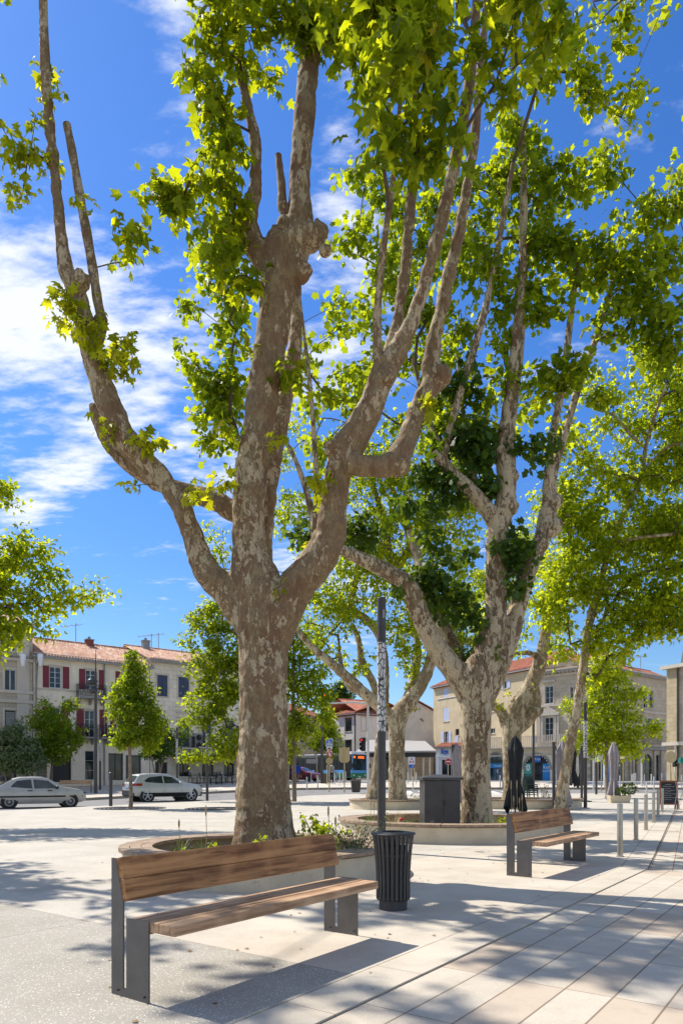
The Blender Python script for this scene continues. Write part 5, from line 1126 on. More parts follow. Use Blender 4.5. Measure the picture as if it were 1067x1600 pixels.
# covered market hall with grey roof
hall = thing('covered_hall', 'low open hall with pale grey sloping roof and dark beam beside the optician', 'building', (0, 0, 0))
a0, a1, b1_, b0_ = gp(556, 1177, 90), gp(681, 1175, 90), gp(664, 1160, 97), gp(575, 1158, 97)
obj('roof', MB().hexa([a0, a1, b1_, b0_, lift(a0, .2), lift(a1, .2), lift(b1_, .2), lift(b0_, .2)]), MT['awning'], hall)
c0, c1 = gp(575, 1183, 90.3), gp(680, 1183, 90.3)
obj('beam', MB().hexa([c0, c1, c1 + Vector((0, .6, 0)), c0 + Vector((0, .6, 0)), lift(c0, .62), lift(c1, .62), lift(c1 + Vector((0, .6, 0)), .62), lift(c0 + Vector((0, .6, 0)), .62)]), MT['black'], hall)
obj('wall', MB().box(gp(648, 1200, 95).x, gp(676, 1200, 95).x, 95, 98, .5, 4.6), MT['wall_stone'], hall)
obj('back_wall', MB().box(gp(560, 1200, 98).x, gp(647, 1200, 98).x, 98, 98.4, .5, 5.2), MT['wall_gable'], hall)
for px in (600, 616, 661, 671): obj('column', MB().cyl((gp(px, 1200, 91).x, 91), .13, .6, 3.8, 8), MT['pale_post'], hall)
obj('shop_window', MB().box(gp(596, 1200, 96).x, gp(616, 1200, 96).x, 96, 96.2, .8, 4.3), MT['glass'], hall)
obj('steel_door', MB().box(gp(637, 1200, 96).x, gp(644, 1200, 96).x, 96, 96.2, .8, 4.2), MT['pale_post'], hall)
ic = thing('station_sign', 'white square sign with red symbols above a small blue plate beside the hall', 'sign', gp(643, 1226, 88)); hh = .0807
obj('board', MB().box(-.42, .42, -.03, .03, 2.55, 3.5), MT['white_paint'], ic); obj('blue_plate', MB().box(-.32, .32, -.04, .02, 2.15, 2.5), MT['blue_sign'], ic); obj('post', MB().box(-.06, .06, .032, .1, 0, 3.4), MT['pale_post'], ic)
s_ = MB(); s_.rbox((0, -.035, 3.22), (.16, .02, .2)); s_.rbox((-.17, -.035, 2.88), (.14, .02, .26)); s_.rbox((.17, -.035, 2.88), (.14, .02, .26)); obj('red_symbol', s_, MT['red_sign'], ic)
obj('white_mark', MB().rbox((.12, -.045, 2.32), (.1, .02, .16)), MT['white_paint'], ic)

# E: sand coloured tall house, right of the gable
E = Front('sand_house', 'tall sand coloured house with pale lilac shutters behind the second plane tree', 677, 97, 838, 79, 0, 10, MT['wall_sand'], .8); E.z1 = E.z(760, 1055)
for (a, b_, c, d, n) in ((692.5, 700, 1076, 1089, 1), (692.5, 701, 1106, 1127, 1), (764, 771, 1060, 1072, 0), (786, 792, 1064, 1076, 0)):
    r0 = XY(E, a, b_, c, d); E.window(r0, 'white_paint', 2, 1)
    x0, x1, z0, z1 = r0
    if n: m_ = (x0 + x1) / 2; E.shutter(x0, m_ - .01, z0, z1, 'lilac_shutter', .02); E.shutter(m_ + .01, x1, z0, z1, 'lilac_shutter', .02)
    else: w = (x1 - x0) * .8; E.shutter(x0 - w, x0 - .02, z0, z1, 'lilac_shutter'); E.shutter(x1 + .02, x1 + w, z0, z1, 'lilac_shutter')
E.window(XY(E, 694, 700, 1143, 1162), 'white_paint', 2, 2); x0, x1, z0, z1 = XY(E, 689, 693.5, 1143, 1162); E.shutter(x0, x1, z0, z1, 'lilac_shutter'); x0, x1, z0, z1 = XY(E, 700.5, 705, 1143, 1162); E.shutter(x0, x1, z0, z1, 'lilac_shutter')
E.window(XY(E, 711, 717, 1139, 1149), 'zinc', 1, 1); x0, x1, z0, z1 = XY(E, 711, 716, 1149, 1162); E.shutter(x0, x1, z0, z1, 'lilac_shutter')
for (a, b_, c, d) in ((811, 819, 1094, 1116), (764, 772, 1094, 1112), (765, 773, 1138, 1146), (835, 841, 1150, 1162)): E.window(XY(E, a, b_, c, d), 'white_paint', 2, 1); x0, x1, z0, z1 = XY(E, a - 5, a - .5, c, d); E.shutter(x0, x1, z0, z1, 'lilac_shutter')
E.band(E.z1 - .45, .45, .2, MT['brick'], 'cornice'); E.roof(MT['tiles_red'], 2.2); obj('chain_light', MB().tube([(E.x(683), -.05, E.z(683, 1093)), (E.x(700), -.05, E.z(700, 1090)), (E.x(712), -.05, E.z(712, 1088))], .05, 5), MT['white_paint'], E.t)
E.finish()
# optician shop annexe
K = Front('optician_shop', 'low shop with blue lettering, tiled edge and pale pilasters right of the hall', 681, 86, 733, 84, 0, 5, MT['off_white'], .8); K.z1 = K.z(700, 1166)
K.window(XY(K, 690, 699, 1187, 1219), 'black', 1, 1, sill=False); K.window(XY(K, 700, 705, 1187, 1219), 'black', 1, 1, sill=False); K.window(XY(K, 711, 727, 1187, 1219), 'black', 2, 1, sill=False)
K.band(K.z(700, 1183), .2, .15, MT['white_paint'], 'ledge'); K.roof(MT['tiles_red'], .45, .35)
for px in (683.5, 707.5): xx = K.x(px); obj('pilaster', MB().box(xx - .2, xx + .2, -.12, -.002, .8, K.z(700, 1183)), MT['white_paint'], K.t)
text_obj('shop_lettering', 'Krys', .80, MT['blue_sign'], K.t, (K.x(694.5), -.06, K.z(694, 1174.5)), (R(90), 0, 0), .04, sx=.62, bold=.025); K.finish()

# F: stone corner building: left front, then front round the corner
F0 = Front('arcade', 'long stone arcade of arched shopfronts carrying a balustraded balcony', 735, 83.7, 905, 73.5, 0, 8, MT['wall_pale'], .75); F0.z1 = F0.z(870, 1167)
F1 = F0
def glazed_arch(f, px0, px1, py0, py1, glass='dark_blue_glass'):
    w = f.window(XY(f, px0, px1, py0, py1), 'black', 2, 1, arch=True, sill=False, fw=.07, glass=glass, y=.2); x0, x1, z0, z1 = XY(f, px0, px1, py0, py1)
    r = (x1 - x0) / 2; cx0 = (x0 + x1) / 2; zc = z1 - r; ar = MB(); n = 16
    for k in range(n):
        a, b_ = math.pi * k / n, math.pi * (k + 1) / n
        pts = [(cx0 - q * math.cos(e), yy, zc + q * math.sin(e)) for yy in (-.09, .03) for q, e in ((r, a), (r, b_), (r + .22, b_), (r + .22, a))]
        ar.hexa(pts)
    obj('arch_moulding', ar, MT['zinc'], w)
    bl = MB()
    for k in range(1, 14): a = math.pi * k / 14; bl.ball((cx0 - (r - .12) * math.cos(a), .05, zc + (r - .12) * math.sin(a)), .06, (1, 1, 1), 6, 4)
    obj('fairy_light', bl, MT['white_paint'], w, kind='stuff'); return w, x0, x1, z0, z1
w, x0, x1, z0, z1 = glazed_arch(F1, 760, 788, 1178, 1222)
obj('shop_banner', MB().box(x0 + .1, x1 - .1, .10, .13, z0 + (z1 - z0) * .50, z0 + (z1 - z0) * .66), MT['cyan_panel'], w); text_obj('lettering', 'française', .30, MT['white_paint'], w, ((x0 + x1) / 2 + .3, .09, z0 + (z1 - z0) * .58), (R(90), 0, 0), .01)
obj('upper_panel', MB().box(x0 + .1, x1 - .1, .10, .13, z0 + (z1 - z0) * .67, z0 + (z1 - z0) * .80), MT['chair_green'], w)
text_obj('lettering', '€', .55, MT['white_paint'], w, ((x0 + x1) / 2 + .2, .12, z0 + (z1 - z0) * .38), (R(90), 0, 0), .01); 
w, x0, x1, z0, z1 = glazed_arch(F1, 817.5, 859, 1179, 1223, 'glass')
def panel(f, name, px0, px1, py0, py1, mat, par, y=.10):
    a, c, d, e = XY(f, px0, px1, py0, py1); return obj(name, MB().box(a, c, y, y + .03, d, e), MT[mat], par)
panel(F1, 'green_poster', 818.5, 829, 1193, 1222, 'teal_panel', w); panel(F1, 'blue_poster', 846.5, 859, 1193, 1222, 'cyan_panel', w); panel(F1, 'blue_poster', 834.5, 843, 1182, 1191, 'blue_sign', w)
text_obj('lettering', '0', .95, MT['white_paint'], w, (F1.x(823.8), .09, F1.z(823.8, 1200)), (R(90), 0, 0), .01, bold=.03); text_obj('lettering', 'Krys', .46, MT['white_paint'], w, (F1.x(853), .09, F1.z(853, 1199)), (R(90), 0, 0), .01); text_obj('lettering', 'AUDITION', .22, MT['white_paint'], w, (F1.x(853), .09, F1.z(853, 1205)), (R(90), 0, 0), .01)
text_obj('lettering', 'Krys', .42, MT['white_paint'], w, (F1.x(838.5), .09, F1.z(838.5, 1186)), (R(90), 0, 0), .01)
obj('transom', MB().box(F1.x(818), F1.x(859), .07, .1, F1.z(838, 1192.6), F1.z(838, 1191.4)), MT['black'], w)
x0, x1 = F1.x(748), F1.x(903); F1.balcony(x0, x1, F0.z1 + .05, .9, 1.25, iron=MT['stone_trim'], slab=MT['zinc'], stone=True, brackets=False)
F0.band(F0.z1 - .9, .18, .1, tr); F0.finish()
F1 = Front('stone_townhouse', 'stone townhouse with pedimented tall windows above the arcade left of the corner', 838, 77.2, 905, 73.5, 0, 10, MT['wall_stone'], F0.z1 + .62); F1.z1 = F1.z(880, 1044); F1.t.location = (F1.t.location.x, F1.t.location.y + .05, 0)
F1.window(XY(F1, 851, 864, 1072, 1099), 'white_paint', 2, 3, surround=tr); F1.window(XY(F1, 850.5, 864, 1121, 1158), 'white_paint', 2, 4, surround=tr); F1.window(XY(F1, 890, 900, 1073, 1099), 'white_paint', 2, 3, surround=tr); F1.window(XY(F1, 889, 900, 1121, 1158), 'white_paint', 2, 4, surround=tr)
for px in (843, 847, 868, 872): xx = F1.x(px); obj('pilaster', MB().box(xx - .12, xx + .12, -.14, -.002, F1.z(px, 1160), F1.z(px, 1118)), tr, F1.t)
x0, x1 = F1.x(841), F1.x(874); zt = F1.z(858, 1118)
obj('pediment', MB().prism([(x0, zt), (x1, zt), (x1, zt + .22), ((x0 + x1) / 2, zt + .95), (x0, zt + .22)], -.28, -.002), tr, F1.t)
x0, x1 = F1.x(847), F1.x(868); obj('window_hood', MB().box(x0, x1, -.22, -.002, F1.z(858, 1066), F1.z(858, 1062.5)), tr, F1.t)
dt = MB(); n = int(F1.L / .45)
for k in range(n): dt.box(.1 + k * .45, .28 + k * .45, -.3, -.002, F1.z1 - .5, F1.z1 - .28)
obj('dentils', dt, tr, F1.t); F1.band(F1.z1 - .27, .27, .45, tr, 'cornice'); F1.band(F1.z1 - .75, .2, .1, tr); F1.band(F1.z(858, 1104), .25, .12, tr)
F1.roof(MT['tiles_red'], 2.0, .5); F1.finish()
F2 = Front('corner_building', 'long stone corner building with twin windows and dark arcade at right', 905.6, 73.6, 1041, 85, 0, 4.4, MT['wall_stone'], .75); F2.z1 = F2.z(1000, 1051)
for (a, b_) in ((920, 928), (931, 939), (960, 968), (971, 979)): F2.window(XY(F2, a, b_, 1078, 1106), 'white_paint', 1, 3, surround=tr)
for (a, b_) in ((1004, 1010), (1013.5, 1020)): F2.window(XY(F2, a, b_, 1079, 1106), 'white_paint', 1, 3, surround=tr)
for (a, b_) in ((920, 934), (960, 974)): F2.window(XY(F2, a, b_, 1122, 1158), 'white_paint', 2, 4, surround=tr)
F2.window(XY(F2, 1007, 1018, 1122, 1140), 'white_paint', 2, 2, surround=tr)
x0, x1 = F2.x(1002), F2.x(1027); F2.balcony(x0, x1, F2.z(1015, 1165), .6, 1.2, iron=MT['wall_stone'], slab=MT['stone_trim'], stone=True)
for (a, b_) in ((964, 975), (1002.5, 1019)):
    F2.window(XY(F2, a, b_, 1178, 1222), 'zinc', 2, 2, arch=True, sill=False, fw=.09)
for (a, b_) in ((1023, 1030), (990, 995), (935, 952)): F2.window(XY(F2, a, b_, 1179, 1222), 'zinc', 1, 3, sill=False, fw=.09)
F2.window(XY(F2, 911, 931, 1180, 1222), 'dark_blue_glass', 2, 1, sill=False, fw=.08)
obj('blue_poster', MB().box(F2.x(940), F2.x(949), -.06, -.002, 1.0, F2.z(945, 1190)), MT['cyan_panel'], F2.t); obj('wall_cabinet', MB().box(F2.x(992), F2.x(998), -.12, -.002, F2.z(995, 1187), F2.z(995, 1178)), MT['zinc'], F2.t)
for px in (957, 983, 988, 1021, 1032): xx = F2.x(px); obj('pilaster', MB().box(xx - .22, xx + .22, -.16, -.002, .8, F2.z(px, 1173)), MT['wall_stone'], F2.t)
F2.band(F2.z(1000, 1171), .45, .35, MT['zinc'], 'ledge'); F2.band(F2.z(1000, 1113), .25, .12, tr)
dt = MB(); n = int(F2.L / .45)
for k in range(n): dt.box(.1 + k * .45, .28 + k * .45, -.3, -.002, F2.z1 - .5, F2.z1 - .28)
obj('dentils', dt, tr, F2.t); F2.band(F2.z1 - .27, .27, .45, tr, 'cornice'); r = F2.roof(MT['tiles_red'], 1.0, .5); F2.chimney(F2.x(1003), 2.6, F2.z1 + .8, F2.z1 + 2.6, .9, 'brick', r); F2.finish()
# G: ochre corner tower at the right edge
G = Front('ochre_townhouse', 'ochre stone townhouse with quoins and slate attic at the right edge', 1042.5, 62, 1150, 56, 0, 9, MT['wall_grey'], .8); G.z1 = G.z(1050, 1040)
obj('quoin_pier', MB().box(0, 1.05, -.14, -.002, .8, G.z1 - .3), MT['wall_ochre'], G.t); G.band(G.z1 - .3, .3, .5, tr, 'cornice', -.4); G.band(G.z(1050, 1165), .3, .3, tr, 'ledge', -.4)
obj('downpipe', MB().cyl((G.x(1060), -.16), .07, .9, G.z1 - .3, 8), MT['dark_metal'], G.t); G.window(XY(G, 1072, 1090, 1060, 1095), 'white_paint', 2, 3, surround=tr); G.window(XY(G, 1072, 1090, 1115, 1150), 'white_paint', 2, 3, surround=tr); G.window(XY(G, 1066, 1095, 1185, 1224), 'dark_metal', 2, 1, sill=False)
at = obj('attic', MB().prism([(.8, G.z1), (9, G.z1), (8.4, G.z1 + 3.0), (1.4, G.z1 + 3.0)], .6, 8), MT['slate'], G.t)
obj('green_cross_sign', MB().box(G.x(1065), G.x(1069), -.5, -.15, G.z(1066, 1192), G.z(1066, 1184)), MT['teal_panel'], G.t); G.finish()
# background blocks glimpsed between the trees
def block(name, label, pa_, Ya, pb_, Yb, py, mat, roof, depth=10, wins=()):
    f = Front(name, label, pa_, Ya, pb_, Yb, 0, depth, MT[mat], .8); f.z1 = f.z((pa_ + pb_) / 2, py)
    for w_ in wins: f.window(XY(f, *w_), 'zinc', 1, 1)
    f.band(f.z1 - .4, .4, .15, MT['brick'], 'cornice'); f.roof(MT[roof], 2.2); f.finish(); return f
block('brown_house', 'low brown house with red roof glimpsed behind the trees left of the white house', 453, 92, 523, 112, 1118, 'wall_stone', 'tiles_red', 10, ((470, 478, 1140, 1160), (495, 503, 1142, 1160)))
# ---------------------------------------------------------------- vehicles
MT['silver'] = M_simple('silver_paint', (0.52, 0.52, 0.50), 0.34, 0.3, 0.05, 2, coat=.6)
MT['champagne'] = M_simple('champagne_paint', (0.42, 0.41, 0.38), 0.36, 0.35, 0.06, 2, coat=.5)
MT['tail_red'] = M_simple('tail_light', (0.35, 0.01, 0.012), 0.15, 0, 0.1, 9, coat=1)
MT['alloy'] = M_simple('alloy', (0.55, 0.55, 0.56), 0.3, 0.8, 0.05)
MT['plate_blue'] = M_simple('number_plate', (0.35, 0.42, 0.6), 0.4, 0, 0.1)
MT['red_car'] = M_simple('red_car_paint', (0.22, 0.03, 0.05), 0.3, 0, 0.1, coat=.6)
def lerp_tab(tab, x):
    if x <= tab[0][0]: return tab[0][1]
    for (a, b), (c, d) in zip(tab[:-1], tab[1:]):
        if x <= c: return b + (d - b) * (x - a) / (c - a)
    return tab[-1][1]
def make_car(name, label, loc, rz, spec):
    """x forward; top: (x, z) roof line table; belt: glass line; hw: half width by height; plan: half-width factor along x"""
    t = thing(name, label, 'car', loc, rz, None); top, plan, hwz = spec['top'], spec['plan'], spec['hw']; x0, x1 = top[0][0], top[-1][0]
    zb = spec['zb']; n = 64; xs = [x0 + (x1 - x0) * (0.5 - 0.5 * math.cos(math.pi * i / n)) for i in range(n + 1)]
    zl = [zb, zb + .10, .42, .55, .66, .76, .84] + [spec['belt'] + (spec['h'] - spec['belt']) * k / 5 for k in range(6)]
    zt = lambda x: lerp_tab(top, x)
    W = lambda x, z: lerp_tab(hwz, z) * lerp_tab(plan, x)
    def low(x):                                       # body underside rises at the ends
        return zb + spec.get('rise', .10) * max(0, (abs(x - (x0 + x1) / 2) / ((x1 - x0) / 2)) ** 8)
    mb = MB(); rows = []
    for x in xs:
        r = [];
        for z in zl: zz_ = min(max(z, low(x)), zt(x)); r.append((x, W(x, zz_), zz_))
        wt_ = W(x, zt(x)); r += [(x, wt_ * f, zt(x) + spec.get('crown', .035) * (1 - f * f)) for f in (.75, .4, 0)]
        r += [(a, -b, c) for a, b, c in r[:-1][::-1]]; rows.append(r)
    m = len(rows[0]); vs = [v for r in rows for v in r]
    fs = [(i * m + k, i * m + k + 1, (i + 1) * m + k + 1, (i + 1) * m + k) for i in range(n) for k in range(m - 1)]
    fs += [(i * m, (i + 1) * m, (i + 1) * m + m - 1, i * m + m - 1) for i in range(n)]; fs += [tuple(range(m - 1, -1, -1)), tuple(n * m + k for k in range(m))]
    body = obj('body', mb.add(vs, fs), MT[spec['paint']], t, True)
    def side(poly, name, mat, out=.006, parent=t, sides=(1, -1), grid=6):
        # polygon in x,z laid on the flank, subdivided as a fan of strips
        zs = sorted(p[1] for p in poly); za, zc = zs[0], zs[-1]
        for sd_ in sides:
            q = MB(); L_, R_ = [], []
            for k in range(grid + 1):
                z = za + (zc - za) * k / grid; z = min(max(z, za + 1e-4), zc - 1e-4); hit = []
                for (ax, az), (bx, bz) in zip(poly, poly[1:] + poly[:1]):
                    if (az - z) * (bz - z) <= 0 and az != bz: hit.append(ax + (bx - ax) * (z - az) / (bz - az))
                if not hit: continue
                a, c = min(hit), max(hit); row = [a + (c - a) * j / 8 for j in range(9)]
                L_.append([(xx, sd_ * (W(xx, z) + out), z) for xx in row])
            for A_, B_ in zip(L_[:-1], L_[1:]): q.strip(A_, B_) if sd_ < 0 else q.strip(B_, A_)
            obj(name, q, MT[mat], parent, True)
    def deck(xa, xb, f, name, mat, out=.008, z0=None):   # panel on the upper surface between xa and xb
        q = MB(); A_ = []
        for k in range(7):
            x = xa + (xb - xa) * k / 6; w = W(x, zt(x)) * f; A_.append([(x, w * s_, zt(x) + spec.get('crown', .035) * (1 - (s_ * f) ** 2) + out) for s_ in (-1, -.6, -.2, .2, .6, 1)])
        for a, b in zip(A_[:-1], A_[1:]): q.strip(a, b)
        obj(name, q, MT[mat], t, True)
    for p in spec['side_windows']: side(p, 'side_window', 'glass_car')
    deck(*spec['rear_glass'], 'rear_window', 'glass_car'); deck(*spec['front_glass'], 'windscreen', 'glass_car')
    for p, nm, mt in spec['trims']: side(p, nm, mt, .010)
    for xw in spec['wheels']:
        R0 = spec['wr']
        for sd_ in (1, -1):
            yy = W(xw, R0) * 1.0
            ar = MB(); ar.tube([(xw, sd_ * (yy - .2), R0 + .02), (xw, sd_ * (yy + .012), R0 + .02)], R0 + spec['arch'], 28)
            obj('wheel_arch', ar, MT['black'], t, True)
            wh = thing_part = bpy.data.objects.new('wheel', None); COL.objects.link(wh); wh.parent = t; wh.location = (xw, sd_ * (yy - .085), R0)
            ty = MB(); ty_prof = [(R0 - .09, -.1), (R0 - .02, -.1), (R0, -.07), (R0, .07), (R0 - .02, .105), (R0 - .09, .105)]
            tyre = MB().lathe(ty_prof, n=28); tyre.v = [(a, c * sd_, b) for a, b, c in tyre.v]; obj('tyre', tyre, MT['rubber'], wh, True)
            rm = MB()
            if spec['alloy']:
                for k in range(5):
                    a = 2 * math.pi * k / 5 + .3
                    rm.rbox((math.cos(a) * (R0 - .09) * .5, sd_ * .108, math.sin(a) * (R0 - .09) * .5), ((R0 - .09), .03, .075)) if False else rm.tube([(0, sd_ * .11, 0), (math.cos(a) * (R0 - .085), sd_ * .108, math.sin(a) * (R0 - .085))], [.05, .035], 6)
                rg = MB().lathe([(R0 - .10, .09), (R0 - .10, .115), (R0 - .075, .115), (R0 - .075, .09)], n=28, close=False); rm.add([(a, c * sd_, b) for a, b, c in rg.v], rg.f)
                obj('rim', rm, MT['alloy'], wh, True)
                obj('hub', MB().add(*(lambda q: ([(a, c * sd_, b) for a, b, c in q.v], q.f))(MB().lathe([(R0 - .09, .06), (R0 - .09, .065)], n=20))), MT['black'], wh)
            else:
                q = MB().lathe([(R0 - .085, .09), (R0 - .10, .112), (.08, .10), (.07, .125), (.0, .128)], n=24); obj('rim', MB().add([(a, c * sd_, b) for a, b, c in q.v], q.f), MT['zinc'], wh, True)
    for sd_ in (1, -1):
        xm = spec['mirror'][0]; zm = spec['mirror'][1]
        obj('wing_mirror', MB().ball((xm, sd_ * (W(xm, zm) + .09), zm), .1, (.7, 1.1, .75), 10, 6), MT[spec['mirror'][2]], t, True)
    # tail lamps wrap round the corner; plate and rear bumper
    for sd_ in (1, -1):
        q = MB(); (a, b, c, d) = spec['tail']; rowsT = []
        for z in (c, (c + d) / 2, d):
            r = [(x0 + (b - x0) * k / 6, sd_ * (W(x0 + (b - x0) * k / 6, z) + .012), z) for k in range(6, -1, -1)]; r.append((x0 - .012, sd_ * W(x0, z) * .9, z)); r.append((x0 - .014, sd_ * W(x0, z) * spec['tail_in'], z)); rowsT.append(r)
        for A_, B_ in zip(rowsT[:-1], rowsT[1:]): q.strip(A_, B_)
        obj('tail_light', q, MT['tail_red'], t)
    if spec['alloy']: obj('bumper', MB().box(x0 - .05, x0 + .02, -.74, .74, .34, .66), MT['rubber'], t, bevel=.04)
    obj('number_plate', MB().box(x0 - .02, x0 - .006, -.26, .26, spec['plate'], spec['plate'] + .12), MT['plate_blue'], t)
    for sd_ in (1, -1): obj('headlight', MB().ball((x1 - .12, sd_ * W(x1 - .15, .62) * .82, spec['head']), .14, (1, .9, .5), 10, 6), MT['glass'], t, True)
    hd = MB()
    for xh in spec['handles']:
        for sd_ in (1, -1): hd.rbox((xh, sd_ * (W(xh, .82) + .012), spec['hz']), (.2, .03, .045))
    obj('door_handle', hd, MT[spec.get('hmat', 'black')], t, bevel=.006)
    sm = MB()
    for xd in spec['doors']:
        for sd_ in (1, -1): sm.strip([(xd, sd_ * (W(xd, z) + .003), z) for z in (zb + .12, .5, .7, spec['belt'])], [(xd + .012, sd_ * (W(xd, z) + .003), z) for z in (zb + .12, .5, .7, spec['belt'])])
    obj('door_seam', sm, MT['black'], t)
    return t
sedan = dict(paint='champagne', zb=.20, belt=.88, h=1.40, crown=.04, rise=.14, wr=.30, arch=.055, alloy=False,
    top=[(-2.10, .55), (-2.08, .86), (-1.98, .93), (-1.76, .96), (-1.12, 1.31), (-.80, 1.39), (-.2, 1.41), (.15, 1.395), (.38, 1.33), (1.02, .96), (1.15, .93), (1.75, .82), (1.98, .70), (2.03, .55)],
    plan=[(-2.10, .80), (-1.9, .93), (-1.4, 1.0), (1.2, 1.0), (1.8, .90), (2.03, .74)],
    hw=[(.2, .78), (.42, .83), (.66, .845), (.86, .82), (.90, .80), (1.36, .60), (1.45, .56)],
    side_windows=[[(-1.24, .92), (-.32, .90), (-.36, 1.32), (-.90, 1.31), (-1.18, 1.04)], [(-.24, .90), (.78, .90), (.30, 1.30), (-.28, 1.32)]],
    rear_glass=(-1.68, -1.14, .86), front_glass=(.40, .97, .88),
    trims=[([(-1.9, .50), (1.85, .50), (1.85, .57), (-1.9, .57)], 'rubbing_strip', 'rubber')],
    wheels=(-1.28, 1.30), mirror=(.72, .95, 'black'), tail=(-2.1, -1.86, .66, .80), tail_in=.45, plate=.60, head=.68, handles=(-.42, .42), hz=.80, doors=(-1.12, -.28, .66))
make_car('silver_sedan', 'worn silver saloon car with black side strip parked at the left edge', (Xp(60, 32.6), 32.6, -.155), R(30), sedan)
suv = dict(paint='silver', zb=.28, belt=1.02, h=1.60, crown=.045, rise=.16, wr=.35, arch=.075, alloy=True,
    top=[(-2.18, .62), (-2.16, 1.0), (-2.05, 1.08), (-1.80, 1.44), (-1.72, 1.53), (-1.2, 1.585), (-.5, 1.60), (.1, 1.56), (1.0, 1.12), (1.2, 1.07), (1.85, .95), (2.10, .80), (2.18, .62)],
    plan=[(-2.18, .82), (-1.9, .95), (-1.3, 1.0), (1.3, 1.0), (1.8, .91), (2.18, .72)],
    hw=[(.28, .86), (.45, .91), (.75, .92), (1.0, .88), (1.04, .86), (1.55, .66), (1.62, .62)],
    side_windows=[[(-1.50, 1.20), (-1.25, 1.06), (-.38, 1.05), (-.40, 1.48), (-1.1, 1.46)], [(-.30, 1.05), (.72, 1.05), (.12, 1.47), (-.33, 1.48)]],
    rear_glass=(-2.03, -1.80, .88), front_glass=(.15, .93, .9),
    trims=[([(-2.12, .29), (2.12, .29), (2.12, .52), (-2.12, .52)], 'lower_cladding', 'rubber')],
    wheels=(-1.32, 1.33), mirror=(.62, 1.08, 'silver'), tail=(-2.18, -1.62, .92, 1.06), tail_in=.55, plate=.80, head=.86, handles=(-.45, .45), hz=.95, hmat='silver', doors=(-1.2, -.34, .74))
make_car('silver_crossover', 'clean silver crossover car with alloy wheels parked in front of the cafe', (Xp(256, 41), 41, -.155), R(37), suv)
red_ = dict(sedan); red_['paint'] = 'red_car'
make_car('red_car', 'small part of a dark red car parked beyond the street tree trunk beside the bus', (Xp(470, 70), 70, .8), R(-30), red_)

# ---- city bus
def make_bus():
    MT['glass_bus'] = M_simple('bus_glass', (0.012, 0.014, 0.016), .25, 0, .3, 2, spec=.25)
    rz = R(-44); t = thing('city_bus', 'white blue and green city bus with orange route display', 'bus', (Xp(505, 84) , 84, .8), rz)
    X0, X1, w, h = -6.0, 5.9, 1.25, 3.0
    obj('body', MB().box(X0, X1, -w, w, .32, h), MT['black'], t, bevel=.12)
    MT['bus_blue'] = M_simple('bus_blue', (0.10, 0.36, 0.72), 0.35, 0, 0.15, 1.5); MT['bus_green'] = M_simple('bus_green', (0.01, 0.22, 0.08), 0.4, 0, 0.15, 2)
    lw = MB(); lw.box(X0 - .01, X1 + .012, -w - .012, w + .012, .88, 1.22); obj('blue_band', lw, MT['bus_blue'], t, bevel=.02)
    lw = MB(); lw.box(X0 - .01, X1 + .014, -w - .014, w + .014, .34, .86); obj('green_skirt', lw, MT['bus_green'], t, bevel=.02)
    obj('roof', MB().box(X0 + .03, X1 - .05, -w + .02, w - .02, h + .002, h + .10), MT['white_paint'], t, bevel=.04)
    obj('roof_pod', MB().box(X1 - 2.6, X1 - .2, -w + .15, w - .15, h + .102, h + .32), MT['white_paint'], t, bevel=.05)
    obj('windscreen', MB().box(X1 + .001, X1 + .03, -w + .1, w - .1, 1.2, 2.45), MT['glass_car'], t, bevel=.01)
    obj('front_panel', MB().box(X1 + .001, X1 + .02, -w, w, .87, 1.18), MT['bus_blue'], t)
    for sy in (-w + .02, w - .14): obj('corner_post', MB().box(X1 - .02, X1 + .035, sy, sy + .12, 1.1, h - .05), MT['bus_blue'], t)
    ds = obj('display', MB().box(X1 + .001, X1 + .034, -w + .12, w - .12, 2.5, 2.86), MT['black'], t); og = MB()
    for k in range(2):
        for j in range(7): og.box(X1 + .036, X1 + .042, -.25 + j * .15, -.15 + j * .15, 2.55 + k * .15, 2.65 + k * .15)
    og.box(X1 + .036, X1 + .042, -1.0, -.75, 2.58, 2.8); obj('route_lights', og, MT['orange_led'], ds)
    for k in range(6): x = X0 + .5 + k * 1.85; obj('side_window', MB().box(x, x + 1.65, -w - .014, -w - .002, 1.3, 2.6), MT['glass_bus'], t)
    for x in (-3.4, -.2, 4.6): obj('door', MB().box(x, x + 1.1, -w - .02, -w - .004, .4, 2.6), MT['glass_bus'], t)
    for x in (-3.9, 3.2):
        for sy in (-1, 1):
            wh = obj('wheel', MB().tube([(x, sy * (w - .25), .48), (x, sy * (w + .02), .48)], .48, 24), MT['rubber'], t, True); obj('rim', MB().tube([(x, sy * (w + .01), .48), (x, sy * (w + .03), .48)], .26, 18), MT['zinc'], wh, True)
    for sy in (-1, 1): obj('headlight', MB().ball((X1 + .02, sy * .95, .62), .14, (.4, 1, .8), 10, 6), MT['white_paint'], t, True); obj('wing_mirror', MB().rbox((X1 + .25, sy * 1.5, 1.7), (.12, .2, .5)).tube([(X1, sy * 1.2, 2.2), (X1 + .25, sy * 1.5, 2.0)], .03, 6), MT['black'], t)
    obj('number_plate', MB().box(X1 + .016, X1 + .03, -.26, .26, .42, .54), MT['off_white'], t)
make_bus()

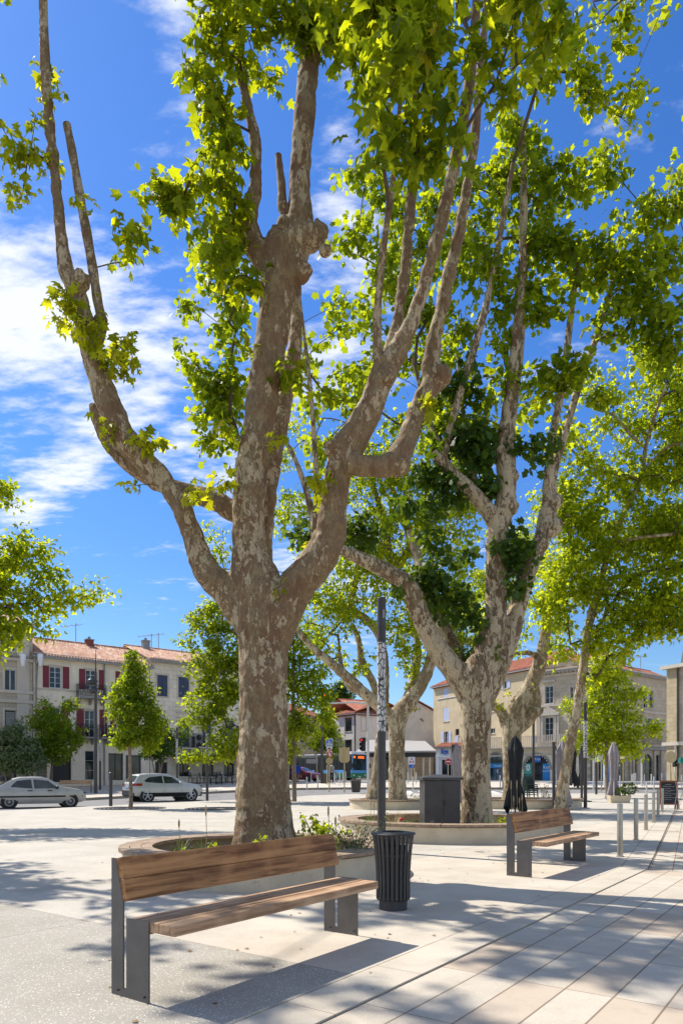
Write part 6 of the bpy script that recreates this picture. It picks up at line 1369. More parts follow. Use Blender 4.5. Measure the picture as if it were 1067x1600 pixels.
# ---------------------------------------------------------------- street lights, signals, signs
def post(t, h, r, mat, name='post', r1=None, x=0, y=0): return obj(name, MB().lathe([(r, 0), (r1 or r, h)], (x, y, 0), 14), MT[mat], t, True)
Y = 46; t = thing('street_light', 'tall dark street light with two round floodlights in front of the red shuttered house', 'street light', (Xp(150, Y), Y, g(Y))); sc = Y / FPX
post(t, 8.0, .115, 'dark_metal', r1=.08); m_ = obj('spire', MB().lathe([(.05, 8.0), (.01, 9.5)], n=8), MT['dark_metal'], t)
for dz, dx in ((7.35, -.28), (6.8, -.16)): obj('floodlight', MB().ball((dx, -.1, dz), .26, (.9, .8, .8), 12, 8).tube([(0, 0, dz), (dx, -.1, dz)], .04, 6), MT['dark_metal'], t, True)
for k in (0, 1): obj('bracket', MB().rbox((-.02, 0, 6.9 + k * .5), (.3, .2, .1)), MT['dark_metal'], t)
Y = 46; t = thing('signal_mast', 'pale mast with long arm reaching left over the crossing', 'signal mast', (Xp(575, Y), Y, g(Y)))
post(t, 5.95, .085, 'pale_post', r1=.07); obj('arm', MB().tube([(0, 0, 5.9), (-1.0, 0, 6.0), (-2.6, 0, 5.92)], [.07, .06, .045], 8), MT['pale_post'], t, True)
def signal(x, y, z, rz, label, red=True, s=1.0):
    t = thing('traffic_signal', label, 'traffic light', (x, y, z), rz)
    hb = obj('housing', MB().box(-.13, .13, -.1, .12, -.45, .45), MT['black'], t, bevel=.03)
    for k, zz_ in enumerate((.28, 0, -.28)):
        vis = MB().lathe([(.11, 0), (.12, .14)], n=12, close=False); vis.v = [(a, -.1 - c, b + zz_) for a, b, c in vis.v]; l = obj('hood', vis, MT['black'], t)
        le = MB().lathe([(.10, 0), (.02, .02)], n=12); le.v = [(a, -.104 - c, b + zz_) for a, b, c in le.v]; obj('lens', le, MT['red_lamp'] if (k == 0 and red) else MT['glass'], l)
    return t
signal(Xp(567.5, Y), Y - .05, H0 + (HZ - 1163) / FPX * Y, R(-50), 'black traffic light on the pale mast facing left', True); 
signal(Xp(513, 45.9), 45.9, H0 + (HZ - 1101) / FPX * 45.9, R(0), 'black traffic light hung at the tip of the long arm', False) if False else None
Y = 58; t = thing('mast', 'tall dark blue mast with red signal at its head left of the crossing signs', 'signal mast', (Xp(503, Y), Y, g(Y))); post(t, 7.6, .12, 'dark_metal', r1=.09)
signal(Xp(505.5, Y), Y - .18, H0 + (HZ - 1093) / FPX * Y, R(15), 'red traffic light glowing at the head of the tall dark mast', True)
for px, Y, top, mt, lab in ((833, 50, 1118, 'dark_metal', 'tall dark blue pole above the stacked green chairs'), (786, 52, 1140, 'dark_metal', 'thin dark pole left of the black closed parasol'), (927, 49, 1186, 'pale_post', 'pale slim post left of the bright tree crown'), (1002, 54, 1187, 'pale_post', 'pale slim post in front of the dark arcade')):
    t = thing('slim_pole', lab, 'pole', (Xp(px, Y), Y, g(Y))); post(t, H0 + (HZ - top) / FPX * Y - g(Y), .09 if mt == 'dark_metal' else .07, mt); obj('cap', MB().lathe([(.1, 0), (.1, .05)], (0, 0, H0 + (HZ - top) / FPX * Y - g(Y)), 12), MT[mt], t)
def sign_post(px, Y, top, label, build, mat='beige_post', rz=0.0):
    t = thing('road_sign', label, 'road sign', (Xp(px, Y), Y, g(Y)), rz); zt = H0 + (HZ - top) / FPX * Y - g(Y); post(t, zt, .04, mat)
    build(t, lambda py: H0 + (HZ - py) / FPX * Y - g(Y)); return t
def disc(c, r, y0, y1, n=24): return MB().tube([(c[0], y0, c[1]), (c[0], y1, c[1])], r, n)
def crossing(t, z):
    zc = z(1160.5); s_ = .23; b = obj('square_plate', MB().box(-s_, s_, -.07, -.045, zc - s_ - .03, zc + s_ + .05), MT['white_paint'], t); obj('blue_field', MB().box(-s_ + .04, s_ - .04, -.078, -.071, zc - s_ + .02, zc + s_), MT['blue_sign'], b)
    obj('white_triangle', MB().add([(-.16, -.084, zc - .16), (.16, -.084, zc - .16), (0, -.084, zc + .19), (-.16, -.08, zc - .16), (.16, -.08, zc - .16), (0, -.08, zc + .19)], [(0, 1, 2), (5, 4, 3), (0, 3, 4, 1), (1, 4, 5, 2), (2, 5, 3, 0)]), MT['white_paint'], b)
    pm = MB(); pm.ball((0, -.09, zc + .07), .022, (1, .3, 1), 8, 6); pm.tube([(0, -.09, zc + .05), (.01, -.09, zc - .04)], .016, 6); pm.tube([(0, -.09, zc - .03), (-.045, -.09, zc - .13)], .012, 6); pm.tube([(0, -.09, zc - .03), (.045, -.09, zc - .13)], .012, 6); pm.tube([(0, -.09, zc + .03), (.05, -.09, zc - .02)], .010, 6)
    obj('pedestrian_symbol', pm, MT['black'], b)
    zc = z(1169); q = obj('small_plate', MB().box(-.2, .2, -.07, -.045, zc - .08, zc + .07), MT['white_paint'], t); obj('arch_symbol', MB().prism([(-.13, zc - .05), (.13, zc - .05), (.06, zc + .02), (-.06, zc + .02)], -.08, -.071), MT['black'], q)
    for py in (1176, 1189): obj('round_sign_back', disc((0, z(py)), .24, .05, .07), MT['beige_post'], t)
    zc = z(1177.5); rd = obj('round_plate', disc((0, zc), .27, -.09, -.06), MT['red_sign'], t); rd.rotation_euler = (0, 0, R(55))
    obj('white_field', disc((0, zc), .20, -.1, -.091), MT['white_paint'], rd); ar = MB(); ar.tube([(.07, -.105, zc - .14), (.07, -.105, zc + .04), (.03, -.105, zc + .10), (-.05, -.105, zc + .10), (-.08, -.105, zc + .02)], .022, 6); obj('turn_symbol', ar, MT['black'], rd)
    obj('red_bar', MB().tube([(-.15, -.112, zc + .16), (.15, -.112, zc - .16)], .022, 6), MT['red_sign'], rd)
sign_post(514.5, 47, 1155, 'blue pedestrian crossing sign above a red ringed no turn sign on a beige post', crossing)
def backs(t, z):
    for sx in (-1, 1):
        obj('plate_back', MB().box(sx * .19 - .17, sx * .19 + .17, .05, .07, z(1188), z(1168)), MT['beige_post'], t); obj('round_sign_back', disc((sx * .14, z(1187)), .2, .075, .09), MT['beige_post'], t)
sign_post(538, 46.5, 1167, 'backs of beige road signs on a beige post left of the pale mast', backs)
def noentry(t, z):
    d = obj('round_plate', disc((0, z(1190)), .34, -.09, -.06), MT['red_sign'], t); obj('rim', disc((0, z(1190)), .38, -.06, -.05), MT['white_paint'], d); obj('white_bar', MB().box(-.24, .24, -.10, -.091, z(1190) - .06, z(1190) + .06), MT['white_paint'], d)
sign_post(700, 80, 1186, 'red no entry sign with white bar in front of the optician shop', noentry)
sign_post(1046.5, 45, 1183, 'back of a round beige road sign at right beside the red signal', lambda t, z: obj('round_sign_back', disc((0, z(1183)), .38, -.07, -.045), MT['beige_post'], t))
sign_post(939, 48, 1183, 'beige post with small pale panel seen between the parasols', lambda t, z: obj('panel', MB().box(-.35, .35, -.07, -.045, z(1190), z(1180)), MT['off_white'], t))
sign_post(973, 50, 1175, 'beige road sign seen edge on right of the grey parasol', lambda t, z: obj('plate', MB().box(-.07, .07, -.35, .35, z(1186), z(1174)), MT['beige_post'], t))
sign_post(495, 60, 1180, 'beige post with direction panels seen from behind near the tall mast', lambda t, z: [obj('panel', MB().box(-.9, .1, -.07, -.045, z(1193), z(1186)), MT['zinc'], t), obj('panel', MB().box(-1.3, 0, -.07, -.045, z(1184), z(1180)), MT['zinc'], t)])
sign_post(511, 56, 1195, 'thin beige post left of the no turn sign', lambda t, z: obj('plate', MB().box(-.05, .05, -.2, .2, z(1199), z(1195)), MT['beige_post'], t))
signal(Xp(1053, 60), 60, H0 + (HZ - 1190) / FPX * 60, R(10), 'small red traffic light in front of the ochre townhouse', True); t = thing('signal_post', 'thin pale post carrying the small red traffic light at right', 'pole', (Xp(1054.5, 60.2), 60.2, .8)); post(t, 3.2, .06, 'pale_post'); obj('foot', MB().lathe([(.12, 0), (.12, .06)], n=12), MT['zinc'], t)
def small_bin(px, Y, w, h, label):
    t = thing('litter_bin', label, 'litter bin', (Xp(px, Y), Y, g(Y))); obj('bucket', MB().lathe([(w * .8, .05), (w, h - .06), (w * .92, h - .06), (w * .75, .2)], n=18, close=False).lathe([(w * .8, .05), (w * .8, .06)], n=18), MT['dark_metal'], t, True); obj('lid', MB().lathe([(w * 1.05, h - .05), (w * 1.05, h)], n=18), MT['dark_metal'], t, True); obj('foot', MB().lathe([(w * .7, 0), (w * .7, .05)], n=18), MT['black'], t)
small_bin(556, 47, .36, .88, 'grey bucket shaped litter bin beside the pale mast'); small_bin(1045.5, 44, .24, .95, 'dark litter bin beneath the round beige sign at right'); small_bin(507.5, 58, .3, .8, 'dark litter bin beside the tall dark mast')
t = thing('advert_column', 'narrow lit advertising panel with pale frame behind the grey parasol', 'advertising panel', (Xp(949, 52), 52, g(52))); obj('frame', MB().box(-.3, .3, -.12, .12, 0, 2.6), MT['pale_post'], t, bevel=.03); obj('poster', MB().box(-.24, .24, -.135, -.122, .4, 2.4), MT['cyan_panel'], t)

# ---------------------------------------------------------------- far benches, chairs, pots, chalkboard
def far_bench(px, Y, rz, label):
    t = thing('slatted_bench', label, 'bench', (Xp(px, Y), Y, g(Y)), rz, 'benches on the far pavement')
    for z0, y in ((.44, -.2), (.46, 0)): obj('seat_board', MB().box(-1, 1, y - .09, y + .09, z0 - .04, z0), MT['bench_seat_wood'], t)
    for sx in (-1, 1): obj('backrest_board', MB().box(min(0.01 * sx, .98 * sx), max(.01 * sx, .98 * sx), .14, .18, .58, .84), MT['bench_seat_wood'], t)
    for x in (-.98, .98): obj('leg', MB().box(x - .03, x + .03, -.3, .2, 0, .06).box(x - .03, x + .03, .18, .24, .06, .86).box(x - .03, x + .03, -.28, -.2, .06, .4), MT['dark_metal'], t)
    return t
far_bench(118.5, 46.5, R(18), 'brown slatted bench on the far pavement behind the silver sedan'); far_bench(-8, 44, R(18), 'brown slatted bench just entering at the left edge of the picture')
def garden_chair(loc, rz, label, mat='chair_green', group=None, tilt=0):
    t = thing('garden_chair', label, 'chair', loc, rz, group); M_ = MT[mat]
    obj('seat', MB().box(-.23, .23, -.24, .22, .42, .45), M_, t, bevel=.01); b = MB()
    for k in range(5): b.box(-.2, .2, .235 + .012 * k, .255 + .012 * k, .52 + .075 * k, .565 + .075 * k)
    b.tube([(-.22, .2, .45), (-.22, .25, .7), (-.2, .3, .92)], .018, 6); b.tube([(.22, .2, .45), (.22, .25, .7), (.2, .3, .92)], .018, 6); b.tube([(-.2, .3, .92), (.2, .3, .92)], .022, 6); obj('backrest', b, M_, t)
    for sx in (-1, 1):
        obj('armrest', MB().box(sx * .27 - .03, sx * .27 + .03, -.22, .22, .64, .665), M_, t)
        for y0 in (-.22, .2): obj('leg', MB().tube([(sx * .24, y0 * .9, .44), (sx * .27, y0 * 1.15, 0)], [.022, .018], 6), M_, t)
    return t
GC = 'stacked dark green garden chairs'
c0 = garden_chair((Xp(829, 33), 33, 0), R(8), 'dark green plastic garden chair in the stacks behind the black parasol', group=GC)
for k in range(1, 6): copy_tree(c0, (Xp(829, 33), 33 + .02 * k, .095 * k), R(8))
for k in range(0, 4): copy_tree(c0, (Xp(816, 34), 34 + .02 * k, .095 * k + .1), R(-60))
CT = 'dark terrace chairs outside the cafe'; dirx = Vector((.776, .63, 0)); nrm = Vector((.63, -.776, 0))
def terr(px, off): 
    Y0 = ylf(px); return Vector((Xp(px, Y0), Y0, 0)) + nrm * off
tc0 = None; tb0 = None
for i, px in enumerate((284, 291, 298, 306, 313, 322, 331, 340, 349, 357, 366, 374)):
    p = terr(px, 2.0 + (i % 3) * 1.0); p.z = g(p.y) + .004
    if tc0 is None: tc0 = garden_chair(p, R(70), 'black terrace chair among the tables outside the cafe', 'black', CT)
    else: copy_tree(tc0, p, R(random.choice((20, 110, 200, 290)) + random.uniform(-20, 20)))
    if i % 2 == 0:
        q = terr(px + 4, 2.4 + (i % 3) * .9); q.z = g(q.y) + .004
        if tb0 is None:
            tb0 = thing('cafe_table', 'small black round table on the cafe terrace', 'table', q, 0, 'black tables on the cafe terrace'); obj('tabletop', MB().lathe([(.36, .71), (.36, .74)], n=16), MT['black'], tb0); obj('pedestal', MB().lathe([(.22, 0), (.22, .03), (.03, .05), (.03, .71)], n=10), MT['black'], tb0)
        else: copy_tree(tb0, q)
bar_ = thing('terrace_rail', 'low dark rail along the front of the cafe terrace', 'railing', (0, 0, 0)); rb = MB(); pts = [terr(px, 5.2) for px in (284, 300, 316, 332, 348, 364)]
for a in pts: rb.tube([(a.x, a.y, g(a.y)), (a.x, a.y, g(a.y) + .8)], .03, 6)
obj('post', rb, MT['black'], bar_, kind='stuff'); r2 = MB(); r2.tube([(a.x, a.y, g(a.y) + .8) for a in pts], .03, 6); r2.tube([(a.x, a.y, g(a.y) + .2) for a in pts], .03, 6); obj('rail', r2, MT['black'], bar_)
# cream pots with dry stalks
def dry_plant(t, z, h, w, n, seed, mat='straw'):
    rs = random.Random(seed); m = MB()
    for _ in range(n):
        a = rs.uniform(0, 6.28); r = rs.uniform(0, w * .4); e = rs.uniform(.1, .5) * w; hh = h * rs.uniform(.5, 1)
        m.tube([(r * math.cos(a), r * math.sin(a), z), ((r + e * .4) * math.cos(a), (r + e * .4) * math.sin(a), z + hh * .6), ((r + e) * math.cos(a), (r + e) * math.sin(a), z + hh)], [.008, .006, .004], 4)
        m.ball(((r + e) * math.cos(a), (r + e) * math.sin(a), z + hh), .02, (1, 1, 1.6), 5, 4)
    return obj('stems', m, MT[mat], t, kind='stuff')
for px, lab, sd_ in ((848.5, 'left cream tapered pot with dry stalks below the parasol mast', 1), (860.5, 'right cream tapered pot with brown plant touching the leaning trunk', 2)):
    t = thing('plant_pot', lab, 'plant pot', (Xp(px, 28.4), 28.4, 0), R(6), 'cream pots beside the leaning trunk')
    q = MB(); vs = [(sx * w, sy * w, z) for z, w in ((0, .12), (.42, .165), (.42, .13), (.1, .1)) for sx, sy in ((-1, -1), (1, -1), (1, 1), (-1, 1))]
    q.add(vs, [(3, 2, 1, 0)] + [(i * 4 + k, i * 4 + (k + 1) % 4, (i + 1) * 4 + (k + 1) % 4, (i + 1) * 4 + k) for i in range(3) for k in range(4)]); obj('pot', q, MT['off_white'], t, bevel=.01)
    obj('soil', MB().box(-.13, .13, -.13, .13, .30, .36), MT['soil'], t); dry_plant(t, .36, .7 if sd_ == 1 else .35, .3, 14, sd_, 'straw' if sd_ == 1 else 'twig')
def bush(t, off, c, r, n, mat, leaf, kind='C', sc=(1, 1, .8), seed=1, name='foliage'):
    rs = np.random.RandomState(seed); d = rs.normal(0, 1, (n, 3)); d /= np.linalg.norm(d, axis=1)[:, None]; rad = r * rs.uniform(.45, 1.0, n) ** .6
    lump = 1 + .22 * np.sin(d[:, 0] * 5 + seed) * np.cos(d[:, 2] * 6 + seed); p = np.array(c) + d * (rad * lump)[:, None] * np.array(sc); tip = d + rs.normal(0, .5, (n, 3)); tip[:, 2] += .4
    nn = rs.normal(0, .6, (n, 3)); nn[:, 2] += .7; leaf_mesh(name, p + np.array(off), tip, nn, leaf * rs.uniform(.6, 1.3, n), kind, MT[mat], t, off)
b = Vector((Xp(966, 34.2), 34.2, 0)); t = thing('planter_box', 'long concrete planter box with dark green shrub beside the grey parasol', 'planter', b, R(3))
q = MB(); vs = [(sx * w, sy * d_, z) for z, w, d_ in ((0, .47, .2), (.36, .52, .24), (.36, .48, .2), (.1, .45, .18)) for sx, sy in ((-1, -1), (1, -1), (1, 1), (-1, 1))]
q.add(vs, [(3, 2, 1, 0)] + [(i * 4 + k, i * 4 + (k + 1) % 4, (i + 1) * 4 + (k + 1) % 4, (i + 1) * 4 + k) for i in range(3) for k in range(4)]); obj('box', q, MT['planter_concrete'], t, bevel=.01); obj('soil', MB().box(-.47, .47, -.2, .2, .2, .32), MT['soil'], t)
bush(t, (0, 0, 0), (.50, 0, .68), .38, 420, 'leaf_dark', .09, seed=3); bush(t, (0, 0, 0), (.05, 0, .5), .26, 220, 'leaf_dark', .09, seed=4)
Y = 28.0; t = thing('chalkboard', 'brown framed black chalkboard standing at the right edge of the plaza', 'chalkboard', (Xp(1043.5, Y), Y, 0), R(-4))
for sgn in (1, -1):
    q = MB(); tl = .16 * sgn
    def bp(x, z, o=0): return (x, -tl * (1 - z / 1.13) * 1.0 - (o * sgn), z)
    fr = MB(); W_ = .345
    for (xa, xb, za, zc) in ((-W_, -W_ + .06, 0, 1.13), (W_ - .06, W_, 0, 1.13), (-W_ + .06, W_ - .06, 1.07, 1.13), (-W_ + .06, W_ - .06, .16, .21)):
        fr.hexa([bp(xa, za), bp(xb, za), bp(xb, za, -.03), bp(xa, za, -.03), bp(xa, zc), bp(xb, zc), bp(xb, zc, -.03), bp(xa, zc, -.03)])
    f_ = obj('frame', fr, MT['frame_wood'] if 'frame_wood' in MT else MT.setdefault('frame_wood', M_simple('frame_wood', (0.24, 0.075, 0.025), 0.5, 0, 0.2, 8)), t)
    obj('board', MB().hexa([bp(-W_ + .06, .21, -.012), bp(W_ - .06, .21, -.012), bp(W_ - .06, .21, -.02), bp(-W_ + .06, .21, -.02), bp(-W_ + .06, 1.07, -.012), bp(W_ - .06, 1.07, -.012), bp(W_ - .06, 1.07, -.02), bp(-W_ + .06, 1.07, -.02)]), MT['black'], f_)
    if sgn == 1:
        ck = MB(); rs = random.Random(4)
        for k in range(9):
            z = .97 - k * .075; x = -.14 if k == 0 else -.24; end = .12 if k == 0 else (.24 if k in (1, 3, 5, 7) else .08)
            pts = []
            while x < end: pts.append(bp(x, z + rs.uniform(-.014, .014), -.008)); x += .022 if rs.random() > .15 else .05
            ck.tube(pts, .0045, 4)
        obj('chalk_writing', ck, MT['off_white'], f_)
Y = 27.5; t = thing('metal_stand', 'thin folding metal stand at the very right edge beside the chalkboard', 'stand', (Xp(1066, Y), Y, 0)); q = MB()
for a, c in (((-.12, 0), (-.3, 1.5)), ((-.34, 0), (-.05, 1.5)), ((.1, 0), (-.1, 1.6))): obj('leg', MB().tube([(a[0], 0, 0), (c[0], .1, c[1])], .012, 6), MT['zinc'], t)
obj('crossbar', MB().tube([(-.3, .05, .6), (.05, .05, .6)], .01, 6), MT['zinc'], t)

# ---------------------------------------------------------------- tree grates and planting in the beds
for px, Y, lab in ((204, 28.3, 'dark round tree grate around the young maple'), (345, 28.0, 'dark round tree grate on the plaza left of the nearest trunk')):
    t = thing('tree_grate', lab, 'tree grate', (Xp(px, Y), Y, 0)); q = MB()
    for k in range(7): r_ = .25 + .16 * k; q.lathe([(r_, .004), (r_, .012), (r_ + .09, .012), (r_ + .09, .004)], n=36, close=False)
    obj('rings', q, MT['black_iron'], t, kind='stuff'); obj('outer_frame', MB().lathe([(1.36, .004), (1.36, .014), (1.42, .014), (1.42, .004)], n=36, close=False), MT['black_iron'], t)
def tuft(px, Y, zb, n, h, mat, label, seed, spread=.25, name='grass_tuft', w=.010, cat='plant', heads=False):
    b = Vector((Xp(px, Y), Y, zb)); t = thing(name, label, cat, b); rs = random.Random(seed); m = MB()
    for _ in range(n):
        a = rs.uniform(0, 6.28); hh = h * rs.uniform(.5, 1); e = spread * rs.uniform(.2, 1); c, s_ = math.cos(a), math.sin(a); pr = []
        for k in range(5):
            f = k / 4; r = e * f ** 1.6; z = hh * (f - .25 * f * f * (e / spread)); ww = w * (1 - f * .9); pr.append(((r * c - s_ * ww, r * s_ + c * ww, z), (r * c + s_ * ww, r * s_ - c * ww, z)))
        m.strip([p[0] for p in pr], [p[1] for p in pr])
    obj('blades', m, MT[mat], t, kind='stuff'); return t
def stalk(px, Y, zb, top, label, seed, name='dry_stalk'):
    b = Vector((Xp(px, Y), Y, zb)); t = thing(name, label, 'plant', b); z = H0 + (HZ - top) / FPX * Y - zb
    obj('stem', MB().tube([(0, 0, 0), (.008, 0, z * .5), (0, 0, z)], [.006, .005, .004], 5), MT['straw'], t); obj('seed_head', MB().lathe([(.004, z * .80), (.014, z * .86), (.013, z * .95), (.003, z)], n=7), MT['straw'], t)
tuft(282, 9.3, .14, 34, .42, 'grass_blade', 'spiky green grass tuft in the first planter left of the trunk', 1); tuft(318, 9.4, .14, 30, .40, 'grass_blade', 'second spiky grass tuft with yellow heads left of the trunk', 2); tuft(520, 8.9, .14, 22, .55, 'grass_blade', 'upright green blades behind the bench backrest end', 3, .12)
tuft(575, 14.3, .14, 28, .5, 'grass_blade', 'thin green grass left of the lamp column in the oval planter', 5); tuft(430 + 130, 13.8, .14, 20, .35, 'straw', 'straw coloured dry grass at the left end of the oval planter', 6); tuft(617, 14.6, .14, 60, .62, 'straw', 'bushy straw coloured dry plant right of the lamp column', 7, .45, w=.006); tuft(762, 14.0, .14, 26, .5, 'grass_blade', 'grey green sprouting plant at the foot of the second plane tree', 8, .3, w=.006); tuft(822, 14.6, .14, 22, .6, 'grass_blade', 'tall thin grass in front of the black parasol', 9, .3); tuft(740, 13.8, .14, 24, .4, 'straw', 'dry pale stems beside the second plane trunk', 10, .35, w=.006)
for i, (px, Y, zb, top) in enumerate(((322, 9.4, .15, 1258), (280, 9.2, .15, 1280), (513, 9.0, .15, 1258), (524, 8.8, .15, 1275), (579, 14, .15, 1250), (584, 14, .15, 1252), (798, 14.8, .15, 1219), (807, 14.8, .15, 1218), (802, 14.6, .15, 1243), (811, 14.6, .15, 1246), (815, 14.5, .15, 1240))):
    stalk(px, Y, zb, top, ['dry flower stalk left of the nearest trunk', 'short dry stalk far left in the first planter', 'tall dry stalk right of the nearest trunk', 'short dry stalk above the bench corner', 'thin dry stalk just left of the lamp column', 'dry stalk touching the lamp column edge', 'left tall dry stalk in front of the black parasol', 'second tall dry stalk in front of the black parasol', 'short dry stalk low before the black parasol', 'short dry stalk at the parasol hem', 'rightmost dry stalk before the black parasol'][i], i)
def shrub(px, Y, zb, r, h, n, mat, leaf, label, seed, kind='C', flowers=None, stems=9):
    b = Vector((Xp(px, Y), Y, zb)); t = thing('shrub', label, 'shrub', b); rs = random.Random(seed); m = MB(); P0 = []
    for k in range(stems):
        a = rs.uniform(0, 6.28); e = r * rs.uniform(.2, 1); hh = h * rs.uniform(.6, 1); tip = (e * math.cos(a), e * math.sin(a), hh); m.tube([(0, 0, 0), (tip[0] * .4, tip[1] * .4, hh * .5), tip], [.006, .005, .003], 4)
        for j in range(n // stems):
            f = rs.uniform(.35, 1.05); P0.append((tip[0] * f + rs.gauss(0, r * .13), tip[1] * f + rs.gauss(0, r * .13), hh * f + rs.gauss(0, h * .06)))
    obj('stems', m, MT['twig'], t, kind='stuff'); P0 = np.array(P0); k = len(P0); rn = np.random.RandomState(seed); tip = rn.normal(0, 1, (k, 3)); tip[:, 2] += .3; nn = rn.normal(0, .5, (k, 3)); nn[:, 2] += .8
    leaf_mesh('foliage', P0 + np.array(b), tip, nn, leaf * rn.uniform(.6, 1.2, k), kind, MT[mat], t, b)
    if flowers:
        fl = MB()
        for _ in range(flowers): q = P0[rs.randrange(k)]; fl.ball((q[0], q[1], q[2] + .03), .014, (1, 1, .7), 6, 4)
        obj('flowers', fl, MT['flower_yellow'], t, kind='stuff')
shrub(404, 8.75, .14, .17, .40, 120, 'leaf_young', .05, 'small shrub with yellow flower heads in front of the nearest trunk', 1, flowers=26)
shrub(500, 9.6, .14, .34, .62, 330, 'leaf_bright', .075, 'leafy yellow green shrub right of the nearest trunk', 2, flowers=8, stems=14)
shrub(340, 9.3, .14, .14, .28, 60, 'leaf_bright', .06, 'low leafy sprout at the left foot of the nearest trunk', 3)
shrub(556, 9.0, .10, .42, .62, 620, 'leaf_grey', .034, 'airy grey green shrub between the bench end and the lamp column', 4, stems=26)
shrub(529, 8.5, .14, .2, .22, 120, 'straw', .06, 'low pale withered plant behind the bench backrest', 5)
shrub(641, 14.6, .14, .14, .16, 60, 'leaf_young', .06, 'small green seedling left of the dark cabinet', 6); shrub(789, 14.4, .14, .2, .34, 130, 'leaf_bright', .06, 'bright low shrub at the left post of the second bench', 7)
shrub(655, 28.0, .14, .5, .4, 200, 'leaf_grey', .09, 'low grey green plant in the far round planter', 8)
t = thing('red_ball', 'small red bottle cap lying on the pebbles beside the cabinet', 'litter', P(627, 1280, 14.4)); obj('crushed_can', MB().ball((0, 0, .0), .045, (1, .8, .7), 8, 6), MT['red_sign'], t, True)
# fallen leaves and crumbs scattered on the paving
lf = np.array([(random.uniform(-4, 9), random.uniform(3.5, 24), 0.006) for _ in range(700)]); rn = np.random.RandomState(5); k = len(lf); lf[:, 2] = np.where(lf[:, 0] * .811 - lf[:, 1] * .585 > -2.3, -.016, .008)
dummy = bpy.data.objects.new('ground_litter', None); 
MT['dry_leaf'] = M_simple('dry_leaf', (0.22, 0.13, 0.05), 0.8, 0, 0.4, 30)
tipv = rn.normal(0, 1, (k, 3)); tipv[:, 2] *= .05; nv_ = rn.normal(0, .1, (k, 3)); nv_[:, 2] += 1
o = leaf_mesh('fallen_leaves', lf, tipv, nv_, .045 * rn.uniform(.25, 1, k), 'C', MT['dry_leaf'], None, (0, 0, 0)); look(o, 'small dry brown leaves and crumbs scattered over the pale paving', 'leaves', None, 'stuff')
# person in blue walking on the far pavement
def person(px, Y, label, top, bottom, hair, face=0.0, h=1.66):
    b = Vector((Xp(px, Y), Y, g(Y) + .004)); t = thing('person', label, 'person', b, face)
    V = [((0, 0, .92), .13, .10), ((0, 0, 1.12), .12, .09), ((0, .0, 1.32), .155, .10), ((0, 0, 1.43), .06, .06), ((0, -.01, 1.56), .078, .095), ((0, -.01, 1.62), .06, .075),
         ((.17, 0, 1.36), .055, .055), ((.22, .02, 1.10), .042, .042), ((.23, -.06, .86), .032, .032), ((.235, -.08, .78), .028, .04),
         ((-.17, 0, 1.36), .055, .055), ((-.22, .0, 1.10), .042, .042), ((-.22, -.04, .88), .032, .032), ((-.225, -.05, .79), .028, .04),
         ((.09, 0, .84), .085, .085), ((.10, -.10, .48), .055, .055), ((.10, -.02, .10), .038, .038), ((.10, -.14, .035), .035, .03),
         ((-.09, 0, .84), .085, .085), ((-.10, .08, .48), .055, .055), ((-.10, .26, .12), .038, .038), ((-.10, .16, .035), .035, .03)]
    Ed = [(0, 1), (1, 2), (2, 3), (3, 4), (4, 5), (2, 6), (6, 7), (7, 8), (8, 9), (2, 10), (10, 11), (11, 12), (12, 13), (0, 14), (14, 15), (15, 16), (16, 17), (0, 18), (18, 19), (19, 20), (20, 21)]
    me = bpy.data.meshes.new('body'); me.from_pydata([v[0] for v in V], Ed, []); o = bpy.data.objects.new('body', me); COL.objects.link(o); o.parent = t
    m = o.modifiers.new('skin', 'SKIN'); 
    for i, v in enumerate(V): me.skin_vertices[0].data[i].radius = (v[1], v[2])
    me.skin_vertices[0].data[0].use_root = True; o.modifiers.new('sub', 'SUBSURF').levels = 2; o.modifiers['sub'].render_levels = 2; bake(o)
    MT.setdefault('skin_tone', M_simple('skin_tone', (0.30, 0.16, 0.10), .6)); o.data.materials.clear(); o.data.materials.append(MT['skin_tone'])
    obj('top', MB().lathe([(.22, .80), (.20, .95), (.16, 1.12), (.19, 1.30), (.20, 1.38), (.09, 1.46)], n=18, close=False).tube([(.16, 0, 1.39), (.235, .02, 1.1), (.24, -.05, .92)], [.08, .062, .05], 10).tube([(-.16, 0, 1.39), (-.235, 0, 1.1), (-.235, -.04, .94)], [.08, .062, .05], 10), MT[top], t, True)
    if bottom: obj('trousers', MB().lathe([(.17, .82), (.19, .95)], n=14, close=False).tube([(.09, 0, .88), (.10, -.10, .48), (.10, -.02, .1)], [.11, .075, .06], 10).tube([(-.09, 0, .88), (-.10, .08, .48), (-.10, .26, .12)], [.11, .075, .06], 10), MT[bottom], t, True)
    obj('hair', MB().ball((0, .02, 1.60), .105, (.95, 1.1, 1.1), 12, 8), MT[hair], t, True); sh = MB(); sh.rbox((.10, -.08, .04), (.09, .26, .08)); sh.rbox((-.10, .2, .05), (.09, .26, .08)); obj('shoe', sh, MT['black'], t, bevel=.02)
    return t
MT['cobalt'] = M_simple('cobalt_cloth', (0.01, 0.06, 0.42), .8, 0, .12, 9); MT['navy'] = M_simple('navy_cloth', (0.02, 0.03, 0.06), .85, 0, .12, 9); MT['hair_dark'] = M_simple('hair_dark', (0.02, 0.014, 0.01), .7, 0, .2, 30); MT['bag_tan'] = M_simple('bag_tan', (0.28, 0.12, 0.05), .6)
pr = person(465.3, 62, 'person in a cobalt blue coat with bare legs walking away with a tan bag', 'cobalt', None, 'hair_dark', R(170))
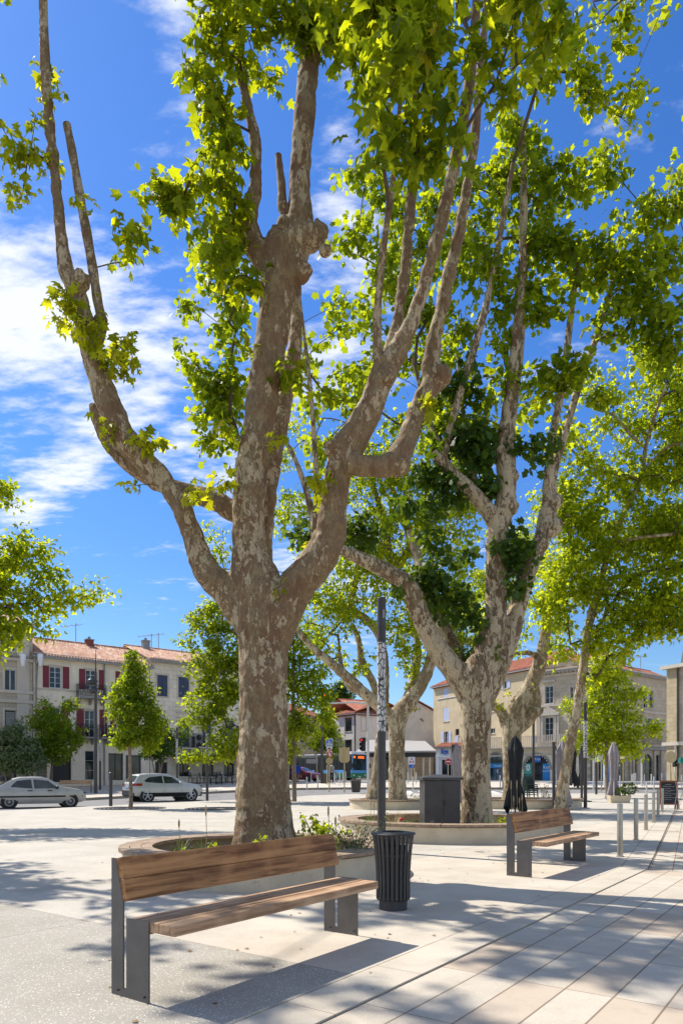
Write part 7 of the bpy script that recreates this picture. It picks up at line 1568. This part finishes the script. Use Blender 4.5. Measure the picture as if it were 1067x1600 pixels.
bg = thing('handbag', 'tan handbag held in the hand of the person in blue', 'bag', (Xp(465.3, 62) + .26, 62 + .05, g(62) + .38)); obj('bag_body', MB().rbox((0, 0, .12), (.26, .12, .24)), MT['bag_tan'], bg, bevel=.02); obj('strap', MB().tube([(-.08, 0, .24), (-.05, 0, .40), (.05, 0, .40), (.08, 0, .24)], .01, 5), MT['bag_tan'], bg)
person(518.5, 60, 'person in grey top and dark trousers standing before the bus', 'zinc', 'navy', 'hair_dark', R(40))
# dark cedar far behind
street_tree(532, 1210, 120, 8, 1064, [(530, 1080, 22, 8, 1.1), (520, 1090, 26, 6, 1.1), (540, 1086, 26, 5, 1.0), (532, 1070, 12, 8, .9), (525, 1105, 30, 12, .9)], 'leaf_dark', 'dark spreading cedar rising behind the hipped red roof', 40, .5, 14, .6, .9, name='cedar')
street_tree(436, 1222, 66, 5, 1120, [(440, 1180, 30, 30, 1.2), (425, 1150, 30, 30, 1.2), (400, 1120, 40, 40, 1.2)], 'leaf_mid', 'green tree further back behind the broad street tree', 41, .3, 14, .4, .7)
street_tree(735, 1225, 66, 5, 1000, [(720, 980, 60, 40, 1.0), (700, 1010, 40, 30, .8), (760, 930, 50, 60, 1.0), (690, 950, 40, 40, .8), (640, 900, 40, 40, .6), (820, 870, 50, 60, .7)], 'leaf_bright', 'tall bright tree crown behind the second plane tree', 42, .3, 14, .4, .7)

# weeds and dead leaves lying in the beds
for (px, Y, rx, ry, lab, n_, sd_) in ((405, 9.62, 1.5, 1.5, 'low weeds and fallen leaves covering the soil of the nearest planter', 900, 61), (706, 15.4, 2.1, 1.8, 'sparse weeds and dry leaves on the pebbles of the oval planter', 900, 62), (812, 29.2, 2.2, 1.7, 'sparse weeds in the far planter by the leaning trunk', 400, 63), (606, 28.3, 1.3, 1.3, 'sparse weeds in the far planter behind the lamp column', 300, 64)):
    rn = np.random.RandomState(sd_); a = rn.uniform(0, 6.283, n_); r_ = np.sqrt(rn.uniform(.02, 1, n_)); clump = np.sin(a * 3 + sd_) + np.sin(r_ * 9) > -.3
    a, r_ = a[clump], r_[clump]; k = len(a); pp = np.stack([Xp(px, Y) + rx * r_ * np.cos(a), Y + ry * r_ * np.sin(a), .17 + rn.uniform(0, .07, k)], 1)
    tp = rn.normal(0, 1, (k, 3)); tp[:, 2] = np.abs(tp[:, 2]) * .6; nn = rn.normal(0, .5, (k, 3)); nn[:, 2] += 1; h = k // 2
    o1 = leaf_mesh('weeds', pp[:h], tp[:h], nn[:h], .07 * rn.uniform(.5, 1.3, h), 'C', MT['leaf_young'], None, (0, 0, 0)); look(o1, lab, 'weeds', None, 'stuff')
    o2 = leaf_mesh('fallen_leaves', pp[h:] - np.array([0, 0, .03]), tp[h:] * np.array([1, 1, .1]), nn[h:], .06 * rn.uniform(.5, 1.3, k - h), 'C', MT['dry_leaf'], None, (0, 0, 0)); look(o2, lab.replace('weeds', 'dead leaves', 1), 'leaves', None, 'stuff')
